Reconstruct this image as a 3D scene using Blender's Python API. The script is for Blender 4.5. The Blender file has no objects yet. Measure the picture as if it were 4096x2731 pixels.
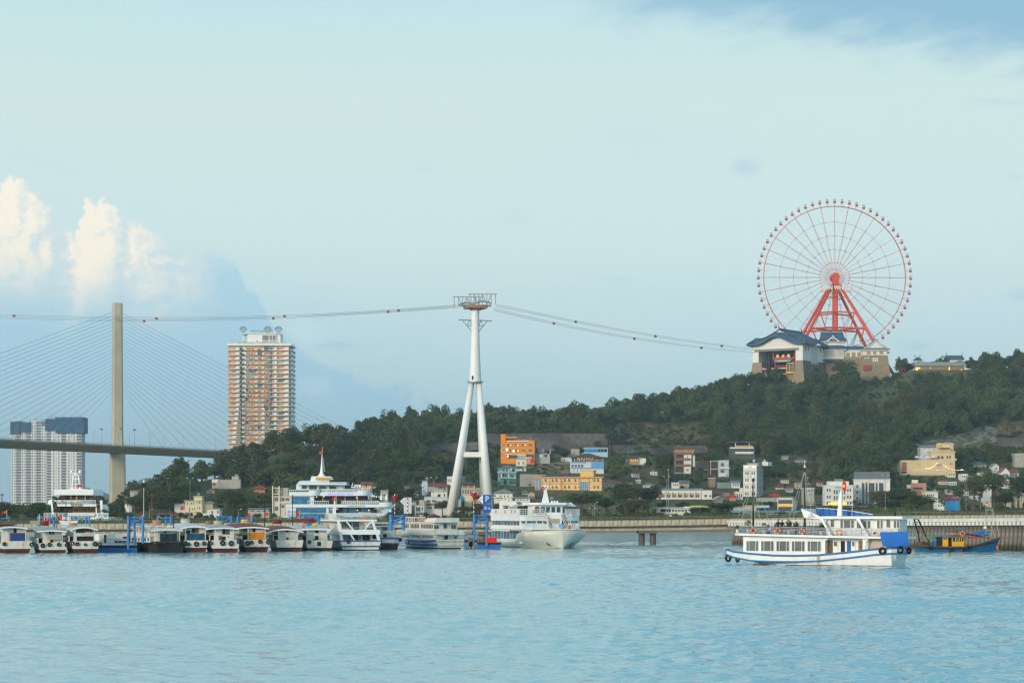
import bpy,math,random
import numpy as np
from mathutils import Vector,Matrix
SC=bpy.context.scene
COL=SC.collection
R=math.radians
random.seed(11);RNG=np.random.default_rng(5)

# ------------------------------------------------------------------ camera
# focal length in photo pixels, eye height above the water, photo row of the horizon
F,EYE,HY,CX=9000.0,6.0,2055.0,2048.0
cam=bpy.data.cameras.new('camera');cam_o=bpy.data.objects.new('camera',cam);COL.objects.link(cam_o)
cam.sensor_width=36.0;cam.lens=36.0*F/4096.0
cam.shift_y=(HY-1365.5)/4096.0
cam.clip_start=1.0;cam.clip_end=40000.0
cam_o.location=(0,0,EYE);cam_o.rotation_euler=(R(90),0,0)
SC.camera=cam_o

# ------------------------------------------------------------------ sky
SUN_AZ,SUN_EL=R(218),R(13)  # compass angle from +Y towards +X: behind the camera, to the left
class S:
    "a socket with arithmetic, to write node maths as expressions"
    nt=None
    def __init__(s,sock): s.k=sock
    @staticmethod
    def m(op,*a,clamp=False):
        n=S.nt.nodes.new('ShaderNodeMath');n.operation=op;n.use_clamp=clamp
        for i,v in enumerate(a):
            if isinstance(v,S): S.nt.links.new(v.k,n.inputs[i])
            else: n.inputs[i].default_value=v
        return S(n.outputs[0])
    def __add__(s,o): return S.m('ADD',s,o)
    __radd__=__add__
    def __sub__(s,o): return S.m('SUBTRACT',s,o)
    def __rsub__(s,o): return S.m('SUBTRACT',o,s)
    def __mul__(s,o): return S.m('MULTIPLY',s,o)
    __rmul__=__mul__
    def __truediv__(s,o): return S.m('DIVIDE',s,o)
def sstep(a,b,v):
    n=S.nt.nodes.new('ShaderNodeMapRange');n.interpolation_type='SMOOTHSTEP'
    n.inputs[1].default_value=a;n.inputs[2].default_value=b
    S.nt.links.new(v.k,n.inputs[0]);return S(n.outputs[0])
def comb(x,y,z=0.0):
    n=S.nt.nodes.new('ShaderNodeCombineXYZ')
    for i,v in enumerate((x,y,z)):
        if isinstance(v,S): S.nt.links.new(v.k,n.inputs[i])
        else: n.inputs[i].default_value=v
    return S(n.outputs[0])
def noise(vec,scale,detail=4.0,rough=.55):
    n=S.nt.nodes.new('ShaderNodeTexNoise');n.inputs['Scale'].default_value=scale
    n.inputs['Detail'].default_value=detail;n.inputs['Roughness'].default_value=rough
    if vec is not None: S.nt.links.new(vec.k,n.inputs['Vector'])
    return S(n.outputs[0])
def mixc(f,a,b):
    n=S.nt.nodes.new('ShaderNodeMix');n.data_type='RGBA'
    for sock,v in ((n.inputs[0],f),(n.inputs[6],a),(n.inputs[7],b)):
        if isinstance(v,S): S.nt.links.new(v.k,sock)
        elif isinstance(v,(int,float)): sock.default_value=v
        else: sock.default_value=(*v,1)
    return S(n.outputs[2])
def curve(v,pts):
    n=S.nt.nodes.new('ShaderNodeFloatCurve');c=n.mapping.curves[0]
    n.mapping.use_clip=False
    while len(c.points) < len(pts): c.points.new(.5,.5)
    for p,q in zip(c.points,pts): p.location=q;p.handle_type='AUTO'
    n.mapping.update();S.nt.links.new(v.k,n.inputs['Value']);return S(n.outputs[0])
def srgb(r,g,b):
    f=lambda c: ((c/255+.055)/1.055)**2.4 if c > 10 else c/255/12.92
    return (f(r),f(g),f(b))

world=bpy.data.worlds.new('World');SC.world=world;world.use_nodes=True
S.nt=nt=world.node_tree;nt.nodes.clear()
w_out=nt.nodes.new('ShaderNodeOutputWorld');w_bg=nt.nodes.new('ShaderNodeBackground')
nt.links.new(w_bg.outputs[0],w_out.inputs[0])
sky=nt.nodes.new('ShaderNodeTexSky');sky.sky_type='NISHITA';sky.sun_disc=False
sky.sun_elevation=SUN_EL;sky.sun_rotation=SUN_AZ;sky.dust_density=2.0;sky.ozone_density=2.0
tc=nt.nodes.new('ShaderNodeTexCoord');sx_=nt.nodes.new('ShaderNodeSeparateXYZ')
nt.links.new(tc.outputs['Generated'],sx_.inputs[0])
dx,dy,dz=(S(o) for o in sx_.outputs)
az=S.m('ARCTAN2',dx,dy);elv=S.m('ARCSINE',dz)
# sky coordinates in thousandths of 1/9000 rad: u to the right of due north, v above the horizon
u=az*9.0;v=elv*9.0
def ramp(val,stops):
    n=nt.nodes.new('ShaderNodeValToRGB');e=n.color_ramp.elements
    while len(e) < len(stops): e.new(.5)
    for k,(p,c) in zip(e,stops): k.position=p;k.color=(*c,1)
    nt.links.new(val.k,n.inputs[0]);return S(n.outputs[0])
# thin high veil of cloud over the blue
veil=ramp(v/6.0,[(0.0,srgb(163,199,214)),(.05,srgb(172,205,216)),(.11,srgb(187,213,218)),(.18,srgb(198,219,219)),
                      (.27,srgb(198,218,213)),(.34,srgb(185,214,217)),(.55,srgb(179,207,212)),(1.0,srgb(163,196,208))])
side=sstep(-1.4,.6,u)  # the air is a little clearer blue on the left, low down
low=sstep(1.2,.1,v)
veil=mixc((1.0-side)*low*.45,veil,srgb(154,192,213))
n_big=noise(comb(u*.5,v*1.6,3.1),1.3,5)
veil=mixc((sstep(.5,.75,n_big))*.16,veil,srgb(160,203,226))
nish=nt.nodes.new('ShaderNodeVectorMath');nish.operation='SCALE';nish.inputs[3].default_value=.1
nt.links.new(sky.outputs[0],nish.inputs[0])
base=mixc(.88,S(nish.outputs[0]),veil)
front=sstep(-.1,.25,dy)
# cumulus bank low in the north-west: height of its top edge along the horizon
px=lambda x: ((x-2048)/9000.*9.0+2.6)/2.6
py=lambda y: (2055-y)/1000.0
w1=noise(comb(u,v,.7),3.0,6,.62)-.5
w2=noise(comb(u,v,5.2),9.0,6,.62)-.5
def bank(uq,vq):
    "how deep inside the cloud a direction lies"
    a1=noise(comb(uq,vq,.7),3.4,7,.6)-.5;a2=noise(comb(uq,vq,5.2),10.0,6,.6)
    bil=S.m('ABSOLUTE',a2-.5)
    uw=uq+a1*.15
    top=curve((uw+2.6)/2.6,[(0,py(860)),(px(-250),py(840)),(px(0),py(790)),(px(120),py(770)),(px(185),py(800)),(px(240),py(900)),
      (px(300),py(960)),(px(340),py(870)),(px(410),py(800)),(px(500),py(875)),(px(640),py(960)),(px(760),py(1050)),(px(930),py(1070)),
      (px(1000),py(1150)),(px(1060),py(1230)),(px(1130),py(1330)),(px(1400),py(1500)),(1,py(1650))])
    return top-vq+a1*.24-bil*.27+.02
depth=bank(u,v);lee=bank(u-.035,v+.03)
cu=sstep(0.0,.035,depth)*front*sstep(.05,.5,v)
relief=sstep(-.05,.06,depth-lee)
lit_u=sstep(-1.1,-1.55,u+w1*.6)
lit_d=sstep(.62,.12,depth+w1*.5)*sstep(.62,.98,v+w1*.35+w2*.2)
lit=lit_u*lit_d*(relief*.8+.35)
shade=mixc(sstep(.55,1.15,v+w1*.2),srgb(156,193,212),srgb(166,200,214))
cucol=mixc(S.m('MINIMUM',lit,1.0),shade,srgb(236,228,212))
base=mixc(cu*.94,base,cucol)
# blue-grey sheet high in the north-east with a combed lower edge
wd=noise(comb(u*1.0+v*.9,v*3.2-u*.8,1.3),3.2,6,.6)-.5
sheet=sstep(-.1,.16,v-(2.0-(u-.25)*.15)+wd*.32)*sstep(.05,.75,u+wd*.4)*front
base=mixc(sheet*.85,base,srgb(124,168,194))
# scattered small clouds
def blob(cx,cy,rx,ry,amt,col=srgb(152,188,208)):
    global base
    a=(u-(cx-2048)/1000.0+w1*.12)/(rx/1000.0);b=(v-py(cy)+w1*.09+w2*.04)/(ry/1000.0)
    d=S.m('SQRT',a*a+b*b)
    base=mixc(sstep(1.0,.1,d+w2*.9)*amt*.7*front,base,col)
blob(1330,1380,170,34,.75);blob(2975,690,90,55,.6);blob(4060,1195,90,34,.55);blob(3660,1395,70,20,.6)
blob(2480,1118,110,16,.3);blob(1690,680,80,50,.22);blob(2060,880,90,55,.2);blob(4010,760,50,34,.3);blob(3960,470,210,24,.35)
blob(1260,1560,110,60,.35,srgb(205,222,228));blob(1230,1350,160,90,.35,srgb(203,222,229))
nt.links.new(base.k,w_bg.inputs[0]);w_bg.inputs[1].default_value=1.0
world.cycles.sampling_method='MANUAL';world.cycles.sample_map_resolution=256

# ------------------------------------------------------------------ sun, exposure, render
sun=bpy.data.lights.new('sun','SUN');sun_o=bpy.data.objects.new('sun',sun);COL.objects.link(sun_o)
sun.energy=2.1;sun.angle=R(14);sun.color=(1.0,.84,.66)
sd=Vector((math.sin(SUN_AZ)*math.cos(SUN_EL),math.cos(SUN_AZ)*math.cos(SUN_EL),math.sin(SUN_EL)))
sun_o.rotation_euler=sd.to_track_quat('Z','Y').to_euler()
SC.view_settings.view_transform='Standard';SC.view_settings.look='None'
SC.view_settings.exposure=0.38;SC.view_settings.gamma=1.0;SC.view_settings.use_curve_mapping=False
SC.render.engine='CYCLES'
SC.cycles.use_denoising=True
try: SC.cycles.denoiser='OPENIMAGEDENOISE';SC.cycles.denoising_input_passes='RGB_ALBEDO_NORMAL'
except Exception: pass
SC.cycles.max_bounces=6;SC.cycles.diffuse_bounces=3;SC.cycles.glossy_bounces=3;SC.cycles.transmission_bounces=2
SC.cycles.volume_bounces=0;SC.cycles.transparent_max_bounces=4;SC.cycles.caustics_reflective=False;SC.cycles.caustics_refractive=False
SC.cycles.sample_clamp_indirect=4.0;SC.cycles.pixel_filter_type='BLACKMAN_HARRIS';SC.cycles.filter_width=1.3

# ------------------------------------------------------------------ placing by photo position and distance
def P(sx,sy,D): return Vector(((sx-CX)/F*D,D,EYE+(HY-sy)/F*D))
def mpp(D): return D/F  # metres per photo pixel at distance D

# ------------------------------------------------------------------ materials
MATS={}
def newmat(name):
    m=bpy.data.materials.new(name);m.use_nodes=True;S.nt=m.node_tree
    return m,m.node_tree.nodes['Principled BSDF']
def mat(name,col,rough=.7,var=.12,scale=.6,streak=0.0,streakcol=(.12,.085,.06),bump=0.0,bscale=6.0,metal=0.0,spec=.3,emit=None,estr=0.0,grain=0.0):
    if name in MATS: return MATS[name]
    m,b=newmat(name)
    t=S.nt.nodes.new('ShaderNodeTexCoord');vec=S(t.outputs['Object'])
    n1=noise(vec,scale,5)
    c=mixc(sstep(.25,.75,n1),tuple(x*(1-var) for x in col),tuple(min(1,x*(1+var*.7)) for x in col))
    if streak:
        mp=S.nt.nodes.new('ShaderNodeMapping');mp.inputs['Scale'].default_value=(1.6,1.6,.22)
        S.nt.links.new(vec.k,mp.inputs[0])
        n2=noise(S(mp.outputs[0]),1.1,6,.65);n3=noise(vec,.45,3)
        c=mixc(sstep(.5,.78,n2)*sstep(.3,.65,n3)*streak,c,streakcol)
    if grain:
        c=mixc(sstep(.35,.7,noise(vec,bscale,3))*grain,c,tuple(x*.45 for x in col))
    S.nt.links.new(c.k,b.inputs['Base Color'])
    b.inputs['Roughness'].default_value=rough;b.inputs['Metallic'].default_value=metal;b.inputs['Specular IOR Level'].default_value=spec
    if bump:
        bn=S.nt.nodes.new('ShaderNodeBump');bn.inputs['Strength'].default_value=bump;bn.inputs['Distance'].default_value=.1
        S.nt.links.new(noise(vec,bscale,5).k,bn.inputs['Height']);S.nt.links.new(bn.outputs[0],b.inputs['Normal'])
    if emit: b.inputs['Emission Color'].default_value=(*emit,1);b.inputs['Emission Strength'].default_value=estr
    MATS[name]=m;return m
def leafmat(name,c1,c2,c3):
    m,b=newmat(name)
    oi=S.nt.nodes.new('ShaderNodeObjectInfo');rnd=S(oi.outputs['Random'])
    g=S.nt.nodes.new('ShaderNodeNewGeometry');r2=S(g.outputs['Random Per Island'])
    t=S.nt.nodes.new('ShaderNodeTexCoord')
    c=mixc(sstep(.1,.9,rnd),c1,c2);c=mixc(sstep(.86,.97,S.m('FRACT',rnd*7.31)),c,c3)
    nn=noise(S(t.outputs['Object']),2.2,2)
    zn=noise(S(g.outputs['Position']),.013,4,.6);z2=noise(S(g.outputs['Position']),.045,3,.6)  # stands of different species
    c=mixc(sstep(.50,.62,zn)*.7,c,tuple(x*1.75 for x in c2));c=mixc(sstep(.56,.68,z2)*.75,c,c3);c=mixc(sstep(.46,.36,z2)*.6,c,tuple(x*.55 for x in c1))
    c=mixc(sstep(.35,.7,nn)*.5,c,tuple(x*1.5 for x in c2))
    c=mixc(r2*.45,c,tuple(x*.5 for x in c1))
    S.nt.links.new(c.k,b.inputs['Base Color']);b.inputs['Roughness'].default_value=.65;b.inputs['Specular IOR Level'].default_value=.2
    MATS[name]=m;return m
def glassmat(name,col,rough=.08,spec=.8,metal=0.0,var=.35,scale=.5):
    return mat(name,col,rough=rough,spec=spec,metal=metal,var=var,scale=scale)

# ------------------------------------------------------------------ mesh building
class MB:
    def __init__(s): s.v=[];s.f=[];s.mi=[];s.cur=0
    def add(s,vs,fs):
        o=len(s.v);s.v += [tuple(p) for p in vs]
        s.f += [tuple(i+o for i in f) for f in fs];s.mi += [s.cur]*len(fs);return s
    def box(s,x0,x1,y0,y1,z0,z1):
        return s.add([(x0,y0,z0),(x1,y0,z0),(x1,y1,z0),(x0,y1,z0),(x0,y0,z1),(x1,y0,z1),(x1,y1,z1),(x0,y1,z1)],
              [(0,3,2,1),(4,5,6,7),(0,1,5,4),(1,2,6,5),(2,3,7,6),(3,0,4,7)])
    def quad(s,a,b,c,d): return s.add([a,b,c,d],[(0,1,2,3)])
    def tube(s,p0,p1,r0,r1=None,n=6,cap=True):
        r1=r0 if r1 is None else r1;p0=Vector(p0);p1=Vector(p1);d=(p1-p0).normalized()
        a=d.orthogonal().normalized();b=d.cross(a);vs=[]
        for p,r in ((p0,r0),(p1,r1)):
            for k in range(n):
                t=2*math.pi*(k+.5)/n;vs.append(p+(a*math.cos(t)+b*math.sin(t))*r)
        fs=[(k,(k+1) % n,n+(k+1) % n,n+k) for k in range(n)]
        if cap: fs += [tuple(range(n))[::-1],tuple(range(n,2*n))]
        return s.add(vs,fs)
    def path(s,pts,r,n=6):
        pts=[Vector(p) for p in pts];vs=[];m=len(pts);prev=None
        for i,p in enumerate(pts):
            d=(pts[min(i+1,m-1)]-pts[max(i-1,0)]).normalized()
            a=d.orthogonal().normalized() if prev is None else (prev-d*prev.dot(d)).normalized()
            prev=a;b=d.cross(a)
            rr=r[i] if isinstance(r,(list,tuple)) else r
            for k in range(n):
                t=2*math.pi*k/n;vs.append(p+(a*math.cos(t)+b*math.sin(t))*rr)
        fs=[(i*n+k,i*n+(k+1) % n,(i+1)*n+(k+1) % n,(i+1)*n+k) for i in range(m-1) for k in range(n)]
        fs += [tuple(range(n))[::-1],tuple(range((m-1)*n,m*n))]
        return s.add(vs,fs)
    def ring(s,c,R_,r,axis='y',n=24,k=6,sx=1.0):
        vs=[]
        for i in range(n):
            t=2*math.pi*i/n
            for j in range(k):
                q=2*math.pi*j/k;rr=R_+r*math.cos(q);h=r*math.sin(q)
                a,b=rr*math.cos(t)*sx,rr*math.sin(t)
                p={'y': (a,h,b),'z': (a,b,h),'x': (h,a,b)}[axis]
                vs.append((c[0]+p[0],c[1]+p[1],c[2]+p[2]))
        fs=[(i*k+j,i*k+(j+1) % k,((i+1) % n)*k+(j+1) % k,((i+1) % n)*k+j) for i in range(n) for j in range(k)]
        return s.add(vs,fs)
    def prism(s,pts,y0,y1):
        "polygon in x,z pushed from y0 to y1"
        n=len(pts);vs=[(x,y0,z) for x,z in pts]+[(x,y1,z) for x,z in pts]
        return s.add(vs,[tuple(range(n)),tuple(range(n,2*n))[::-1]]+[(k,n+k,n+(k+1) % n,(k+1) % n) for k in range(n)])
    def plan(s,pts,z0,z1):
        "polygon in x,y pushed from z0 to z1"
        n=len(pts);vs=[(x,y,z0) for x,y in pts]+[(x,y,z1) for x,y in pts]
        return s.add(vs,[tuple(range(n))[::-1],tuple(range(n,2*n))]+[(k,(k+1) % n,n+(k+1) % n,n+k) for k in range(n)])
    def loft(s,secs,closed=False,caps=True):
        n=len(secs[0]);vs=[p for c in secs for p in c];m=n if closed else n-1
        fs=[(i*n+j,i*n+(j+1) % n,(i+1)*n+(j+1) % n,(i+1)*n+j) for i in range(len(secs)-1) for j in range(m)]
        if caps: fs += [tuple(range(n))[::-1],tuple(range((len(secs)-1)*n,len(secs)*n))]
        return s.add(vs,fs)
    def hip(s,x0,x1,y0,y1,z0,z1,ins=None,ov=0.0,th=.12):
        x0 -= ov;x1 += ov;y0 -= ov;y1 += ov
        w,d=x1-x0,y1-y0;k=min(w,d)/2 if ins is None else ins
        if w >= d: r=[(x0+k,(y0+y1)/2,z1),(x1-k,(y0+y1)/2,z1)]
        else: r=[((x0+x1)/2,y0+k,z1),((x0+x1)/2,y1-k,z1)]
        vs=[(x0,y0,z0),(x1,y0,z0),(x1,y1,z0),(x0,y1,z0),(x0,y0,z0-th),(x1,y0,z0-th),(x1,y1,z0-th),(x0,y1,z0-th)]+r
        if w >= d: fs=[(0,1,9,8),(1,2,9),(2,3,8,9),(3,0,8)]
        else: fs=[(0,1,8),(1,2,9,8),(2,3,9),(3,0,8,9)]
        return s.add(vs,fs+[(4,5,1,0),(5,6,2,1),(6,7,3,2),(7,4,0,3),(7,6,5,4)])
    def gable(s,x0,x1,y0,y1,z0,z1,ov=.3,th=.12,along='x'):
        if along == 'x':
            ym=(y0+y1)/2;a=[(y0-ov,z0),(ym,z1),(y1+ov,z0),(y1+ov,z0-th),(ym,z1-th),(y0-ov,z0-th)]
            vs=[(x0-ov,y,z) for y,z in a]+[(x1+ov,y,z) for y,z in a]
        else:
            xm=(x0+x1)/2;a=[(x0-ov,z0),(xm,z1),(x1+ov,z0),(x1+ov,z0-th),(xm,z1-th),(x0-ov,z0-th)]
            vs=[(x,y0-ov,z) for x,z in a]+[(x,y1+ov,z) for x,z in a]
        return s.add(vs,[(0,1,2,3,4,5),(11,10,9,8,7,6)]+[(k,6+k,6+(k+1) % 6,(k+1) % 6) for k in range(6)])
    def mesh(s,name,mats,smooth=False):
        me=bpy.data.meshes.new(name);me.from_pydata(s.v,[],s.f)
        for m in (mats if isinstance(mats,(list,tuple)) else [mats]): me.materials.append(m)
        if any(s.mi): me.polygons.foreach_set('material_index',s.mi)
        if smooth: me.polygons.foreach_set('use_smooth',[True]*len(me.polygons))
        me.update();return me
def obj(name,data,mats=None,parent=None,loc=(0,0,0),rz=0.0,smooth=False,label=None,rot=None,scale=None):
    if isinstance(data,MB): data=data.mesh(name,mats,smooth)
    o=bpy.data.objects.new(name,data);COL.objects.link(o);o.location=loc
    o.rotation_euler=rot if rot else (0,0,rz)
    if scale: o.scale=scale
    if parent: o.parent=parent
    if label: o['label']=label
    return o
def tag(o,label,cat,group=None,kind=None):
    if label: o['label']=label
    if cat: o['category']=cat
    if group: o['group']=group
    if kind: o['kind']=kind
    return o
def thing(name,label,cat,loc=(0,0,0),rz=0.0,group=None):
    o=bpy.data.objects.new(name,None);COL.objects.link(o);o.location=loc;o.rotation_euler=(0,0,rz);o.empty_display_size=.5
    return tag(o,label,cat,group)
def bx(name,m,parent,x0,x1,y0,y1,z0,z1,label=None): return obj(name,MB().box(x0,x1,y0,y1,z0,z1),m,parent,label=label)
def struct(name,mb,mats,smooth=False,label=None): return tag(obj(name,mb,mats,smooth=smooth),label,None,kind='structure')
def text(name,s,size,m,parent,loc,rot=(R(90),0,0),ext=.03,sx=1.0,align='CENTER',shear=0.0,bold=0.0):
    c=bpy.data.curves.new(name,'FONT');c.body=s;c.size=size;c.extrude=ext;c.align_x=align;c.align_y='CENTER';c.shear=shear;c.offset=bold*size;c.resolution_u=2
    t=bpy.data.objects.new('tmp',c);COL.objects.link(t);bpy.context.view_layer.update()
    me=bpy.data.meshes.new_from_object(t.evaluated_get(bpy.context.evaluated_depsgraph_get()))
    bpy.data.objects.remove(t);bpy.data.curves.remove(c);me.materials.clear();me.materials.append(m)
    return obj(name,me,None,parent,loc,rot=rot,scale=(sx,1,1))
WIN={}
def winmesh(w,h,fm,gm,nx=1,ny=1,t=.06,proud=.06):
    "window: frame with bars standing proud, panes set back, sill"
    k=(round(w,2),round(h,2),fm.name,gm.name,nx,ny,round(t,2))
    if k in WIN: return WIN[k]
    b=MB();b.cur=1
    b.box(-w/2,w/2,-.012,.03,0,h);b.cur=0
    b.box(-w/2,-w/2+t,-proud,.03,0,h);b.box(w/2-t,w/2,-proud,.03,0,h)
    b.box(-w/2+t,w/2-t,-proud,.03,h-t,h);b.box(-w/2-.03,w/2+.03,-proud-.06,.03,-t*.9,t*.5)
    for i in range(1,nx): x=-w/2+w*i/nx;b.box(x-t*.4,x+t*.4,-proud*.8,.03,t*.5,h-t)
    for i in range(1,ny): z=h*i/ny;b.box(-w/2+t,w/2-t,-proud*.7,.03,z-t*.35,z+t*.35)
    WIN[k]=b.mesh('window',[fm,gm]);return WIN[k]
# ================================================================== ground and water
# terrain: for columns of the photo, (distance, photo row) of foot, terrace, top of the cut, ridge
CTRL=[(-2600,1200,(1300,2052),(1320,2051),(1500,2050)),(300,1200,(1300,2052),(1320,2051),(1500,2050)),
 (500,1000,(1060,2050),(1100,2046),(1160,2040)),(600,1000,(1060,2035),(1100,2020),(1150,2000)),(700,1000,(1080,2015),(1110,2000),(1180,1950)),
 (860,1000,(1090,2000),(1130,1975),(1220,1915)),(1000,1000,(1100,1990),(1150,1950),(1260,1850)),(1130,1000,(1110,1980),(1170,1925),(1300,1782)),
 (1300,1020,(1130,1970),(1200,1905),(1340,1775)),(1440,1040,(1180,1955),(1300,1860),(1480,1765)),(1600,1060,(1300,1890),(1420,1790),(1580,1728)),
 (1700,1080,(1440,1808),(1456,1768),(1590,1722)),(1900,1090,(1450,1806),(1474,1750),(1600,1722)),(1960,1090,(1450,1805),(1480,1733),(1600,1722)),
 (2420,1090,(1460,1802),(1492,1731),(1640,1702)),(2450,1090,(1460,1806),(1478,1772),(1650,1690)),(2650,1090,(1470,1812),(1490,1776),(1690,1640)),
 (2850,1090,(1470,1812),(1500,1780),(1720,1588)),(2990,1090,(1470,1810),(1520,1762),(1722,1545)),(3300,1090,(1470,1800),(1540,1742),(1722,1542)),
 (3560,1090,(1470,1792),(1540,1732),(1725,1530)),(3640,1090,(1470,1790),(1540,1730),(1728,1478)),(4096,1090,(1470,1790),(1540,1725),(1722,1470)),
 (5000,1090,(1470,1800),(1540,1740),(1720,1500)),(6500,1090,(1470,1900),(1540,1850),(1720,1700))]
C_SX=np.array([c[0] for c in CTRL],float)
def zof(D,sy): return EYE+(HY-sy)*D/F
C_D=np.array([[c[1]]+[q[0] for q in c[2:]] for c in CTRL],float)
C_Z=np.array([[4.5]+[zof(*q) for q in c[2:]] for c in CTRL],float)
def vnoise(x,y,seed=0):
    r=np.zeros_like(x,dtype=float)
    for k,(fx,fy,a,p) in enumerate([(.011,.017,1,.3),(.023,-.013,.8,1.7),(.041,.037,.5,2.9),(-.067,.059,.35,.8),(.11,.093,.22,4.1)]):
        r=r+a*np.sin(fx*x+fy*y+p+seed*1.3*(k+1))*np.cos(fy*.7*x-fx*1.1*y+p*2+seed)
    return r
def terrain(X,Y):
    X=np.asarray(X,float);Y=np.asarray(Y,float)
    sx=CX+X/np.maximum(Y,1)*F
    Ds=np.stack([np.interp(sx,C_SX,C_D[:,k]) for k in range(4)]);Zs=np.stack([np.interp(sx,C_SX,C_Z[:,k]) for k in range(4)])
    base=np.where(Y < 790,3.6,4.3)
    z=np.where(Y < Ds[0],4.3,0.0)
    for k in range(3):
        t=(Y-Ds[k])/(Ds[k+1]-Ds[k]);m=(t >= 0) & (t < 1)
        tt=np.clip(t,0,1)
        if k == 2: tt=np.sin(tt*np.pi/2) ** 1.1
        z=np.where(m,Zs[k]+(Zs[k+1]-Zs[k])*tt,z)
    t=np.clip((Y-Ds[3])/450.0,0,1)
    z=np.where(Y >= Ds[3],Zs[3]*(1-t**1.5)+4.0*t**1.5,z)
    amp=np.clip((z-6)/25.0,0,1)
    return z+amp*1.0*vnoise(X,Y)
def hitD(sx,sy,lo=1000,hi=1760):
    "distance at which the line of sight through a photo point meets the slope"
    D=np.arange(lo,hi,2.0);X=(sx-CX)/F*D;z=terrain(X,D);zr=EYE+(HY-sy)/F*D
    k=np.nonzero(z >= zr)[0]
    return float(D[k[0]]) if len(k) else float(hi)

def hill_mat():
    m,b=newmat('hillside')
    t=S.nt.nodes.new('ShaderNodeTexCoord');vec=S(t.outputs['Object'])
    n1=noise(vec,.02,6,.6);n2=noise(vec,.11,6,.65);n3=noise(vec,.6,4)
    c=mixc(sstep(.38,.62,n1),(.065,.085,.028),(.15,.115,.058))
    c=mixc(sstep(.5,.66,n2),c,(.045,.07,.024));c=mixc(sstep(.45,.75,n3)*.5,c,(.15,.12,.07))
    S.nt.links.new(c.k,b.inputs['Base Color']);b.inputs['Roughness'].default_value=.95;b.inputs['Specular IOR Level'].default_value=.1
    bn=S.nt.nodes.new('ShaderNodeBump');bn.inputs['Distance'].default_value=.8;S.nt.links.new(n3.k,bn.inputs['Height']);S.nt.links.new(bn.outputs[0],b.inputs['Normal'])
    return m
def grid_mesh(xs_of,Ds,zf):
    vs=[];n=None
    for D in Ds:
        X=xs_of(D);n=len(X);Z=zf(X,np.full(n,D))
        vs += [(float(x),float(D),float(z)) for x,z in zip(X,Z)]
    fs=[(i*n+j,i*n+j+1,(i+1)*n+j+1,(i+1)*n+j) for i in range(len(Ds)-1) for j in range(n-1)]
    b=MB();b.add(vs,fs);return b
SXS=np.concatenate([np.arange(-2600,-100,100),np.arange(-100,4300,20),np.arange(4300,6500,100)]).astype(float)
DS=list(np.arange(760,1000,40))+list(np.arange(1000,1780,6))+list(np.arange(1790,2400,40))+[2600,3000,3400]
struct('hill',grid_mesh(lambda D: (SXS-CX)/F*D,DS,terrain),hill_mat(),smooth=True)
# quay wall in front of the land
b=MB();b.box(-420,420,755,760,-2,3.5)
struct('quay_wall',b,mat('quay',(.16,.15,.13),streak=.6))

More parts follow.
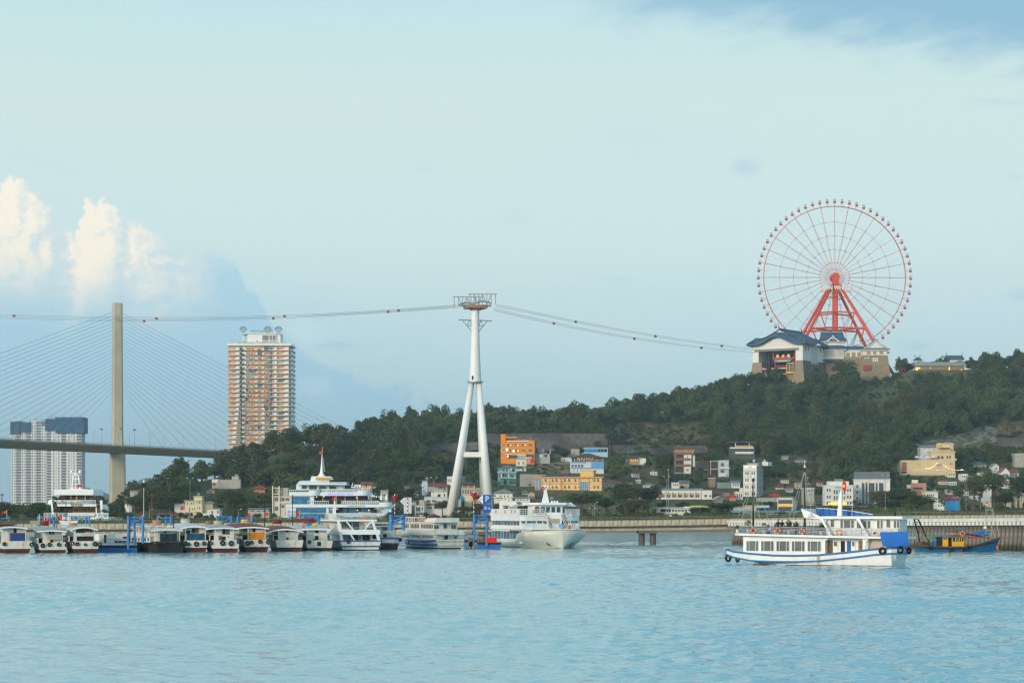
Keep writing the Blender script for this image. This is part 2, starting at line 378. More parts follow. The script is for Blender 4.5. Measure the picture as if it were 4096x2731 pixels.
def water_mat():
    m,b=newmat('water')
    g=S.nt.nodes.new('ShaderNodeNewGeometry')
    mp=S.nt.nodes.new('ShaderNodeMapping');S.nt.links.new(g.outputs['Position'],mp.inputs[0]);mp.inputs['Scale'].default_value=(.55,1.0,1)
    v0=S(mp.outputs[0])
    h=noise(v0,2.2,4,.6)*.35+noise(v0,.7,3,.5)*.4
    bn=S.nt.nodes.new('ShaderNodeBump');bn.inputs['Strength'].default_value=1.0;bn.inputs['Distance'].default_value=.16
    S.nt.links.new(h.k,bn.inputs['Height']);S.nt.links.new(bn.outputs[0],b.inputs['Normal'])
    b.inputs['Base Color'].default_value=(*(.21,.44,.52),1);b.inputs['Roughness'].default_value=.07;b.inputs['IOR'].default_value=1.85
    b.inputs['Specular IOR Level'].default_value=.5
    return m
WATER=water_mat()
def water_mesh():
    "one sheet with wind waves; the mesh is finest where the sheet is near"
    rows=np.concatenate([np.arange(45,75,.6),np.arange(75,160,.22),np.arange(160,300,.42),np.arange(300,480,.85),np.arange(480,800,5.0),np.geomspace(800,9500,30)])
    t=np.concatenate([[-12,-3,-1,-.5],np.arange(-.31,.3101,.00125),[.5,1,3,12]])
    X=rows[:,None]*t[None,:];Y=np.broadcast_to(rows[:,None],X.shape)
    X=np.clip(X,-9000,9000)
    r=np.random.default_rng(3);Z=np.zeros_like(X);n=46
    lam=np.geomspace(.45,4.2,n);ang=r.normal(0,.75,n)+.5;ph=r.uniform(0,6.28,n)
    cell=np.maximum(np.gradient(rows)[:,None],rows[:,None]*.00125)
    for l,a,p in zip(lam,ang,ph):
        k=2*np.pi/l;slope=.044 if l < 1.8 else .028
        w=np.clip((l/cell-1.7)/1.5,0,1)
        Z += w*(slope/k)*np.sin(k*(X*math.sin(a)+Y*math.cos(a))+p)
    gust=.8+.22*np.sin(X*.031+Y*.011+1)*np.sin(Y*.043-X*.012)+.18*np.sin(X*.11+Y*.07)
    Z *= np.clip(gust,.35,1.3);Z=Z+.35*np.abs(Z)*(Z > 0)
    Z *= (np.abs(t) < .305)[None,:]*np.clip((850-rows)/100,0,1)[:,None]
    R_,C=X.shape;v=np.stack([X,Y,Z],-1).reshape(-1,3)
    i=np.arange(R_-1)[:,None]*C+np.arange(C-1)[None,:];f=np.stack([i,i+1,i+C+1,i+C],-1).reshape(-1,4)
    v=np.concatenate([v,[(-9000,-300,0),(9000,-300,0),(9000,45,0),(-9000,45,0)]]);o=R_*C
    f=np.concatenate([f,[(o,o+1,o+2,o+3)]])
    me=bpy.data.meshes.new('water');me.vertices.add(len(v));me.vertices.foreach_set('co',v.astype(np.float32).ravel())
    me.loops.add(f.size);me.loops.foreach_set('vertex_index',f.astype(np.int32).ravel())
    me.polygons.add(len(f));me.polygons.foreach_set('loop_start',np.arange(0,f.size,4,dtype=np.int32))
    me.polygons.foreach_set('use_smooth',np.ones(len(f),bool));me.update(calc_edges=True);me.materials.append(WATER)
    return me
tag(obj('water',water_mesh()),None,None,kind='structure')

# far ridges across the strait, faded by the air
def ridge(D,pts,m,nm):
    xs=np.arange(pts[0][0],pts[-1][0],12.0);ys=np.interp(xs,[p[0] for p in pts],[p[1] for p in pts])
    ys=ys+5*np.sin(xs*.031)+3*np.sin(xs*.083+1)+1.6*np.sin(xs*.21)
    secs=[]
    for k,(dd,fr) in enumerate(((0,0.0),(250,.55),(500,1.0),(900,.5),(1300,0.0))):
        secs.append([((x-CX)/F*(D+500),D+dd,max(0,(EYE+(HY-y)/F*(D+500)))*fr*(1+.08*math.sin(x*.05+k*2)*(fr < 1))-.5) for x,y in zip(xs,ys)])
    b=MB();b.loft(secs,caps=False);struct(nm,b,m,smooth=True)
fm=mat('far_forest',(.045,.07,.04),var=.4,scale=.01)
ridge(6200,[(-700,1985),(-250,1990),(0,2005),(120,2000),(340,1955),(450,1975),(560,1925),(640,1895),(700,1935),(800,1965),(1000,1985),(1500,2000),(3000,2000),(4800,1990)],fm,'mountain')
ridge(4300,[(-700,2035),(0,2038),(300,2030),(520,2025),(900,2022),(1500,2030),(4800,2030)],fm,'far_shore')

# ================================================================== trees
LEAF=leafmat('leaves',(.026,.050,.019),(.060,.086,.025),(.13,.088,.034))
LEAF_G=leafmat('leaves_bright',(.040,.080,.022),(.070,.110,.030),(.080,.110,.036))
BARK=mat('bark',(.10,.075,.055),var=.3,scale=2)
def crown_mesh(seed,n=850,nb=14,size=.15,flat=.85,loose=.2,m=None):
    r=np.random.default_rng(seed);bl=[]
    for _ in range(nb):
        d=r.normal(size=3);d/=np.linalg.norm(d);q=r.uniform(.25,.72)
        c=d*q*np.array([1,1,flat]);c[2]=c[2]*.95+.05;bl.append((c,r.uniform(.26,.46)))
    V=[];Fc=[]
    for i in range(n):
        c,rad=bl[r.integers(nb)]
        d=r.normal(size=3);d/=np.linalg.norm(d)
        if d[2] <-.35 and r.random() < .7: d[2] *=-1
        p=c+d*rad*np.array([1,1,.8])*(r.uniform(.55,1.0) if r.random() < loose*2 else r.uniform(.88,1.06))
        nn=d+r.normal(size=3)*.65;nn/=np.linalg.norm(nn)
        a=np.cross(nn,r.normal(size=3));a/=np.linalg.norm(a);bb=np.cross(nn,a)
        s1=size*r.uniform(.6,1.25);s2=s1*r.uniform(.5,.9);o=len(V)
        for e,f in ((-1,-.6),(1,-.8),(.7,.9),(-.8,.7)): V.append(tuple(p+a*e*s1*.5+bb*f*s2*.5))
        Fc.append((o,o+1,o+2,o+3))
    b=MB();b.add(V,Fc);return b.mesh('crown',m or LEAF)
def trunk_mesh(seed,h=1.0):
    r=random.Random(seed);b=MB()
    pts=[Vector((0,0,-.15)),Vector((r.uniform(-.03,.03),0,.3)),Vector((r.uniform(-.06,.06),r.uniform(-.05,.05),.62))]
    b.path(pts,[.055,.042,.03],6)
    for k in range(6):
        a=r.uniform(0,6.28);s0=pts[1].lerp(pts[2],r.uniform(.2,1));e=s0+Vector((math.cos(a)*.32,math.sin(a)*.32,r.uniform(.15,.35)))
        mid=s0.lerp(e,.5)+Vector((0,0,.04));b.path([s0,mid,e],[.022,.015,.008],5)
    return b.mesh('trunk',BARK)
CROWNS=[crown_mesh(k,1000,15+k % 4,.155,.7+.12*(k % 3)) for k in range(6)]
BIGCROWNS=[crown_mesh(20+k,4200,26+3*k,.085,.78+.08*(k % 2),.25) for k in range(4)]
GREENCROWNS=[crown_mesh(40+k,1000,15,.155,.8,.2,LEAF_G) for k in range(2)]
OPENCROWNS=[crown_mesh(60+k,460,17,.13,.9,.5) for k in range(2)]
TRUNKS=[trunk_mesh(k) for k in range(3)]
TREES=[]  # (sx, half width px, top row, D)
def tree(X,Y,z,w,h,mesh,label,group=None,lift=.36):
    "w crown width, h total height"
    t=thing('tree',label,'tree',(X,Y,z),random.uniform(0,6.28),group)
    ch=h*(1-lift)
    o=obj('crown',mesh,None,t,(0,0,h-ch/2*.98),scale=(w/2*1.02,w/2*1.02,ch/2*1.12))
    k=obj('trunk',random.choice(TRUNKS),None,t,(0,0,0),scale=(h*.75,h*.75,h*.95))
    return t
def treepx(sx,ytop,ybot,wpx,D,label,kind='big',group=None,lift=.3):
    s=mpp(D);p=P(sx,ybot,D)
    pool={'big': BIGCROWNS,'mid': CROWNS,'green': GREENCROWNS,'open': OPENCROWNS}[kind]
    return tree(p.x,D,p.z,wpx*s,(ybot-ytop)*s,random.choice(pool),label,group,lift)
# ================================================================== common materials
CONC=mat('concrete',(.46,.39,.28),streak=.9,streakcol=(.10,.085,.06),scale=.9,var=.35,bump=.2)
CONC_P=mat('pylon_concrete',(.48,.43,.34),streak=.3,scale=.12,var=.1)
CONC_D=mat('dark_concrete',(.13,.12,.105),streak=.5,scale=.4)
CONC_G=mat('grey_concrete',(.30,.285,.26),streak=.6,scale=.3,var=.2)
WHITE=mat('white_paint',(.78,.79,.78),rough=.5,var=.05,streak=.12,streakcol=(.4,.37,.32))
WHITE_C=mat('clean_white',(.80,.81,.81),rough=.4,var=.03)
WHITE_D=mat('worn_white',(.70,.68,.61),rough=.6,var=.12,scale=1.2,streak=.5,streakcol=(.28,.20,.12))
BLUE=mat('blue_steel',(.03,.22,.55),rough=.45,var=.12,streak=.2)
RED=mat('red_paint',(.55,.02,.02),rough=.5,var=.08)
DARK=mat('dark_gap',(.02,.02,.022),rough=.8)
BLACK=mat('black_rubber',(.016,.016,.018),rough=.75,var=.3,scale=3)
STEEL=mat('steel_grey',(.30,.31,.32),rough=.4,metal=.5)
GLASS=glassmat('window_glass',(.05,.065,.08))
GLASS_B=glassmat('blue_glass',(.03,.17,.32))
GLASS_W=glassmat('warm_glass',(.42,.27,.15),rough=.12,spec=.5)
POLE=mat('galvanised_pole',(.32,.34,.34),rough=.5,metal=.3)

# ================================================================== causeway with a parapet of concrete panels
CW_D=443.0
def cwz(sx):  # level of the parapet top
    return float(np.interp(sx,[-300,400,2450,2900,3600,4400],[zof(CW_D,y) for y in (2095,2093,2081,2074,2061,2055)]))
CW=thing('causeway','long concrete causeway with panelled parapet behind the moored boats','causeway',(0,CW_D,0))
s=mpp(CW_D);PW=33.2*s
pan=MB();pan.box(-PW/2+.03,PW/2-.03,-.16,.12,-1.17,0);pan.box(-PW/2+.16,PW/2-.16,-.2,-.16,-1.02,-.14);PAN=pan.mesh('panel',CONC)
sxs=np.arange(-120,4260,33.2);cap=MB();gird=MB();dk=MB();soff=MB()
for sx in sxs:
    z=cwz(sx);x=(sx-CX)*s;obj('panel',PAN,None,CW,(x,random.uniform(-.02,.02),z+random.uniform(-.015,.015)),rot=(0,-math.atan2(cwz(sx+20)-cwz(sx-20),40*s),0))
for a,c in zip(sxs[:-1],sxs[1:]):
    for bld,y0,y1,za,zb in ((cap,-.28,14,.01,.13),(soff,.14,14,-1.1,0),(dk,.35,13.5,-1.45,-1.1),(gird,.9,1.6,-2.05,-1.45)):
        if bld is gird and c > 2960: continue
        x0,x1,q0,q1=(a-CX)*s,(c-CX)*s,cwz(a),cwz(c)
        bld.add([(x0,y0,q0+za),(x1,y0,q1+za),(x1,y1,q1+za),(x0,y1,q0+za),(x0,y0,q0+zb),(x1,y0,q1+zb),(x1,y1,q1+zb),(x0,y1,q0+zb)],
                [(0,3,2,1),(4,5,6,7),(0,1,5,4),(1,2,6,5),(2,3,7,6),(3,0,4,7)])
obj('coping',cap,CONC_D,CW);obj('backing_wall',soff,CONC_D,CW);obj('deck',dk,CONC_D,CW);obj('girder',gird,CONC,CW)
for sx in (-40,640,1290,1950,2592):
    x=(sx-CX)*s;z=cwz(sx);q=MB()
    q.box(x-1.9,x+1.9,1.0,6,z-2.7,z-2.06)
    obj('pier_cap',q,CONC_D,CW)
    for dx_ in (-1.1,1.1): obj('pier_column',MB().tube((x+dx_,2.4,-2),(x+dx_,2.4,z-2.71),.62,n=12),CONC_D,CW,smooth=True)
rl=MB()
for a,c in zip(sxs[:-1],sxs[1:]):
    for dz_ in (.35,.62): rl.tube(((a-CX)*s,.05,cwz(a)+dz_),((c-CX)*s,.05,cwz(c)+dz_),.028,n=4)
    if int(a/33.2) % 2 == 0: rl.tube(((a-CX)*s,.05,cwz(a)+.1),((a-CX)*s,.05,cwz(a)+.64),.03,n=4)
obj('handrail',rl,POLE,CW)
def leaf_strip(name,label,cat,pts_fn,n,size,m,seed=1,core=()):
    r=np.random.default_rng(seed);V=[];Fc=[]
    for i in range(n):
        p=np.array(pts_fn(r));a=r.normal(size=3);a/=np.linalg.norm(a);bb=np.cross(a,r.normal(size=3));bb/=np.linalg.norm(bb)
        s1=size*r.uniform(.5,1.3);o=len(V)
        for e,f in ((-1,-.5),(1,-.6),(.8,.6),(-.7,.5)): V.append(tuple(p+a*e*s1*.5+bb*f*s1*.5))
        Fc.append((o,o+1,o+2,o+3))
    q=MB();q.add(V,Fc)
    for a,c in core: q.add([(a[0],a[1],a[2]),(c[0],c[1],c[2]),(c[0],c[1]+1.2,c[2]),(a[0],a[1]+1.2,a[2]),(a[0],a[1],a[2]+.5),(c[0],c[1],c[2]+.5),(c[0],c[1]+1.2,c[2]+.5),(a[0],a[1]+1.2,a[2]+.5)],[(4,5,6,7),(0,1,5,4),(2,3,7,6)])
    return tag(obj(name,q,m),label,cat,kind='stuff')
HEDGE=leafmat('hedge_leaves',(.065,.085,.028),(.10,.12,.038),(.15,.12,.05))
def hedge_pt(r):
    sx=r.uniform(-140,4250);h=r.random()**1.1*(.78+.4*abs(math.sin(sx*.05)+math.sin(sx*.021+1)*.8)*.6)
    return ((sx-CX)*s,CW_D+r.uniform(.3,2.2),cwz(sx)+.1+h)
leaf_strip('hedge','low ragged green planting along the top of the causeway','hedge',hedge_pt,34000,.2,HEDGE,core=[(((a-CX)*s,CW_D+.6,cwz(a)+.1),((c-CX)*s,CW_D+.6,cwz(c)+.1)) for a,c in zip(sxs[:-1],sxs[1:])])

# ================================================================== wall of concrete piles on the right
PW_A,PW_B=P(2922,2055,443.0),P(4250,2055,356.0)
PILE=mat('pile_concrete',(.25,.235,.20),streak=.8,streakcol=(.06,.05,.04),scale=.8,var=.3)
def pile_mat():
    m,b=newmat('pile_stained');g=S.nt.nodes.new('ShaderNodeNewGeometry');sp=S.nt.nodes.new('ShaderNodeSeparateXYZ');S.nt.links.new(g.outputs['Position'],sp.inputs[0])
    t=S.nt.nodes.new('ShaderNodeTexCoord');nn=noise(S(g.outputs['Position']),.9,5);n2=noise(S(t.outputs['Object']),2.0,5)
    c=mixc(sstep(.3,.7,n2),(.13,.12,.10),(.25,.23,.195))
    c=mixc(sstep(1.5,.5,S(sp.outputs[2])+nn*1.6-.8),c,(.10,.075,.05))  # tide stain on the concrete
    S.nt.links.new(c.k,b.inputs['Base Color']);b.inputs['Roughness'].default_value=.85;return m
PM=pile_mat()
d=(PW_B-PW_A);d.z=0;L=d.length;ang=math.atan2(d.y,d.x)
PWL=thing('pile_wall','breakwater of leaning round concrete piles under a white cap','breakwater',(PW_A.x,PW_A.y,0),ang)
q=MB();q.tube((0,0,-1.5),(.42,.25,4.2),.385,.385,12);PLM=q.mesh('pile',PM,True)
q=MB();q.box(-.33,.33,-.62,.3,0,.62);BLK=q.mesh('cap_block',WHITE_D)
WCAP=mat('whitewashed_cap',(.62,.62,.58),streak=.7,streakcol=(.25,.23,.2),scale=.7)
n=int(L/1.05)
for k in range(n):
    x=k*1.05+.4;zt=3.62+(4.25-3.62)*x/L
    obj('pile',PLM,None,PWL,(x,.3,zt-4.2),rz=random.uniform(-.08,.08))
    obj('cap_block',BLK,None,PWL,(x,-.02,zt+.001))
q=MB();q.add([(-.3,-.7,4.24),(L,-.7,4.87),(L,2.2,4.87),(-.3,2.2,4.24),(-.3,-.7,4.75),(L,-.7,5.42),(L,2.2,5.42),(-.3,2.2,4.75)],
      [(0,3,2,1),(4,5,6,7),(0,1,5,4),(1,2,6,5),(2,3,7,6),(3,0,4,7)]);obj('cap_beam',q,WCAP,PWL)
q=MB();q.add([(-.3,.32,3.62),(L,.32,4.25),(L,.9,4.25),(-.3,.9,3.62),(-.3,.32,4.23),(L,.32,4.86),(L,.9,4.86),(-.3,.9,4.23)],
      [(0,3,2,1),(4,5,6,7),(0,1,5,4),(1,2,6,5),(2,3,7,6),(3,0,4,7)]);obj('recess_back',q,mat('ochre_concrete',(.36,.27,.16),var=.2),PWL)
q=MB();q.box(-.2,L,.85,2.0,-2,3.55);obj('gap_shade_wall',q,DARK,PWL)  # near-black backing sheet, standing for the shade between the piles

# ================================================================== cable-stayed bridge
def on_bridge(t): return Vector((-245.5+63.8*t,1400+160*t,0))
def bridge_t(sx):
    k=(sx-CX)/F;return (k*1400+245.5)/(63.8-k*160)
bd=(on_bridge(1)-on_bridge(0)).normalized();BANG=math.atan2(bd.y,bd.x)
BR=thing('cable_stayed_bridge','cable stayed bridge with one tall slim concrete pylon','bridge',on_bridge(0),BANG)
ULEN=172.25
dq=MB();lo,hi=-2.4*ULEN,3.3*ULEN
dq.loft([[(x,-8,48.2),(x,-8,47.3),(x,-4.6,43.7),(x,4.6,43.7),(x,8,47.3),(x,8,48.2)] for x in (lo,hi)],closed=True)
obj('deck',dq,mat('deck_concrete',(.38,.33,.26),streak=.4,scale=.1),BR)
q=MB()
for sgn in (-1,1):
    for z in (48.7,49.2): q.tube((lo,sgn*7.8,z),(hi,sgn*7.8,z),.07,n=4)
    x=lo
    while x < hi: q.tube((x,sgn*7.8,48.2),(x,sgn*7.8,49.25),.07,n=4);x += 3.0
obj('railing',q,POLE,BR)
q=MB()
def psec(w,dd,z): return [(-w+.9,-dd,z),(w-.9,-dd,z),(w,-dd+.9,z),(w,dd-.9,z),(w-.9,dd,z),(-w+.9,dd,z),(-w,dd-.9,z),(-w,-dd+.9,z)]
q.loft([psec(4.6,4.4,-3),psec(4.6,4.4,43.6)],closed=True);q.loft([psec(3.4,3.3,48.3),psec(3.1,2.9,95),psec(2.9,2.7,137)],closed=True)
obj('pylon',q,CONC_P,BR,rz=-BANG*.75)
STAY=mat('stay_cable',(.30,.22,.19),rough=.5)
stay_sx_l=[258-51*k for k in range(22)];stay_sx_r=[655+46.5*k for k in range(22)]
for lst in (stay_sx_l,stay_sx_r):
    for k,sx in enumerate(lst):
        x=bridge_t(sx)*ULEN;za=84+(132-84)*k/21.0
        obj('stay',MB().tube((2.4 if x > 0 else-2.4,0,za),(x,0,48.3),.09,n=4,cap=False),STAY,BR)
x=lo+20;k=0
while x < hi:
    if abs(x) > 6:
        q=MB()
        for sgn in (-1,1): q.tube((x,sgn*7.4,48.2),(x,sgn*7.4,57),.12,.07,n=5);q.tube((x,sgn*7.4,57),(x,sgn*5.6,57.4),.07,n=4)
        obj('lamp_post',q,POLE,BR)
    x += 42
for xx in (-7.5,8.5):
    q=MB()
    for sgn in (-1,1): q.tube((xx,sgn*7.0,48.2),(xx,sgn*7.0,58.5),.2,.14,n=5);q.box(xx-1.6,xx+1.6,sgn*7-.2,sgn*7+.2,58.2,59)
    obj('floodlight_mast',q,POLE,BR)

# ================================================================== far white towers under construction
FT_W=mat('tower_white',(.72,.73,.74),var=.06,scale=.05)
FT_G=mat('tower_grey',(.42,.44,.47),var=.1,scale=.05);NET=mat('safety_net',(.03,.10,.20),var=.3,scale=.2,rough=.9)
def far_tower(sx0,sx1,ytop,D,label,bays,net_y0,net_y1,net_cols,seed):
    s=mpp(D);W=(sx1-sx0)*s;z1=zof(D,ytop);p=P((sx0+sx1)/2,0,D);r=random.Random(seed)
    t=thing('apartment_tower',label,'tower block',(p.x,D,0));n=len(bays);edges=np.linspace(-W/2,W/2,n+1);fl=3.25;nf=int((z1-14)/fl)
    for k,(dep,m) in enumerate(bays):
        zz=z1-r.choice((0,0,3.25,6.5));bx('bay',m,t,edges[k],edges[k+1]-.02,dep,22,0,zz)
    w=MB();bal=MB()
    for k,(dep,m) in enumerate(bays):
        a,c=edges[k],edges[k+1];bw=c-a;nw=max(1,int(bw/2.9))
        for f in range(nf):
            z=14+f*fl
            if dep > .9:
                w.box(a+.5,c-.5,dep-.05,dep+.1,z+.8,z+2.7);bal.box(a+.2,c-.2,dep-1.0,dep-.1,z-.1,z+.75)
            else:
                for j in range(nw):
                    cxw=a+bw*(j+.5)/nw;w.box(cxw-.7,cxw+.7,dep-.05,dep+.1,z+.8,z+2.5)
    obj('window',w,glassmat('far_window',(.10,.12,.15),rough=.2),t)['kind']='stuff'
    obj('balcony',bal,FT_W,t)['kind']='stuff'
    bx('podium',FT_W,t,-W/2-6,W/2+14,-6,26,0,13)
    pw=MB()
    for j in range(14): xx=-W/2-4+j*(W+14)/13.0;pw.box(xx,xx+3,-6.06,-5.9,5.5,10)
    obj('podium_window',pw,glassmat('far_window',(.10,.12,.15)),t)['kind']='stuff'
    for a,c,y0,y1 in net_cols:
        q=MB();q.box((a-(sx0+sx1)/2)*s,(c-(sx0+sx1)/2)*s,-1.6,23.5,zof(D,y1),zof(D,y0));obj('scaffold_net',q,NET,t)
    q=MB()
    for j in range(26): xx=r.uniform(-W/2,W/2);q.box(xx,xx+.35,2,2.4,z1-3,z1+r.uniform(.5,4.5))
    obj('scaffold_pole',q,FT_G,t)['kind']='stuff'
far_tower(45,185,1682,2650,'far white tower block with blue scaffold net, left one',[(0,FT_W),(1.2,FT_G),(0,FT_W),(1.4,FT_G),(.3,FT_W),(1.4,FT_G),(0,FT_W)],0,0,[(42,82,1685,1737),(84,122,1690,1728)],3)
far_tower(185,326,1668,2560,'far white tower block with blue scaffold net, right one',[(1.4,FT_G),(0,FT_W),(.3,FT_W),(1.4,FT_G),(0,FT_W),(.4,FT_W),(1.2,FT_G)],0,0,[(182,222,1675,1722),(222,336,1668,1732)],5)

# ================================================================== green-roofed high-rise with balconies
def high_rise():
    D=1725.0;s=mpp(D);x0,x1,xr=911,1158,1172
    p=P(x0,0,D);W=(x1-x0)*s;t=thing('high_rise','tall white high rise with planted balconies and orange tinted glazing','high rise',(p.x,D,0))
    DEP=34.0
    zr=zof(D,1382);fl=18.6*s;nf=29
    core=mat('highrise_wall',(.62,.60,.57),var=.1,scale=.1);slabm=mat('highrise_slab',(.80,.80,.79),var=.03)
    warm=[glassmat('sunset_tint_glass_a',(.82,.36,.10),rough=.15,spec=.6),glassmat('sunset_tint_glass_b',(.68,.42,.21),rough=.12,spec=.6),glassmat('sunset_tint_glass_c',(.60,.26,.08),rough=.15,spec=.6),glassmat('sunset_tint_glass_d',(.55,.50,.42),rough=.1,spec=.7),glassmat('dark_glass_e',(.10,.09,.09),rough=.1,spec=.7)]  # warm curtains and sunset reflections both put into the pane colours
    sidem=glassmat('side_glass',(.12,.20,.28),rough=.2)
    bx('wall',core,t,.4,W-.4,2.6,DEP,0,zr)
    q=MB();q.box(W-.39,W+(xr-x1)*s*.35,3,DEP-2,0,zr-2);obj('side_wall',q,sidem,t)
    cols=[(0,.05),(.05,.19),(.205,.265),(.275,.33),(.34,.47),(.475,.57),(.575,.66),(.665,.70),(.71,.80),(.815,.985)]
    rr=random.Random(4)
    gm={}
    for f in range(nf):
        z=zr-(f+1)*fl
        q=MB();q.plan([(-.4,0),(W+.4,0),(W+1.6,1.0),(W+1.6,DEP),(-.4,DEP)],z-.2,z+.14);obj('floor_slab',q,slabm,t)
        for ci,(a,c) in enumerate(cols):
            k=(ci,rr.choices(range(5),(4 if ci > 1 else 1,4,3,3 if ci < 3 else 1,1.2))[0])
            if k not in gm:
                w=(c-a)*W;b_=MB();b_.cur=0;b_.box(0,w,.02,.2,.26,fl-.31);b_.cur=1
                nb=max(1,int(w/2.2))
                for j in range(nb+1): xx=w*j/nb;b_.box(xx-.1,xx+.1,-.06,.02,.26,fl-.31)
                b_.box(.1,w-.1,-.05,.02,2.1,2.25);gm[k]=b_.mesh('glazing',[warm[k[1]],core])
            obj('glazing',gm[k],None,t,(a*W,2.35 if ci not in (2,7) else 2.9,z))
        shift=0 if f < 12 else .0
        par=MB()
        def trap(xa,xb,h=2.1,dirn=1):
            x_0,x_1=xa*W,xb*W;w=x_1-x_0
            pts=[(x_0,.26),(x_1,.26),(x_1,.26+h*.55),(x_1-w*.25 if dirn > 0 else x_1,.26+h),(x_0+w*.45 if dirn < 0 else x_0+w*.15,.26+h),(x_0,.26+h*.35)]
            par.prism([(x,z+zz) for x,zz in pts],-.15,.1)
        left_w=.19-(.0 if f < 12 else min(.06,(f-12)*.008))
        trap(left_w-.07,left_w,2.0,-1);trap(.23,.30 if f < 11 else .265,2.0,1)
        par.box(0,left_w*W,-.05,.1,z+.26,z+.5);par.box(.31*W,.70*W,-.02,.1,z+.26,z+.55)
        if f < 13: trap(.745,.79,2.2,-1);trap(.90,.985,2.0,-1);par.box(.72*W,.985*W,-.05,.1,z+.26,z+.55)
        else: trap(.54,.60,2.1,1);trap(.745,.79,2.0,-1);trap(.90,.985,2.0,-1);par.box(.55*W,.985*W,-.05,.1,z+.26,z+.6)
        obj('parapet',par,slabm,t)
        for xa in (.44,.545):
            if f >= 13 and xa > .5: continue
            q=MB();q.prism([(xa*W,z+.26),((xa+.045)*W,z+.26),((xa+.04)*W,z+1.5),((xa+.015)*W,z+1.6)],-.5,-.2);obj('planter',q,slabm,t)
        par2=MB();par2.box(W+1.3,W+1.62,1.2,DEP-1,z+.25,z+1.0);obj('side_parapet',par2,slabm,t)
    for xa in (.20,.67): bx('pier',CONC_G,t,xa*W-.9,xa*W+.9,1.0,3,0,zr-1)
    vn=np.random.default_rng(8)
    V=[];Fc=[]
    for f in range(nf):
        for (a,c) in ((.33,.70),(.20,.27)):
            for _ in range(60 if f < 20 else 40):
                pnt=np.array([vn.uniform(a,c)*W,vn.uniform(-.5,.3),zr-(f+1)*fl+vn.uniform(.1,.9)]);a_=vn.normal(size=3)*.28;b_=vn.normal(size=3)*.28;o=len(V)
                V += [tuple(pnt-a_),tuple(pnt+b_),tuple(pnt+a_),tuple(pnt-b_)];Fc.append((o,o+1,o+2,o+3))
    q=MB();q.add(V,Fc);obj('balcony_planting',q,HEDGE,t)['kind']='stuff'
    # roof storey
    zt=zr+.3;bx('roof_slab',slabm,t,-.5,W+1.5,0,DEP,zr,zt+1.2)
    gl=MB();gl.box(.1,W-1,.3,.4,zt+1.21,zt+2.6);obj('roof_balustrade',gl,glassmat('pale_glass',(.55,.6,.62),rough=.2),t)
    X=lambda sx: (sx-x0)*s
    za,zb=zof(D,1368),zof(D,1333)
    bx('penthouse',slabm,t,X(986),X(1102),6,26,zt+1.21,zb)
    bx('penthouse_wing',glassmat('pale_glass',(.55,.6,.62)),t,X(966),X(986)-.02,6.3,25,zof(D,1362),zof(D,1342))
    bx('penthouse_roof',slabm,t,X(964),X(1118),5,27,zb+.01,zb+.7)
    bx('penthouse_side',slabm,t,X(1102)+.01,X(1118),7,26,zt+1.21,zb)
    for a,c,y0,y1 in ((1046,1071,1339,1358),(1075,1084,1339,1358),(1087,1099,1339,1358),(1046,1071,1361,1370),(1076,1099,1361,1370),(1021,1030,1361,1366)):
        q=MB();q.box(X(a),X(c),5.9,6.05,zof(D,y1),zof(D,y0));obj('penthouse_window',q,glassmat('brown_glass',(.22,.19,.16)),t)
    text('sign_lettering','GREEN DIAMOND',2.7,mat('sign_green',(.05,.38,.16),rough=.4),t,(X(1044),5.2,zb+2.0),ext=.15,sx=.98*(1094-992)*s/(2.7*9.2))
    for cxp,cyp in ((967,1314),(1065,1314),(1109,1313)):
        q=MB();c=Vector((X(cxp),10,zof(D,1330)));top=[(c+Vector((math.cos(a)*3.0,math.sin(a)*3.0,3.6))) for a in np.linspace(0,6.28,9)[:-1]];up=[(c+Vector((math.cos(a+.4)*1.5,math.sin(a+.4)*1.5,5.4))) for a in np.linspace(0,6.28,9)[:-1]]
        for k in range(8):
            q.tube(c,top[k],.11,n=4);q.tube(top[k],top[(k+1) % 8],.11,n=4);q.tube(top[k],up[k],.1,n=4);q.tube(up[k],up[(k+1) % 8],.1,n=4);q.tube(top[(k+1) % 8],up[k],.1,n=4)
        obj('diamond_frame',q,STEEL,t)
high_rise()

# ================================================================== cable car tower, ropes and cabins
TD=950.0;ts=mpp(TD);TX=P(1901,0,TD).x
TW=thing('cable_car_tower','huge white A legged cable car tower beside the moored boats','cable tower',(TX,TD,0))
tl=lambda sx,sy,y=0.0: Vector(((sx-1901)*ts,y,zof(TD,sy)))
TWM=mat('tower_paint',(.82,.83,.83),rough=.45,var=.04,scale=.15,streak=.1)
q=MB();q.loft([[((sx-1901)*ts+r*ts*math.cos(a),r*ts*math.sin(a),zof(TD,y)) for a in np.linspace(0,2*math.pi,33)[:-1]] for sx,y,r in ((1901,1530,24),(1901,1480,22),(1901,1430,19.6),(1901,1380,17.5),(1901.2,1300,16.2),(1901.5,1236,15.3))],closed=True,caps=False)
obj('column',q,TWM,TW,smooth=True)
def leg(a,c,r0,r1): return MB().tube(a,c,r0,r1,24)
for a,c,r0,r1 in ((tl(1886.5,1530,-.4),tl(1797,2085,-4.5),9.6*ts,18*ts),(tl(1916,1530,-.4),tl(1960,2085,-4.5),10.2*ts,20*ts),
                     (tl(1889,1530,.9),tl(1806,2075,11),9*ts,16*ts),(tl(1913,1530,.9),tl(1938,2075,11),9*ts,16*ts)):
    obj('leg',leg(a,c,r0,r1),TWM,TW,smooth=True)
q=MB();q.box((1846-1901)*ts,(1932-1901)*ts,-2.9,-.9,zof(TD,1828),zof(TD,1808));obj('crossbeam',q,TWM,TW)
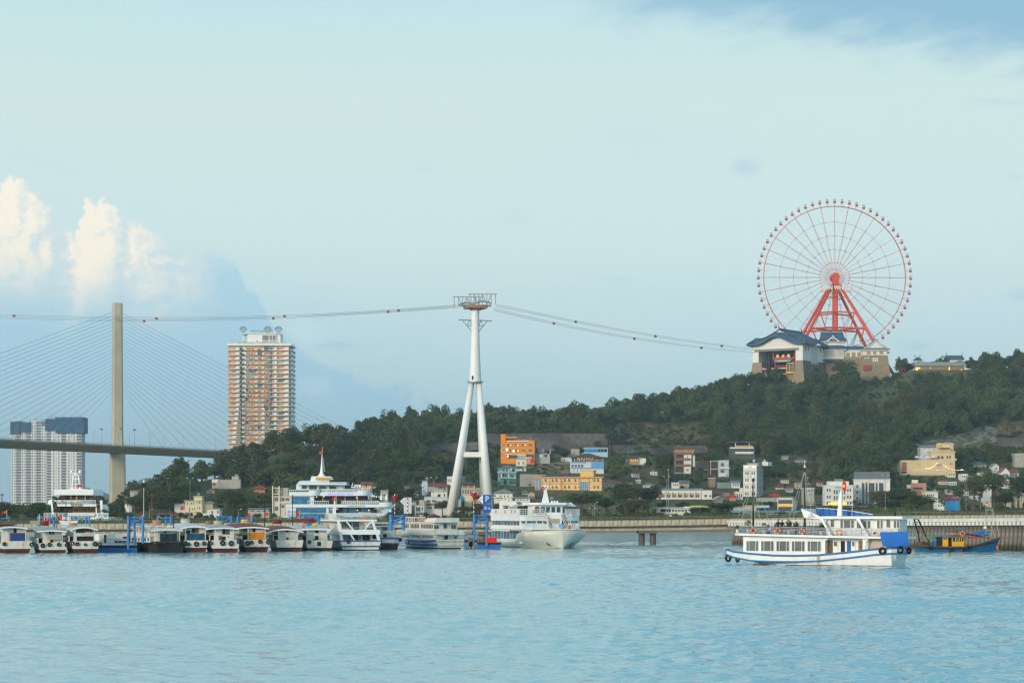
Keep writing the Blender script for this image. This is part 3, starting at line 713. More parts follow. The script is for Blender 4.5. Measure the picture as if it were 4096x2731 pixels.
q=MB();q.box((1846-1901)*ts,(1932-1901)*ts,3.5,5.2,zof(TD,1827),zof(TD,1809));obj('crossbeam',q,TWM,TW)
q=MB();q.tube(tl(1901,1530),tl(1901,1526.5),31*ts,31*ts,28)
for k in range(20):
    a=2*math.pi*k/20;c=Vector((math.cos(a)*32*ts,math.sin(a)*32*ts,0));q.tube(tl(1901,1527)+c,tl(1901,1521)+c,.05,n=4)
obj('ring_platform',q,POLE,TW)
q=MB();q.box(-1.0,-.35,-24.1*ts,-20*ts,zof(TD,1519),zof(TD,1504));obj('doorway',q,DARK,TW,loc=(-4.0*ts,0,0))
ORB=mat('orange_steel',(.50,.17,.10),rough=.5);GST=mat('grey_truss',(.27,.28,.28),rough=.5)
hy=tl(1901,1235).z
q=MB();q.box(-40*ts,42*ts,-4,4,hy+.05,hy+1.0);obj('head_beam',q,ORB,TW,rz=.25)
q=MB();q.box(-22*ts,24*ts,-2,2,hy-.5,hy+.04);obj('head_plate',q,CONC_G,TW)
q=MB();q.box(-62*ts,64*ts,-.9,.9,hy+1.05,hy+1.6);q.box(-50*ts,50*ts,-3.8,-2.4,hy+1.05,hy+1.5);q.box(-50*ts,50*ts,2.4,3.8,hy+1.05,hy+1.5);obj('head_girder',q,GST,TW)
for yy,xo in ((-3.3,30*ts),(3.3,-34*ts)):
    q=MB();pts=[(xo+(k-8)/8*36*ts,yy,hy+3.0-1.0*((k-8)/8)**2-.1) for k in range(17)]
    for k in range(16):
        a,c=pts[k],pts[k+1];q.add([(a[0],yy-.35,a[2]-.45),(c[0],yy-.35,c[2]-.45),(c[0],yy+.35,c[2]-.45),(a[0],yy+.35,a[2]-.45),(a[0],yy-.35,a[2]+.3),(c[0],yy-.35,c[2]+.3),(c[0],yy+.35,c[2]+.3),(a[0],yy+.35,a[2]+.3)],[(0,3,2,1),(4,5,6,7),(0,1,5,4),(1,2,6,5),(2,3,7,6),(3,0,4,7)])
    obj('rope_saddle',q,mat('saddle_steel',(.20,.25,.32),rough=.5),TW)
    q=MB();zt=hy+5.2+(.5 if yy < 0 else 0);xs=[xo+k*17*ts for k in (-3,-2,-1,0,1,2,3)]
    q.box(xs[0]-.6,xs[-1]+.6,yy-.15,yy+.15,zt,zt+.35)
    for k,x in enumerate(xs): q.tube((x,yy,zt),(x,yy,hy+1.5),.14,n=5)
    for k in range(1,5): q.tube((xs[k],yy,zt if k % 2 else hy+1.6),(xs[k+1],yy,hy+1.6 if k % 2 else zt),.16,n=5)
    obj('head_truss',q,GST,TW)
zt=zof(TD,1281)
for sgn in (-1,1):
    q=MB();e=sgn*66*ts
    for yy in (-1.3,1.3): q.tube((sgn*15*ts,yy,zt),(e,yy,zt-sgn*.25),.12,n=5);q.tube((sgn*15.5*ts,yy,zt-4.6),(sgn*50*ts,yy,zt-.1),.09,n=4);q.tube((sgn*33*ts,yy,zt-2.4),(sgn*15*ts,yy,zt-2.2),.08,n=4);q.tube((sgn*33*ts,yy,zt-2.4),(sgn*22*ts,yy,zt),.08,n=4);q.tube((sgn*15*ts,yy,zt-2.2),(sgn*22*ts,yy,zt),.08,n=4)
    q.tube((e,-1.3,zt-sgn*.25),(e,1.3,zt-sgn*.25),.12,n=4);obj('lower_gantry',q,GST,TW)
ROPE=mat('rope_steel',(.16,.17,.17),rough=.5)
def ropeline(pts,r,name='rope'):
    "pts of (sx, sy, D): smooth hanging line"
    sx=[p[0] for p in pts];xs=np.linspace(sx[0],sx[-1],40)
    co=np.polyfit(sx,[p[1] for p in pts],min(4,len(pts)-1));ys=np.polyval(co,xs);Dd=np.interp(xs,sx,[p[2] for p in pts])
    return [P(a,c,e) for a,c,e in zip(xs,ys,Dd)]
RL1=[(-400,1243,1700),(0,1257,1560),(480,1269,1390),(900,1266,1250),(1300,1254,1120),(1822,1220,952)]
RL2=[(-400,1254,1704),(0,1268,1564),(480,1280,1394),(900,1274,1254),(1300,1259,1124),(1840,1222,956)]
RR1=[(1984,1218,952),(2300,1282,1090),(2600,1337,1250),(2880,1378,1450),(3020,1397,1690)]
RR2=[(1975,1234,956),(2220,1290,1060),(2520,1347,1210),(2800,1386,1400),(3020,1408,1692)]
for nm,pl in (('upper left haul rope sagging from the tower to the left edge',RL1),('lower left haul rope sagging from the tower to the left edge',RL2),('upper right haul rope running from the tower to the castle',RR1),('lower right haul rope running from the tower to the castle',RR2)):
    pts=ropeline(pl,0);rp=thing('cable_car_rope',nm,'rope',pts[0])
    for off in (0,.75):
        q=MB();q.path([p-pts[0]+Vector((0,.4 if off else 0,-off)) for p in pts],.085,4);obj('rope_strand',q,ROPE,rp)
CABR=mat('gondola_red',(.40,.06,.05),rough=.4);CABY=mat('gondola_yellow',(.55,.40,.10),rough=.4)
def gondola(sx,pl,label):
    pts=ropeline(pl,0);sxx=[CX+p.x/p.y*F for p in pts];k=int(np.argmin(np.abs(np.array(sxx)-sx)));p=pts[k];s=mpp(p.y)
    t=thing('cable_car',label,'cable car',p,0,'cable cars hanging on the ropes');w=5.5*s;h=9.5*s
    q=MB();q.prism([(-w*.62,-h*.95),(w*.62,-h*.95),(w,-h*.62),(w,-h*.38),(-w,-h*.38),(-w,-h*.62)],-w*.8,w*.8);obj('cabin',q,CABR,t)
    q=MB();q.prism([(-w*.98,-h*.37),(w*.98,-h*.37),(w*.8,-h*.14),(-w*.8,-h*.14)],-w*.75,w*.75);obj('cabin_window',q,GLASS,t)
    q=MB();q.box(-w*.85,w*.85,-w*.82,w*.82,-h*.13,-h*.06);obj('cabin_roof',q,CABY,t)
    q=MB();q.tube((0,0,-h*.06),(0,0,.05),w*.12,n=5);q.box(-w*.6,w*.6,-w*.1,w*.1,0,w*.2);obj('hanger',q,GST,t)
for i,sx in enumerate((82,560,644,1075,1162,1538,1622)): gondola(sx,RL1 if i % 2 == 0 else RL2,['red cable car nearest the left edge of the picture','red cable car just right of the bridge pylon','red cable car second to the right of the bridge pylon','red cable car above the left half of the high rise roof','red cable car above the right half of the high rise roof','red cable car farther of the pair left of the tower','red cable car nearer of the pair left of the tower'][i])
for i,sx in enumerate((2218,2302,2528,2610,2802,2880)): gondola(sx,RR2 if i % 2 == 0 else RR1,['red cable car first to the right of the tower','red cable car second to the right of the tower','red cable car third to the right of the tower','red cable car fourth to the right of the tower','red cable car second from the castle on the rope','red cable car on the rope nearest the castle'][i])
# ================================================================== ferris wheel
WD=1775.0;ws=mpp(WD);WR=mat('wheel_red',(.66,.075,.03),rough=.5,var=.08,scale=.1);WR2=mat('wheel_rim',(.66,.15,.045),rough=.5,var=.08)
hub=P(3338.5,1110,WD);gz=terrain([hub.x],[WD])[0]
FW=thing('ferris_wheel','giant orange red ferris wheel standing behind the castle on the hill','ferris wheel',(hub.x,WD,gz),R(1.5));hz=hub.z-gz
RAD=284.5*ws;NS=32
def ringpoly(r,y,rad,n):
    q=MB();pts=[(math.cos(2*math.pi*k/n)*r,y,hz+math.sin(2*math.pi*k/n)*r) for k in range(n)]
    for k in range(n): q.tube(pts[k],pts[(k+1) % n],rad,n=5,cap=False)
    return q
for y in (-.8,.8): obj('rim',MB().ring((0,y,hz),RAD,.24,'y',96,6),WR2,FW,smooth=True)
for fr,rd in ((.78,.12),(.585,.12),(.395,.12),(.21,.12),(.125,.12)): obj('inner_ring',ringpoly(RAD*fr,0,rd,NS),WR2,FW)
for k in range(NS):
    a=math.pi/2+2*math.pi*k/NS;q=MB();ca,sa=math.cos(a),math.sin(a)
    for y0,y1 in ((-2.6,-.8),(2.6,.8)): q.tube((ca*1.8,y0,hz+sa*1.8),(ca*RAD,y1,hz+sa*RAD),.11,n=5)
    for fr in (.21,.395,.585,.78,1.0): q.tube((ca*RAD*fr-.001,-1.3,hz+sa*RAD*fr),(ca*RAD*fr,1.3,hz+sa*RAD*fr),.28,n=5)
    obj('spoke',q,WR,FW)
    a2=a+2*math.pi/NS*1.5
    obj('brace_wire',MB().tube((math.cos(a)*RAD*.395,0,hz+math.sin(a)*RAD*.395),(math.cos(a2)*RAD,0,hz+math.sin(a2)*RAD),.03,n=4,cap=False),POLE,FW)
cab=MB();cab.prism([(-.85,-1.7),(.85,-1.7),(1.05,-.2),(-1.05,-.2)],-1.0,1.0);CABM=cab.mesh('cabin',mat('cabin_red',(.48,.035,.05),rough=.35))
cw_=MB();cw_.prism([(-1.0,-.19),(1.0,-.19),(.85,1.1),(-.85,1.1)],-.95,.95);CWM=cw_.mesh('cabin_glass',glassmat('cabin_glass',(.45,.52,.54),rough=.15))
cr_=MB();cr_.box(-.9,.9,-1,1,1.11,1.35);cr_.box(-.1,.1,-1,1,1.35,1.8);CRM=cr_.mesh('cabin_roof',mat('cabin_roof',(.35,.28,.27)))
RC=306*ws
for k in range(64):
    a=math.pi/2+2*math.pi*k/64;x,z=math.cos(a)*RC,hz+math.sin(a)*RC
    c=obj('cabin',CABM,None,FW,(x,0,z));obj('cabin_glass',CWM,None,c);obj('cabin_roof',CRM,None,c)
    xi,zi=math.cos(a)*RAD,hz+math.sin(a)*RAD
    obj('cabin_arm',MB().tube((xi,0,zi),(x-math.cos(a)*1.2,0,z-math.sin(a)*1.2),.13,n=4),WR,FW)
q=MB();q.tube((0,-6,hz),(0,6,hz),3.0,n=20);obj('hub',q,WR,FW,smooth=False)
q=MB();q.box(-2.6,2.6,-6.6,-5.2,hz-9,hz+1.2);q.prism([(-2.6,hz+1.2),(2.6,hz+1.2),(1.5,hz+3.0),(-1.5,hz+3.0)],-6.6,-5.2);obj('hub_housing',q,WR,FW)
wl=lambda sx,sy: ((sx-3338.5)*ws,zof(WD,sy)-gz)
for y0,y1 in ((-6.5,-19),(6.5,19)):
    for sgn in (-1,1):
        x1,z1=wl(3338.5+sgn*146,1385);x0,z0=wl(3338.5+sgn*12,1140)
        dirv=Vector((x1-x0,y1-y0,z1-z0));e=Vector((x0,y0,z0))+dirv*((z0+2)/(z0-z1));obj('support_leg',MB().tube((x0,y0,z0),e,1.15,1.25,12),WR,FW,smooth=True)
    obj('centre_column',MB().tube((0,y0*.8,hz-6),(0,y0*.8,0),1.7 if y0 < 0 else 1.0,n=14),WR,FW,smooth=True)
for sy,w,r in ((1190,38,.45),(1253,70,.8),(1317,104,.95)):
    q=MB();z=wl(0,sy)[1];fr=(sy-1140)/(1385-1140.0);yy=-6.5-12.5*fr
    for y in (yy,-yy): q.tube((-w*ws,y,z-.6),(0,y*.8,z+.5),r*.8,n=8);q.tube((0,y*.8,z+.5),(w*ws,y,z-.6),r*.8,n=8)
    if sy == 1317: q.tube((-w*ws,yy,z),(0,-yy,z),.7,n=6);q.tube((w*ws,yy,z),(0,-yy,z),.7,n=6)
    obj('crossbeam',q,WR,FW)
for sgn in (-1,1):
    q=MB();x0,z0=wl(3338.5+sgn*68,1257);x1,z1=wl(3338.5+sgn*50,1317);q.tube((x0,-12.5,z0),(x1,-15.8,z1),.5,n=8)
    x0,z0=wl(3338.5+sgn*104,1320);x1,z1=wl(3338.5+sgn*86,1372);q.tube((x0,-16,z0),(x1,-18,z1),.6,n=8);obj('strut',q,WR,FW)
    q=MB()
    for k in range(4):
        x0,z0=wl(3338.5+sgn*(72-k*2),1262);x1,z1=wl(3338.5+sgn*(60-k*8),1312);q.tube((x0,12-k,z0),(x1,13,z1),.1,n=4)
        x0,z0=wl(3338.5+sgn*(106-k*2),1322);x1,z1=wl(3338.5+sgn*(90-k*5),1375);q.tube((x0,15-k,z0),(x1,17,z1),.16,n=4)
    obj('stair_flight',q,WR,FW)
# sign
zz=wl(0,1157)[1]
q=MB()
for k in range(9): x=(-60+15*k)*ws;q.box(x-.08,x+.08,-8.3,-8.0,zz-3.2,zz+2.6)
for z in (-3.2,-2.4): q.box(-61*ws,61*ws,-8.3,-8.1,zz+z,zz+z+.25)
obj('sign_frame',q,WR2,FW)
text('sign_lettering','SUN WHEEL',4.6,mat('sign_white',(.85,.82,.75),rough=.4),FW,(0,-9.6,zz+.1),ext=.25,bold=.03,sx=118*ws/(4.6*5.75))

# ================================================================== castle-like cable car station
ROOF_T=mat('castle_tile',(.045,.10,.15),rough=.6,var=.2,scale=.4,bump=.4,bscale=3.0)
STONE=mat('rubble_stone',(.34,.26,.175),var=.25,scale=.6,bump=.5,bscale=1.8,grain=.55,streak=.3)
STONE_SHADED=mat('rubble_stone_shaded',(.16,.155,.15),var=.25,scale=.6,bump=.5,bscale=1.8,grain=.5)
CWALL=mat('castle_plaster',(.76,.76,.74),var=.04);LATT=mat('lattice_wood',(.45,.32,.18))
def box_taper(b_,x0,x1,y0,y1,z0,z1,fl):
    "battered block: base wider by fl on each side, slightly concave"
    def rect(f,z): return [(x0-f,y0-f,z),(x1+f,y0-f,z),(x1+f,y1+f,z),(x0-f,y1+f,z)]
    b_.loft([rect(fl,z0),rect(fl*.6,z0+(z1-z0)*.33),rect(fl*.27,z0+(z1-z0)*.66),rect(0,z1)],closed=True)
CD=1700.0;cs=mpp(CD)
def castle_station():
    a=R(-33)  # turned so that the right flank shows
    corner=P(3211,0,CD);g=zof(CD,1545)
    t=thing('cable_car_station','castle like cable car station with blue tiled roof and open front','station',(corner.x,CD,g),a)
    Wf=(3205-3018)*cs/math.cos(a);Ds=(3318-3178)*cs/abs(math.sin(a))*.84
    zt=zof(CD,1372)-g;zs=zof(CD,1440)-g  # eaves and top of the stone
    # local x runs along the front (right end at 0), local y runs back
    x0,x1,y1=-Wf,0.0,Ds
    q=MB();fl=5.5
    box_taper(q,x1-6.5,x1,0,y1,-14,zs,fl);obj('stone_base',q,STONE_SHADED,t)  # flank block in a grey copy of the rubble, shade put into its colour
    q=MB();box_taper(q,x0,x0+7.5,-.05,y1-3,-14,zs-.4,fl);obj('stone_base',q,STONE,t)
    q=MB();q.box(x1-6.9,x1-.0,-.3,-.06,6,zs-.1)
    q=MB();q.add([(x1-9,-5.4,-14),(x1+5.2,-5.6,-14),(x1+.1,-.12,zs-.05),(x1-6.6,-.12,zs-.05)],[(0,1,2,3)]);obj('stone_facing',q,STONE,t)
    bx('front_wall',STONE,t,x0+6,x1-6.4,.5,2.5,-14,zof(CD,1495)-g)
    bx('station_floor',CONC_G,t,x0+4,x1-5,2.5,y1-4,zof(CD,1496)-g,zof(CD,1494)-g)
    bx('right_wall',CWALL,t,x1-6,x1,0,y1,zs+.01,zt)
    bx('left_wall',CWALL,t,x0,x0+5,0,y1,zs-.39,zt);bx('rear_wall',mat('hall_brown',(.13,.06,.045)),t,x0+5.01,x1-6.01,y1-3,y1-1,8,zt)
    bx('lintel',CWALL,t,x0+5.01,x1-6.01,0,3,zof(CD,1392)-g,zt)
    bx('lintel_beam',mat('slate_beam',(.22,.22,.21)),t,x0+2,x1-3.5,-.8,-.05,zof(CD,1399)-g,zof(CD,1390)-g)
    # curved gable front under the roof
    W2=Wf/2;xm=x0+W2;pts=[]
    for k in range(25):
        u_=-1+2*k/24.0;pts.append((xm+u_*W2*.93,zt+6.2*math.exp(-(u_/.42)**2)+.2))
    q=MB();q.prism([(xm-W2*.93,zt-.5)]+pts+[(xm+W2*.93,zt-.5)],-.35,.6);obj('curved_gable',q,CWALL,t)
    # roof: curved front skirt, main ridge running back
    zr=zof(CD,1310)-g
    secs=[]
    for yy,hh,wv in ((-4.2,-.6,1.0),(-2.5,.6,1.0),(.5,2.6,.98),(3.5,4.8,.92)):
        secs.append([(xm+(-1+2*k/32.0)*(W2+3.6-(yy+4.2)*.6),yy,zt+hh+6.8*math.exp(-((-1+2*k/32.0)/.44)**2)*wv*(1.0 if yy < 2 else .75)+1.2*abs(-1+2*k/32.0)**4) for k in range(33)])
    q=MB();q.loft(secs,caps=False);q.loft([[(p[0],p[1],p[2]-.9) for p in c] for c in secs[::-1]],caps=False)
    q.loft([[(p[0],p[1],p[2]-.9) for p in secs[0]],secs[0]],caps=False);obj('roof_skirt',q,ROOF_T,t,smooth=True)
    q=MB();sd_=[]
    for yy in (2.6,y1+1.5):
        prof=[]
        for k in range(9):
            f_=k/8.0;prof.append((xm-(W2*.62)*(1-f_) ,yy,zt+5.6+(zr-zt-5.6)*(f_**1.12)))
        for k in range(7,-1,-1):
            f_=k/8.0;prof.append((xm+(W2*.62)*(1-f_) ,yy,zt+5.6+(zr-zt-5.6)*(f_**1.12)))
        sd_.append(prof)
    q.loft(sd_,closed=False,caps=False);q.loft([[(p[0],p[1],p[2]-.7) for p in c] for c in sd_[::-1]],caps=False);obj('main_roof',q,ROOF_T,t,smooth=True)
    q=MB();pr=sd_[0];q.prism([(p[0],p[2]-.75) for p in pr],3.2,3.6);obj('gable_wall',q,CWALL,t)
    # side skirts
    for sgn in (-1,1):
        xo=xm+sgn*(W2+3.5);xi=xm+sgn*W2*.60;sec=[]
        for j in range(13):
            yy=-4.0+(y1+8.0)*j/12.0;up=.9*abs(-1+2*j/12.0)**4;bulge=2.4*math.exp(-((yy-y1*.5)/4.2)**2)
            sec.append([(xo,yy,zt-.5+up+bulge*1.0),(xm+sgn*(W2+1.2),yy,zt+1.4+bulge*.9+up*.5),(xm+sgn*W2*.85,max(yy,.5),zt+3.4),(xi,max(yy,2.5),zt+6.0)])
        q=MB();q.loft(sec,caps=False);q.loft([[(p[0],p[1],p[2]-.8) for p in c] for c in sec[::-1]],caps=False);q.loft([[c[0],(c[0][0],c[0][1],c[0][2]-.8)] for c in sec],caps=False);obj('side_roof',q,ROOF_T,t,smooth=True)
    q=MB();q.tube((xm,2.4,zr+.2),(xm,y1+1.5,zr+.2),.55,n=8);obj('ridge',q,ROOF_T,t)
    for yy in (2.4,y1+1.4): q=MB();q.path([(xm,yy,zr+.4),(xm,yy-.2,zr+1.6),(xm,yy-.9,zr+2.4),(xm,yy-.5,zr+3.1)],[.5,.4,.25,.08],6);obj('ridge_ornament',q,ROOF_T,t)
    # flank: lattice bay and small windows
    ql=MB()
    for k in range(10): yy=y1*.36+k*y1*.27/9;ql.box(x1+.02,x1+.35,yy-.16,yy+.16,zs-2.0,zt-.3)
    for z in np.linspace(zs-2,zt-.5,7): ql.box(x1+.02,x1+.3,y1*.35,y1*.64,z-.12,z+.12)
    obj('lattice_bay',ql,CWALL,t);bx('bay_panel',mat('bay_grey',(.55,.58,.60)),t,x1+.005,x1+.1,y1*.35,y1*.64,zs-2.2,zt-.3)
    for f_ in (.10,.22,.75,.90): q=MB();q.box(x1+.01,x1+.18,y1*f_,y1*f_+1.5,zs+7.5-3.0*f_*0,zs+10.8);obj('window',q,CONC_G,t)
    # machinery in the open hall
    RS=mat('station_red',(.50,.04,.045),rough=.5);zf=zof(CD,1494)-g
    q=MB()
    for xx in (x0+9,x0+17,x0+23): q.box(xx-.9,xx+.9,9,10.5,zf,zof(CD,1396)-g)
    obj('hall_column',q,mat('hall_black',(.03,.03,.035)),t)
    q=MB();xa,xb=x0+Wf*.42,x0+Wf*.74
    for xx in (xa,xb): q.tube((xx,4,zf),(xx-.8 if xx == xa else xx+.8,4,zf+9),.5,n=8);q.tube((xx-.8 if xx == xa else xx+.8,4,zf+9),(xx-2.5 if xx == xa else xx+2.5,4,zf+17),.45,n=8)
    q.tube((xa,4,zf+6.5),(xb,4,zf+6.5),.45,n=8);q.tube((xa-3,4,zf+12.5),(xb+3,4,zf+12.5),.8,n=8);obj('red_gantry',q,RS,t)
    # painted crest above the gantry, kept as plain coloured shapes
    q=MB();q.prism([(xa+.5,zf+9.6),(xb-.5,zf+9.6),(xb+.8,zf+11.6),(xa-.8,zf+11.6)],2.4,3.0);obj('crest_base',q,mat('crest_blue',(.05,.33,.55)),t)
    q=MB();q.prism([(xa,zf+11.9),(xb,zf+11.9),(xb-.3,zf+13.6),(xa+.3,zf+13.6)],2.5,3.0);obj('crest_band',q,mat('crest_red',(.65,.05,.03)),t)
    for f_,w in ((.16,1.3),(.5,1.1),(.84,1.3)): q=MB();q.tube((xa+(xb-xa)*f_,2.4,zf+14.2),(xa+(xb-xa)*f_,3.0,zf+14.2),w,n=14);obj('crest_disc',q,mat('crest_yellow',(.75,.60,.22)),t)
    q=MB();q.prism([(xa+2,zf+9.9),(xb-2,zf+9.9),(xb-2.6,zf+10.7),(xa+2.6,zf+10.7)],2.2,2.39);obj('crest_lettering',q,mat('crest_gold',(.75,.50,.08)),t)
    for xx0,xx1 in ((x0+5.5,x0+11.5),(x0+15.5,x1-13.5)):
        for z in (zf+.1,zf+4.4): q=MB();q.box(xx0,xx1,.2,.5,z,z+.7);obj('platform_edge',q,WHITE,t)
        for xx in (xx0+(5.2 if xx0 < x0+8 else .3),xx1-.3):
            if xx0 < x0+8 and xx > xx1-.5: continue
            q=MB();q.box(xx-.35,xx+.35,-.1,.19,zf-.5,zf+5);obj('red_buffer',q,RS,t)
    # cabin leaving the dock
    c=MB();xc=x1-9.6;zc=zf+.3
    c.box(xc-2.9,xc+2.9,-2.5,3.5,zc,zc+1.4);obj('docked_cabin_base',c,mat('cabin_yellow',(.70,.45,.03)),t)
    c=MB();c.prism([(xc-2.7,zc+1.41),(xc+2.7,zc+1.41),(xc+2.9,zc+7.6),(xc-2.0,zc+7.6)],-2.3,3.3);obj('docked_cabin_glass',c,glassmat('cabin_dark',(.06,.10,.14)),t)
    c=MB();c.box(xc-2.3,xc+3.0,-2.5,3.5,zc+7.61,zc+8.2);c.box(xc-2.9,xc-2.5,-2.55,-2.31,zc+1.4,zc+7.6);c.box(xc-.2,xc+.2,-2.55,-2.31,zc+1.4,zc+7.6);c.box(xc+2.6,xc+3.0,-2.55,-2.31,zc+1.4,zc+7.6);obj('docked_cabin_frame',c,mat('cabin_yellow',(.70,.45,.03)),t)
    c=MB();c.box(xc-2.7,xc+2.7,-2.54,-2.32,zc+3.9,zc+4.7);obj('docked_cabin_band',c,RS,t)
castle_station()
def castle_hall():
    D=1730.0;s=mpp(D);g=zof(D,1535);p=P(3290,0,D)
    t=thing('castle_hall','white walled castle hall with blue roofs on a stone base','castle',(p.x,D,g));X=lambda sx: (sx-3290)*s;Z=lambda sy: zof(D,sy)-g
    q=MB();box_taper(q,X(3448),X(3548),-3,22,-8,Z(1422),4.5);obj('stone_base',q,STONE,t)
    q=MB();box_taper(q,X(3378),X(3447),2,20,-8,Z(1428),.8);obj('stone_base',q,STONE,t)
    bx('stone_ledge',STONE,t,X(3296),X(3377),3,20,-8,Z(1436))
    bx('hall_wall',CWALL,t,X(3377),X(3450),2.5,20,Z(1427),Z(1396));bx('gate_wall',CWALL,t,X(3450)+.02,X(3546),-2.5,20,Z(1421),Z(1394))
    bx('tower_wall',CWALL,t,X(3294),X(3377)-.02,1,18,Z(1435),Z(1394));bx('upper_tower_wall',CWALL,t,X(3296),X(3379),3,16,Z(1383),Z(1362))
    def skirt(x0,x1,y0,y1,zb,h,ov,nm='eave_roof'):
        q=MB();a=[(x0-ov,y0-ov,zb),(x1+ov,y0-ov,zb),(x1+ov,y1+ov,zb),(x0-ov,y1+ov,zb)];c=[(x0,y0,zb+h),(x1,y0,zb+h),(x1,y1,zb+h),(x0,y1,zb+h)]
        a0=[(x_,y_,z_-.35) for x_,y_,z_ in a];q.loft([a0,a,c],closed=True);obj(nm,q,ROOF_T,t)
        q=MB();a1=[(x0-ov+.15,y0-ov+.15,zb-.9),(x1+ov-.15,y0-ov+.15,zb-.9),(x1+ov-.15,y1+ov-.15,zb-.9),(x0-ov+.15,y1+ov-.15,zb-.9)];q.loft([a1,[(x_,y_,z_+.54) for x_,y_,z_ in a1]],closed=True);obj('eave_board',q,CWALL,t)
    skirt(X(3294),X(3377),1,18,Z(1395),2.8,1.6);skirt(X(3378)+1.7,X(3452),3,19,Z(1396),2.6,1.2);skirt(X(3452),X(3546),-2.5,19,Z(1397),1.0,2.2)
    skirt(X(3296),X(3379),3,16,Z(1362),1.6,2.0)
    q=MB();q.loft([[(X(3287),1,Z(1359)),(X(3388),1,Z(1359)),(X(3388),18,Z(1359)),(X(3287),18,Z(1359))],[(X(3290),4.5,Z(1342)),(X(3379),4.5,Z(1342)),(X(3379),14,Z(1342)),(X(3290),14,Z(1342))],[(X(3290),9,Z(1326)),(X(3379),9,Z(1326)),(X(3379),10,Z(1326)),(X(3290),10,Z(1326))]],closed=True);obj('tower_roof',q,ROOF_T,t)
    q=MB();q.box(X(3288),X(3380),8.6,10.4,Z(1326),Z(1322));obj('ridge',q,mat('ridge_grey',(.35,.38,.40)),t)
    for sx in (3290,3378): q=MB();q.path([(X(sx),9.5,Z(1322)),(X(sx),9.5,Z(1318)),(X(sx)+.4,9.5,Z(1314))],[.4,.3,.06],6);obj('ridge_ornament',q,mat('ridge_grey',(.35,.38,.40)),t)
    def karahafu(xa,xb,zb,h,y,thick=1.6):
        n=20;pts=[(xa+(xb-xa)*k/n,zb+h*(1-abs(-1+2*k/n)**.75)**1.15) for k in range(n+1)]
        q=MB();q.prism([(x,z+.1) for x,z in pts]+[(x,z-thick) for x,z in pts[::-1]],y-1.2,y+6);obj('gable_roof',q,ROOF_T,t)
        q=MB();q.prism([(x,z-.35) for x,z in pts]+[(x,z-thick*.9) for x,z in pts[::-1]],y-1.5,y-1.21);obj('gable_board',q,CWALL,t)
        q=MB();q.prism([(xa+2,zb-.4)]+[(x,z-thick) for x,z in pts[3:-3]]+[(xb-2,zb-.4)],y-.6,y+.2);obj('gable_wall',q,CWALL,t)
    karahafu(X(3304),X(3360),Z(1361),4.6,2.2);karahafu(X(3452),X(3546),Z(1391),7.2,-3.0,1.2)
    q=MB()
    for k in range(18): x=X(3297)+k*(X(3374)-X(3297))/17;q.box(x-.22,x+.22,.7,.95,Z(1430),Z(1402))
    q.box(X(3295),X(3376),.65,.99,Z(1431),Z(1428));q.box(X(3295),X(3376),.65,.99,Z(1403),Z(1401));obj('lattice',q,CWALL,t);bx('lattice_panel',LATT,t,X(3297),X(3374),.9,.995,Z(1428),Z(1403))
    for a,c,y0,y1,yy in ((3386,3400,1409,1426,2.5),(3410,3423,1408,1427,2.5),(3432,3446,1407,1425,2.5),(3465,3479,1407,1418,-2.5),(3491,3503,1407,1418,-2.5),(3517,3530,1406,1417,-2.5)):
        q=MB();q.box(X(a),X(c),yy-.12,yy+.02,Z(y1),Z(y0));o=obj('window',q,LATT,t);q=MB()
        for k in range(4): x=X(a)+k*(X(c)-X(a))/3;q.box(x-.08,x+.08,yy-.2,yy-.121,Z(y1),Z(y0))
        obj('window_bars',q,mat('bar_brown',(.25,.17,.10)),o)
    bx('stone_trim',mat('cream_trim',(.60,.50,.36)),t,X(3449),X(3547),-3.4,-2.51,Z(1423),Z(1419.5))
    for k in range(3): q=MB();x=X(3488)+k*1.45;q.box(x,x+.95,-3.6,-3.2,Z(1459),Z(1431));obj('white_louvre',q,CWALL,t)
    q=MB();q.box(X(3450),X(3477),-5.9,-4.2,Z(1482),Z(1462));obj('red_panel',q,mat('panel_red',(.35,.05,.06)),t)
    for x_ in (3455,3466): q=MB();q.box(X(x_),X(x_+7),-3.8,-3.2,Z(1435),Z(1431));obj('small_sign',q,WHITE,t)
    q=MB();q.add([(X(3296),-2,Z(1440)),(X(3345),-2,Z(1447)),(X(3345),3,Z(1440)),(X(3296),3,Z(1434)),(X(3296),-2,Z(1442)),(X(3345),-2,Z(1449)),(X(3345),3,Z(1442)),(X(3296),3,Z(1436))],[(0,1,2,3),(7,6,5,4),(0,4,5,1),(1,5,6,2),(2,6,7,3),(3,7,4,0)]);obj('lean_to_roof',q,ROOF_T,t)
    for k,(w,y_) in enumerate(((3556,1402),(3561,1410))): q=MB();q.box(X(3547)+.05,X(w),2,18,Z(y_),Z(y_-3));obj('stepped_eave',q,ROOF_T,t)
    bx('end_wall',CWALL,t,X(3546)+.03,X(3551),4,16,Z(1470),Z(1404))
castle_hall()
def pavilion(sx0,sx1,ytop,ybot,D,label,wallm,group=None,ornament=True,h=.5):
    s=mpp(D);p=P((sx0+sx1)/2,ybot,D);W=(sx1-sx0)*s;t=thing('pavilion',label,'pavilion',(p.x,D,p.z),0,group);H_=(ybot-ytop)*s
    bx('wall',wallm,t,-W/2*.85,W/2*.85,.6,6,-3,H_*(1-h));q=MB();q.hip(-W/2,W/2,0,7,H_*(1-h),H_,ins=1.2,ov=.5);obj('roof',q,ROOF_T,t)
    if ornament:
        for e in (-1,1): q=MB();x=e*(W/2-1.2);q.path([(x,3.5,H_-.2),(x+e*.5,3.5,H_+1.2),(x+e*.1,3.5,H_+2.2)],[.35,.28,.08],5);obj('ridge_ornament',q,ROOF_T,t)
    return t
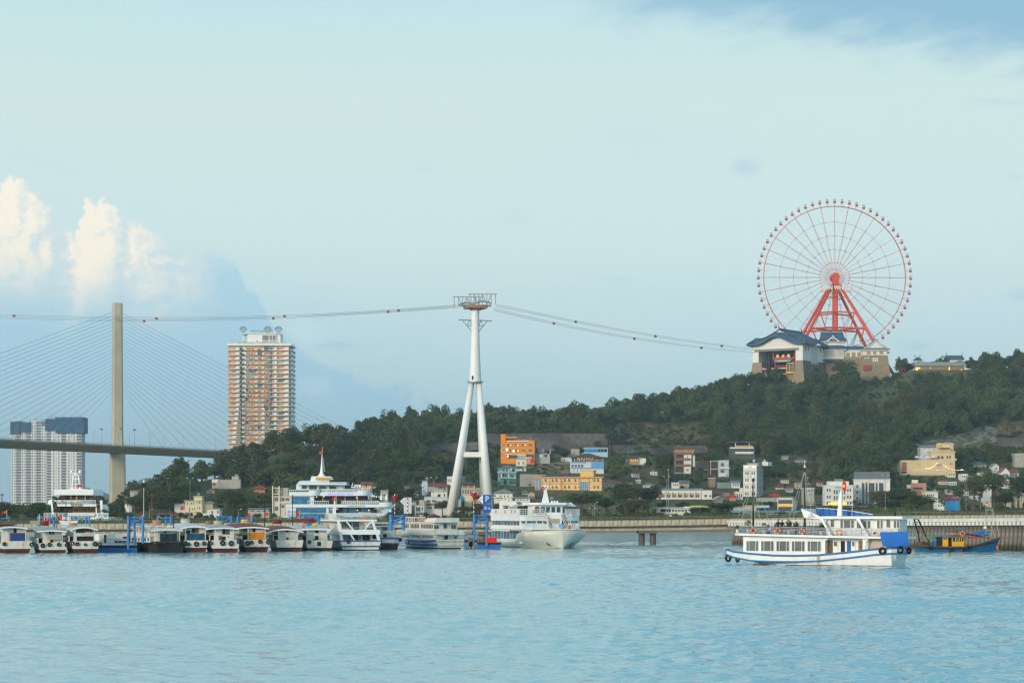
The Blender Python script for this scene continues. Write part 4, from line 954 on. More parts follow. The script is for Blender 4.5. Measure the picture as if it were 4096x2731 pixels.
pavilion(3658,3688,1426,1452,1790,'small blue roofed gate tower left of the long hall on the ridge',CWALL,'blue roofed halls on the ridge')
pavilion(3784,3856,1420,1455,1790,'long blue roofed hall rising over the ridge trees',CWALL,'blue roofed halls on the ridge')
pavilion(3954,3980,1415,1438,1790,'small blue roofed gate tower farthest right on the ridge',CWALL,'blue roofed halls on the ridge')
def long_hall():
    D=1722.0;s=mpp(D);p=P(3660,1482,1712.0);D=1712.0;t=thing('garden_hall','long grey roofed garden hall with warm lamps on the ridge','hall',(p.x,D,p.z));W=200*s
    bx('wall',mat('hall_ochre',(.30,.22,.12)),t,.5,W-.5,1,6,-3,3.4);q=MB();q.gable(0,W,0,7,3.6,6.8);obj('roof',q,mat('hall_roof_grey',(.24,.27,.25),var=.15),t)
    lampm=mat('warm_lamp',(1,.5,.1),emit=(1,.42,.08),estr=2.2)
    for x,w,z0,z1 in ((4*s,8*s,.1,2.4),(15*s,6*s,1.6,2.4),(136*s,3*s,.2,2.8),(60*s,2*s,1.8,2.3),(184*s,4*s,.4,1.0)): q=MB();q.box(x,x+w,.7,.98,z0,z1);obj('lit_window',q,lampm,t)
long_hall()
q=MB();pts=[]
for k in range(25):
    a=2*math.pi*k/24;pts.append((16*math.sin(a)**3*.16,0,(13*math.cos(a)-5*math.cos(2*a)-2*math.cos(3*a)-math.cos(4*a))*.14+2.1))
q.path(pts,.28,6);pp=P(3608,1494,1700)
tag(obj('heart_sculpture',q,mat('heart_red',(.35,.04,.03)),loc=pp),'red heart shaped frame under the ridge trees beside the castle','sculpture')
# ================================================================== the town on the shore and the slope
HOUSES=[]
RECTS=[]  # what trees must not hide: (sx0, sx1, sy0, sy1, D)
def G(x0,x1,y0,y1,nc,nr,fw=.6,fh=.6):
    r=[]
    for i in range(nc):
        for j in range(nr):
            cx_,cy_=x0+(x1-x0)*(i+.5)/nc,y0+(y1-y0)*(j+.5)/nr;w,h=(x1-x0)/nc*fw/2,(y1-y0)/nr*fh/2
            r.append((cx_-w,cx_+w,cy_-h,cy_+h))
    return r
def paint(rgb,**k):
    nm='paint_%02x%02x%02x' % tuple(int(c*255) for c in rgb);return mat(nm,rgb,var=.07,scale=.25,streak=k.get('streak',.3),streakcol=tuple(c*.4 for c in rgb))
ROOF_R=mat('roof_red',(.28,.07,.05),var=.25,scale=.5,bump=.3);ROOF_M=mat('roof_maroon',(.20,.05,.06),var=.2);ROOF_G=mat('roof_slate',(.12,.14,.15),var=.2,scale=.3,bump=.2)
ROOF_V=mat('roof_green_grey',(.20,.25,.23),var=.15,scale=.3);ROOF_K=mat('roof_dark',(.065,.06,.065),var=.25,scale=.4);ROOF_B=mat('roof_blue_grey',(.17,.24,.31),var=.15,scale=.2)
ROOF_T2=mat('roof_teal',(.08,.17,.19),var=.2)
def house(label,x0,x1,yt,yb,wm,D=None,dep=9.0,wins=(),roof=('flat',None,1.5),psi=0.0,side=None,sidewins=(),sidem=None,ex=(),name='house',cat='house',group=None,fm=None,gm=None,down=7.0,keep=True,sink=0.0,nx=2,ny=1):
    if D is None: D=hitD((x0+x1)/2,yb)
    s=mpp(D);p=P(x0,yb,D);a=R(psi);W=(x1-x0)*s/math.cos(a);Hh=(yb-yt)*s
    t=thing(name,label,cat,(p.x,D,p.z),-a,group);X=lambda sx: (sx-x0)*s/math.cos(a);Z=lambda sy: (yb-sy)*s
    if side: dep=(side-x1)*s/math.sin(a) if psi else dep
    q=MB();q.box(0,W,0,dep,-down,Hh);w_=obj('wall',q,wm,t)
    if sidem: q=MB();q.box(W+.003,W+.03,.003,dep-.003,-down,Hh-.01);obj('side_wall',q,sidem,t)
    fm=fm or WHITE;gm=gm or GLASS
    for r in wins:
        w,h=X(r[1])-X(r[0]),Z(r[2])-Z(r[3]);g2=r[4] if len(r) > 4 else gm
        obj('window',winmesh(w,h,fm,g2,nx if w > .9 else 1,ny,min(.09,w*.1)),None,t,((X(r[0])+X(r[1]))/2,-.01,Z(r[3])))
    for r in sidewins:  # fractions of depth, rows
        w=(r[1]-r[0])*dep;h=Z(r[2])-Z(r[3]);obj('side_window',winmesh(w,h,fm,gm,1,1,min(.09,w*.1)),None,t,(W+.04,(r[0]+r[1])/2*dep,Z(r[3])),rz=R(90))
    k=roof[0]
    if k == 'flat': q=MB();ov=roof[3] if len(roof) > 3 else .2;q.box(-ov,W+ov,-ov,dep+ov,Hh+.002,Hh+roof[2]*s);obj('roof',q,roof[1] or wm,t)
    elif k == 'parapet':
        q=MB();e=roof[2]*s;q.box(-.1,W+.1,-.1,.15,Hh+.002,Hh+e);q.box(-.1,.15,.16,dep,Hh+.002,Hh+e);q.box(W-.15,W+.1,.16,dep,Hh+.002,Hh+e);obj('parapet',q,roof[1] or wm,t)
    elif k == 'hip': q=MB();q.hip(0,W,0,dep,Hh+.02,Z(roof[2]),ov=roof[3] if len(roof) > 3 else .7,ins=roof[4] if len(roof) > 4 else None);obj('roof',q,roof[1],t)
    elif k in ('gable','gablef'): q=MB();q.gable(0,W,0,dep,Hh+.02,Z(roof[2]),ov=.5,along='x' if k == 'gable' else 'y');obj('roof',q,roof[1],t)
    if k == 'gablef': q=MB();q.prism([(0,Hh),(W,Hh),(W/2,Z(roof[2])-.15)],0,dep);obj('gable_end',q,wm,t)
    for e in ex:
        nm,m_,xa,xb,ya,yb_,d0,d1=e[:8]
        q=MB();q.box(X(xa),X(xb),d0,d1,Z(yb_),Z(ya));obj(nm,q,m_,t)
    if keep: RECTS.append((x0-2,(side or x1)+2,min(yt,roof[2] if k in ('hip','gable','gablef') else yt)-2,yb-(yb-yt)*sink,D))
    t['_dims']=(W,Hh,dep,s);HOUSES.append((label,(x0+x1)/2,(yt+yb)/2));return t
def tank(t,x,y,z,r=.6,m=None,l=1.4):
    q=MB();q.tube((x-l/2,y,z+r+.3),(x+l/2,y,z+r+.3),r,n=12);q.box(x-l*.4,x-l*.3,y-r*.7,y+r*.7,z,z+.5);q.box(x+l*.3,x+l*.4,y-r*.7,y+r*.7,z,z+.5);obj('water_tank',q,m or STEEL,t)

ORANGE=paint((.78,.27,.025),streak=.1);YEL=paint((.80,.52,.17),streak=.12);YEL2=paint((.72,.36,.12),streak=.12);CREAM=paint((.66,.52,.32));CREAM2=paint((.70,.63,.42));TEAL=paint((.22,.47,.47));PALE=paint((.70,.70,.66));OFFW=paint((.74,.73,.69));GREYW=paint((.42,.41,.38),streak=.6);BRICK=paint((.30,.17,.11));BLUEW=paint((.42,.58,.70));LBLUE=paint((.13,.37,.68));BROWN=paint((.28,.13,.085));PINK=paint((.62,.28,.17));DGREY=paint((.10,.10,.11));BLIND=mat('blue_blind',(.02,.26,.60),rough=.7);AWN=mat('green_awning',(.03,.16,.15),rough=.8)
LAMP=mat('warm_bulb',(1,.7,.35),emit=(1,.62,.25),estr=2.5);WOODY=mat('warm_interior',(.42,.25,.12),var=.3,scale=1.0)
# --- orange house
D=hitD(2070,1855);t=house('tall bright orange house high on the slope, lit by low sun',2003,2138,1764,1855,ORANGE,D=D,psi=7,side=2145,name='orange_house',fm=paint((.62,.45,.25)),gm=glassmat('sun_glass',(.16,.10,.06),rough=.06,spec=1.0),nx=3,sidem=mat('orange_in_shade',(.42,.13,.03)),  # flank in a darker copy of the orange, shade put into its colour
    wins=[(c-8,c+8,r-5,r+5) for c in (2036,2065,2094,2121) for r in (1779.5,1800.5)]+[(2010,2019,1776,1784),(2010,2019,1796,1804)],
    roof=('parapet',ORANGE,3),ex=[('stair_tower',ORANGE,2003,2023,1736,1763,.02,5),('roof_room',paint((.16,.07,.04)),2026,2052,1752,1763,1,5),('roof_canopy',ORANGE,2024,2066,1746,1752,-.1,6),('sign_board',paint((.80,.72,.60)),2028,2116,1761,1765,-.5,-.2),
        ('terrace_slab',CREAM,2045,2104,1816,1820,-1.3,-.02),('undercroft',DGREY,2030,2136,1817,1833,-.05,.0),('red_door',RED,2123,2137,1835,1852,-.2,-.02),('blue_door',LBLUE,2119,2123,1837,1853,-.2,-.02)])
W,Hh,dep,s=t['_dims'];q=MB();zz=lambda y: (1855-y)*s;xx=lambda x: (x-2003)*s
q.path([(xx(2002),-.4,zz(1799)),(xx(2008),-.4,zz(1799)),(xx(2008),-.4,zz(1808)),(xx(2020),-.4,zz(1808)),(xx(2020),-.4,zz(1817)),(xx(2049),-.4,zz(1817))],.28,6);obj('white_pipe',q,WHITE_C,t)
sg=mat('glint_mirror',(.45,.28,.12),rough=.16,spec=1.0)
for (c,r,f,m_) in ((2029,1798,.8,0),(2056,1803,.65,0),(2073,1803,.5,1),(2033,1824,.45,0),(2044,1780,.4,1),(2072,1781,.4,1),(2102,1780,.4,1)):
    # added mirror pane, angled to throw the low sun back as a window glint
    hv=(Vector((0,-1,0))+sd).normalized();az_=math.atan2(hv.x,-hv.y);tilt=math.asin(hv.z);q=MB();q.box(-.75*f,.75*f,-.02,.02,-.85*f,.85*f)
    o=obj('sun_glint_pane',q,[glassmat('mirror_pane',(.28,.17,.07),rough=.16,metal=.85),glassmat('dim_pane',(.10,.05,.018),rough=.2,metal=.8)][m_],t,(xx(c),-.95,zz(r)),rot=(0,0,0));o.rotation_euler=(-tilt,0,az_+R(7))
q=MB();q.prism([(xx(2070),zz(1763)),(xx(2074),zz(1763)),(xx(2076),zz(1748)),(xx(2072),zz(1751))],1,1.8);obj('red_ornament',q,RED,t)
for x in (2094,2118,2125): q=MB();q.tube((xx(x),2,zz(1762)),(xx(x),2,zz(1748)),.06,n=4);obj('roof_post',q,WHITE,t)
for x in (2107,2115,2124): q=MB();q.box(xx(x)-.5,xx(x)+.5,-.6,-.05,zz(1833),zz(1828));obj('air_conditioner',q,WHITE,t)
# --- small narrow house and teal house
t=house('narrow pale three storey house with green awning below the orange house',2064,2105,1836,1884,PALE,roof=('flat',GREYW,1.5),wins=G(2066,2103,1842,1862,2,1,.35,.6)+[(2088,2096,1868,1882)],ex=[('glass_room',glassmat('pale_room',(.45,.45,.40)),2070,2103,1821,1834,0,4),('glass_room_roof',WHITE,2068,2105,1819,1821,-.3,4.3),('balcony',GREYW,2063,2106,1862,1865,-1,-.02),('awning',AWN,2066,2083,1864,1872,-1.5,-1.02),('awning',AWN,2102,2130,1865,1874,-1.2,0)])
t=house('teal painted three storey house with deep balconies',1991,2064,1872,1943,TEAL,roof=('hip',ROOF_T2,1857,1.0),gm=DARK,
    wins=[(1993,2002,1875,1884),(2008,2020,1876,1885),(2024,2035,1874,1885),(2040,2060,1876,1886),(1993,2001,1896,1908),(2009,2026,1893,1908),(2040,2056,1898,1908),(1993,2001,1926,1938),(2014,2028,1917,1938)],dep=10,
    ex=[('balcony',paint((.20,.45,.46)),1989,2066,1886,1892,-1.5,-.02),('balcony',paint((.20,.45,.46)),2004,2066,1909,1915,-1.5,-.02),('balcony',paint((.20,.45,.46)),1992,2030,1936,1941,-1.3,-.02),('awning',ROOF_G,2036,2062,1917,1930,-1.6,-.3),('post',WHITE,2005,2007,1892,1909,-1.4,-1.2),('post',WHITE,2034,2036,1892,1909,-1.4,-1.2),('post',WHITE,2034,2036,1873,1886,-1.4,-1.2),('laundry',RED,2018,2023,1896,1902,-1.45,-1.3),('laundry',paint((.7,.66,.55)),2042,2047,1872,1884,-1.45,-1.3)])
t=house('grey unfinished block wall house with blue tank beside the orange house',2139,2200,1816,1855,GREYW,gm=DARK,wins=[(2148,2156,1818,1828),(2176,2190,1817,1828),(2204-8,2200,1818,1824)],roof=('flat',GREYW,2),ex=[('tarpaulin',BLIND,2147,2167,1805,1813,0,3),('blue_tank',BLIND,2179,2187,1808,1813,1,3),('column',GREYW,2168,2171,1794,1813,1,1.5),('column',GREYW,2173,2175,1795,1813,1,1.5),('column',GREYW,2198,2200,1795,1813,1,1.5),('column',GREYW,2202,2204,1794,1813,3,3.5),('sheet',WHITE,2155,2167,1817,1828,-.2,-.05)])
house('low white shed left of the restaurant with dark hip roof',2244,2287,1829,1847,OFFW,wins=[(2256,2260,1836,1845)],roof=('flat',GREYW,1))
t=house('small grey stair turret with an orange tank beside it',2284,2318,1796,1827,GREYW,dep=5,wins=[(2296,2301,1803,1812)],roof=('flat',GREYW,1));tank(t,7.5,-1,.4,.9,ORANGE,1.6)
D=hitD(2350,1893);t=house('blue and white restaurant with dark hip roof and open lit storey',2282,2415,1846,1893,paint((.66,.68,.70)),D=D,dep=12,wins=G(2284,2335,1856,1869,4,1,.8,.9)+G(2368,2378,1855,1866,1,1,.8,.9)+[(2294,2297,1878,1888),(2308,2311,1878,1888)],roof=('flat',GREYW,0.5),fm=OFFW,
    ex=[('blue_band',LBLUE,2283,2344,1846,1851,-.25,-.02),('blue_band',LBLUE,2283,2365,1869,1874,-.25,-.02),('blue_wing',LBLUE,2365,2415,1847,1874,-.25,-.02),('interior',WOODY,2296,2412,1831,1845,1.5,9),('floor_edge',DGREY,2290,2416,1842.5,1845.5,-.3,.0)])
W,Hh,dep,s=t['_dims'];X=lambda x: (x-2282)*s;Z=lambda y: (1893-y)*s
for x in (2298,2318,2336,2364,2388,2412): q=MB();q.box(X(x)-.15,X(x)+.15,.2,.5,Z(1846),Z(1830));obj('post',q,OFFW,t)
q=MB();q.hip(X(2288),X(2414),0,11,Z(1831),Z(1812),ov=.8,ins=X(2345)-X(2288));obj('hip_roof',q,ROOF_K,t)
for x in (2312,2318,2326,2337,2346,2356,2370): q=MB();q.box(X(x)-.18,X(x)+.18,.6,.9,Z(1834),Z(1832));obj('hanging_lamp',q,LAMP,t)
t=house('roof terrace pavilion with bright blue blinds',2336,2431,1808,1828,BLUEW,dep=9,roof=('flat',BLUEW,.5),ex=[('blind',BLIND,2337,2363,1795,1807,-.2,-.05),('blind',BLIND,2364,2389,1795,1807,-.2,-.05),('canopy',BLUEW,2335,2432,1791,1795,-.4,8),('back_wall',DGREY,2392,2428,1796,1808,5,6),('post',BLUEW,2391,2393,1795,1808,0,.3),('post',BLUEW,2402,2404,1795,1808,0,.3),('post',BLUEW,2414,2416,1795,1808,0,.3),('post',BLUEW,2428,2431,1795,1808,0,.3),('roof_rail',POLE,2338,2430,1787,1788,0,.1)])
t=house('low hillside restaurant with warm lamps and a white end wall',2518,2556,1836,1857,WOODY,dep=7,roof=('flat',ROOF_V,2,.6),ex=[('end_wall',OFFW,2556,2584,1832,1857,.5,6),('side_room',DGREY,2500,2518,1838,1857,1,5),('terrace',GREYW,2500,2585,1856,1859,-1.5,-.02)]+[('lamp',LAMP,x,x+1.6,1840,1842,-.3,-.05) for x in (2506,2526,2533,2541,2550)])
# --- big yellow building
D=1215.0;wl_=[]
for r in (1921.5,1948,1974,1999):
    for c in (2183,2211,2226,2260,2276.5,2301): wl_.append((c-4.2,c+4.2,r-6.5,r+6.5))
    for c in (2376,2390.5): wl_.append((c-4.2,c+4.2,r-6.5,r+6.5))
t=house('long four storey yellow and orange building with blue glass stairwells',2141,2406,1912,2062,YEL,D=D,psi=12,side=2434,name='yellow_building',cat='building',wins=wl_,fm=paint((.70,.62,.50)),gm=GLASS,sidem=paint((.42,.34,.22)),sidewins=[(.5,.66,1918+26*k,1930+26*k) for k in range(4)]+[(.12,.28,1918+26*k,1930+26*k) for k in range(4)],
    roof=('hip',ROOF_K,1893,.9,9),sink=.25,down=4,ex=[('eave_band',YEL2,2134,2412,1907,1912,-1.0,-.02),('stair_glazing',GLASS_B,2144,2165,1915,2000,-.3,-.02),('centre_glazing',GLASS_B,2320,2353,1927,1963,-.3,-.02),('roof_block',YEL,2317,2370,1882,1911,2,9),('roof_block_cap',CREAM,2315,2373,1880,1882,1.6,9.4)]
    +[('floor_band',YEL2,2167,2318,y,y+4,-.32,-.02) for y in (1932,1958.5,1985)]+[('floor_band',YEL,2356,2404,y,y+4,-.32,-.02) for y in (1932,1958.5,1985)]
    +[('pilaster',YEL2,x,x+3,1912,2060,-.5,-.02) for x in (2141,2166,2197,2241,2245.5,2315,2353.5,2403)])
W,Hh,dep,s=t['_dims'];X=lambda x: (x-2141)*s/math.cos(R(12));Z=lambda y: (2062-y)*s
for (a,c,y0,y1,nx_,ny_) in ((2144,2165,1915,2000,4,10),(2320,2353,1927,1963,4,4)):
    q=MB()
    for k in range(nx_+1): x=X(a)+(X(c)-X(a))*k/nx_;q.box(x-.09,x+.09,-.38,-.301,Z(y1),Z(y0))
    for k in range(ny_+1): z=Z(y1)+(Z(y0)-Z(y1))*k/ny_;q.box(X(a),X(c),-.36,-.301,z-.09,z+.09)
    obj('mullions',q,paint((.55,.62,.62)),t)
acm=MB();acm.box(-.5,.5,-.42,-.02,0,.75);acm=acm.mesh('air_conditioner',WHITE)
for r in (1921,1947.5,1973):
    for c in (2172,2192,2203,2217.5,2235,2250,2268,2287,2309,2362,2400): obj('air_conditioner',acm,None,t,(X(c),-.05,Z(r)))
# --- houses below the cable tower
t=house('white walled house with grey green hip roof beside the tower leg',1975,2050,1971,1988,OFFW,D=1150,roof=('hip',ROOF_V,1954,1.0),wins=[(1976,1983,1978,1986),(1999,2006,1980,1988),(2014,2022,1980,1988),(2028,2036,1980,1988)],ex=[('terrace',OFFW,1972,2054,1986,1989,-1.2,-.02)],down=8)
t=house('small dark roofed yellow cottage behind the big yellow building',2088,2112,1970,1985,YEL,D=1190,roof=('hip',ROOF_T2,1956,1.0),wins=[(2094,2100,1974,1981)],down=8)
t=house('tiny grey gabled house next to the yellow cottage',2112,2138,1974,1998,paint((.55,.42,.36)),D=1170,roof=('gablef',ROOF_V,1964),wins=[(2118,2124,1980,1988)])
house('low blue roofed shed in front of the gabled house',2060,2120,1992,2003,PALE,D=1120,roof=('gable',ROOF_B,1987),wins=G(2064,2116,1994,2002,4,1,.4,.7),down=10)
house('red gabled shed against the yellow building',2118,2142,1995,2010,BRICK,D=1130,roof=('gablef',ROOF_R,1984),down=10)
t=house('narrow pale blue town house with overhanging grey roof',1688,1710,1922,1978,BLUEW,D=1180,roof=('flat',ROOF_G,2.5,1.0),psi=20,side=1712,wins=[(1690,1697,1946,1953),(1692,1699,1958,1966)],ex=[('front_gable',OFFW,1686,1700,1938,1942,-.6,-.02)],down=14);tank(t,2,2,7.8,.5,mat('copper_tank',(.5,.3,.2)),1)
house('red roofed house behind the pale blue town house',1711,1766,1944,1968,GREYW,D=1200,roof=('gable',ROOF_M,1929),wins=[(1742,1752,1950,1960)],down=12)
t=house('white stepped three storey house beside the left tower leg',1697,1790,1992,2052,OFFW,D=1080,wins=G(1704,1746,1996,2010,2,1,.8,.8)+G(1704,1760,2023,2035,2,1,.75,.9)+[(1769,1788,1998,2008)],nx=4,roof=('flat',OFFW,1.5),ex=[('upper_storey',OFFW,1724,1788,1968,1989,.5,8),('upper_window',GLASS,1750,1762,1975,1987,.44,.5),('upper_window',GLASS,1775,1780,1974,1986,.44,.5),('balustrade',glassmat('pale_glass',(.55,.6,.62)),1697,1745,1985,1990,-.1,.0),('brown_panel',BROWN,1705,1745,2012,2022,-.12,-.02),('upper_room',GREYW,1735,1772,1955,1967,1.5,7),('blue_tarpaulin',BLIND,1840,1853,1980,2008,3,3.3),('right_wing',GREYW,1790,1844,1995,2050,1,8)],down=6);tank(t,6,3,10.9,.7)
house('low white wing with balcony left of the stepped house',1659,1697,2021,2058,OFFW,D=1075,wins=[(1663,1682,2027,2045),(1686,1692,2026,2042),(1663,1692,2050,2058)],nx=3,roof=('flat',OFFW,1.6),ex=[('balcony',OFFW,1659,1684,2044,2047,-.9,-.02),('upper_room',paint((.55,.5,.42)),1676,1697,1999,2018,1,7)],down=4)
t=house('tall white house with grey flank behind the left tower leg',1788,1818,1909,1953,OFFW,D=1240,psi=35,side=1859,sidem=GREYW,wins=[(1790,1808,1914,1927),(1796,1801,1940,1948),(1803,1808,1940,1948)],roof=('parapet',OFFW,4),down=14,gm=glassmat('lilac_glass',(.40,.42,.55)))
t=house('balconied house with dark hip roof between the tower legs',1846,1900,1952,1978,paint((.55,.48,.38)),D=1160,wins=G(1848,1898,1956,1976,5,1,.8,.9),fm=OFFW,roof=('flat',paint((.6,.45,.2)),3,.5),ex=[('upper_back',WOODY,1850,1898,1936,1948,1,6),('post',OFFW,1849,1851,1936,1949,0,.3),('post',OFFW,1872,1874,1936,1949,0,.3),('post',OFFW,1896,1898,1936,1949,0,.3)],down=20)
W,Hh,dep,s=t['_dims'];q=MB();q.hip(-.5,W+.5,-.5,8,(1978-1936)*s,(1978-1923)*s,ov=.6);obj('hip_roof',q,ROOF_K,t)
house('cream house with red roofed shed below the hip roofed house',1858,1897,1984,2034,CREAM2,D=1090,wins=[(1886,1894,2004,2018)],roof=('flat',OFFW,2),ex=[('shed',paint((.50,.40,.24)),1897,1930,1996,2028,1,6),('shed_roof',ROOF_M,1880,1930,1978,1986,3,8)],down=6)
# --- left shore
t=house('cream yellow four storey house with roof tower and steel tank',741,809,2003,2068,CREAM2,D=960,wins=[(747,752,2008,2018),(764,768,2008,2017),(773,777,2008,2017),(788,791,2008,2013),(795,800,2004,2013),(803,807,2008,2013),(767,771,2030,2039),(777,781,2030,2039),(788,791,2029,2035),(795,800,2026,2035),(755,759,2030,2044),(785,788,2048,2054),(793,798,2047,2053)],roof=('flat',CREAM2,2,.5),dep=10,ex=[('roof_tower',CREAM2,774,806,1986,2000,1,7),('roof_tower_cap',CREAM2,771,808,1983.5,1986,.5,7.5),('floor_band',CREAM,741,810,2046,2048,-.4,-.02)],down=3);W,Hh,dep,s=t['_dims'];tank(t,(790-741)*s,3.5,(2068-1983.5)*s,.55,None,1.1)
house('white gabled house left of the cream yellow house',698,738,2010,2030,OFFW,D=1000,roof=('gable',ROOF_B,1998),down=4)
house('grey concrete hillside building with white balcony end',874,962,1918,1953,GREYW,D=hitD(900,1955),wins=[(905,912,1922,1926),(925,932,1930,1936)],ex=[('balcony_block',OFFW,848,874,1916,1930,-.5,7),('lower_room',CREAM,849,874,1931,1953,0,7),('window',GLASS,852,862,1933,1940,-.1,-.02),('roof_room',GREYW,925,952,1904,1917,2,7),('tank',STEEL,936,950,1896,1903,3,5)] ,roof=('flat',GREYW,1))
house('low house under the grey hillside building',824,858,1962,1972,CREAM,D=hitD(840,1973),roof=('gablef',ROOF_G,1952),wins=[(838,842,1964,1970)])
t=house('red roofed open pavilion among the hillside trees',1016,1060,1954,1962,WOODY,D=hitD(1038,1962)-15,dep=9,roof=('hip',ROOF_R,1939,1.4));t.name='pavilion'
house('small white two storey house right of the cream yellow house',829,878,2034,2066,OFFW,D=930,wins=[(845,852,2041,2056),(868,875,2041,2052)],roof=('flat',GREYW,1.5,.6),ex=[('lower_wing',OFFW,808,828.5,2052,2062,1,6)],down=2)
house('green roofed cottage behind the cream yellow house',818,852,2012,2024,CREAM,D=1010,roof=('hip',ROOF_V,2003,.8),down=4)
t=house('long low shed with dark red roof behind the causeway',630,756,2061,2072,PALE,D=900,dep=10,wins=G(646,740,2062,2071,12,1,.55,.8),roof=('gable',ROOF_M,2050),down=2)
house('white modern villa at the foot of the hill left side',499,526,1987,2014,OFFW,D=1060,wins=[(508,523,1989,2000)],roof=('flat',OFFW,1.4),ex=[('roof_deck',GREYW,516,548,1962,1985,3,8),('roof_frame',POLE,518,560,1960,1962,2,8)],down=10)
house('white block beside the foot of the bridge pylon',413,441,2009,2040,OFFW,D=1280,roof=('flat',OFFW,1),wins=[(418,425,2014,2022)],down=6)
t=house('unfinished white frame building behind the moored boats',1092,1165,1985,2066,paint((.62,.58,.50),streak=.6),D=880,wins=[(1098,1114,1987,2004),(1124,1138,1989,2004),(1141,1157,1990,2002),(1124,1138,2018,2030),(1141,1157,2046,2058),(1098,1114,2024,2042)],gm=paint((.16,.09,.07)),fm=paint((.62,.58,.50)),roof=('flat',OFFW,2),ex=[('frame_room',WOODY,1097,1114,1953,1973,.5,4),('frame_slab',OFFW,1091,1118,1949,1952,-.2,5),('frame_slab',OFFW,1091,1118,1974,1977,-.2,5),('pillar',OFFW,1089,1093,1943,2064,-.6,-.1),('pillar',OFFW,1115,1119,1943,2064,-.6,-.1),('stained_room',paint((.40,.40,.38),streak=.9),1121,1152,1950,1982,1,6),('floor_band',OFFW,1119,1166,2008,2012,-.7,-.02)],down=2)
for (lab,a,c,yt,yb,m_,D,rf) in (('red roofed house behind the love sign',1445,1490,1940,1960,CREAM,1050,('gable',ROOF_R,1926)),('slate roofed pale house right of the red roof',1494,1524,1942,1985,paint((.48,.58,.60)),1030,('hip',ROOF_G,1930,.6)),('grey flat roofed annex with dark windows by the big tree',1522,1552,1962,2004,GREYW,1000,('flat',ROOF_B,4,.3))):
    house(lab,a,c,yt,yb,m_,D=D,roof=rf,wins=[(a+6,c-6,yt+12,yt+22)],nx=3,down=8)
# --- middle slope
t=house('long white two storey building with recessed balconies',2615,2805,1962,2018,OFFW,D=1175,dep=10,roof=('flat',OFFW,1,.2),name='white_building',cat='building',gm=paint((.34,.22,.14)),wins=[],ex=[('roof_sheet',ROOF_B,2612,2812,1952,1960.8,.5,10),('right_wing',OFFW,2806,2847,1960,2018,-1.5,9)],down=4)
W,Hh,dep,s=t['_dims'];X=lambda x: (x-2615)*s;Z=lambda y: (2018-y)*s
for k in range(8):
    a=2619+k*23.2;q=MB();q.box(X(a),X(a+19),-.05,-.01,Z(1992),Z(1971));obj('recess',q,paint((.50,.38,.26)),t)
    q=MB();q.box(X(a+2),X(a+15),-.12,-.051,Z(1988),Z(1979));obj('window',q,[GLASS,paint((.25,.12,.07))][k % 2],t)
    q=MB();q.box(X(a),X(a+19),-.6,-.2,Z(1996),Z(1988.5));obj('balcony',q,OFFW,t)
    q=MB();q.box(X(a+19.3),X(a+22.6),-.75,-.011,Z(2017),Z(1966));obj('pilaster',q,OFFW,t)
    q=MB();q.box(X(a+2),X(a+17),-.12,-.011,Z(2013),Z(2002));obj('lower_window',q,GLASS if k % 3 else paint((.45,.28,.2)),t)
q=MB();q.box(X(2817),X(2826),-1.62,-1.51,Z(1987),Z(1978));obj('window',q,GLASS,t);q=MB();q.box(X(2837),X(2843),-1.62,-1.51,Z(1987),Z(1979));obj('window',q,GLASS,t)
t=house('brown and white six storey house on stilts with open decks',2699,2770,1815,1894,paint((.07,.055,.05)),D=hitD(2735,1897),dep=9,roof=('flat',BROWN,1),wins=[],name='stilt_house',ex=[('top_room',WOODY,2700,2777,1795,1810,.5,8),('top_roof',DGREY,2697,2780,1786,1794,-.5,8.5),('top_deck',DGREY,2697,2780,1810,1815,-.6,8.5),('white_bay',PALE,2738,2766,1817,1833,-.5,-.02),('white_bay',PALE,2738,2762,1842,1856,-.5,-.02),('white_bay',OFFW,2737,2763,1866,1894,-.5,-.02),('brown_band',BROWN,2698,2774,1813,1818,-.9,-.51),('brown_band',BROWN,2698,2762,1832,1841,-.9,-.51),('brown_band',BROWN,2698,2762,1857,1865,-.9,-.51),('deck_edge',GREYW,2698,2738,1889,1893,-.8,-.02),('right_flank',PALE,2770,2780,1820,1866,.5,8),('column',GREYW,2699,2701.5,1816,1905,-.7,-.3),('column',OFFW,2735,2739,1816,1918,-.7,-.3),('column',PALE,2762,2765,1815,1866,-.7,-.3),('window',WOODY,2748,2752,1824,1832,-.6,-.52),('window',WOODY,2745,2755,1875,1883,-.6,-.52)],down=12)
q=MB();W,Hh,dep,s=t['_dims'];q.tube((1.5,1,(1894-1786)*s),(1.5,1,(1894-1780)*s),.05,n=4);q.box(1.5,2.6,.99,1.01,(1894-1784)*s,(1894-1779)*s);obj('flag',q,RED,t)
house('brick walled yard house beside the stilt house',2784,2840,1843,1872,BRICK,D=hitD(2812,1880),roof=('flat',BRICK,1),ex=[('blue_tarpaulin',BLIND,2794,2805,1863,1870,-1,-.1),('yellow_room',CREAM2,2815,2841,1877,1895,-1.2,2),('window',GLASS,2826,2835,1883,1892,-1.3,-1.21)],down=12)
house('open concrete frame house with dark empty storeys',2842,2876,1845,1898,paint((.05,.045,.045)),D=hitD(2858,1902),roof=('flat',GREYW,3),ex=[('frame_post',GREYW,2841,2844,1843,1898,-.3,-.02),('frame_post',GREYW,2873,2876,1843,1898,-.3,-.02),('floor_edge',GREYW,2842,2876,1873,1877,-.35,-.03)],down=8)
house('pale blue two storey house right of the open frame house',2877,2915,1842,1908,paint((.50,.56,.62)),D=hitD(2896,1910),wins=[(2882,2897,1850,1865),(2882,2898,1878,1891)],nx=3,roof=('flat',PALE,2),ex=[('floor_band',PALE,2876,2918,1871,1875,-1,-.02),('terrace',PALE,2876,2905,1897,1905,-1.4,-.02)],down=8)
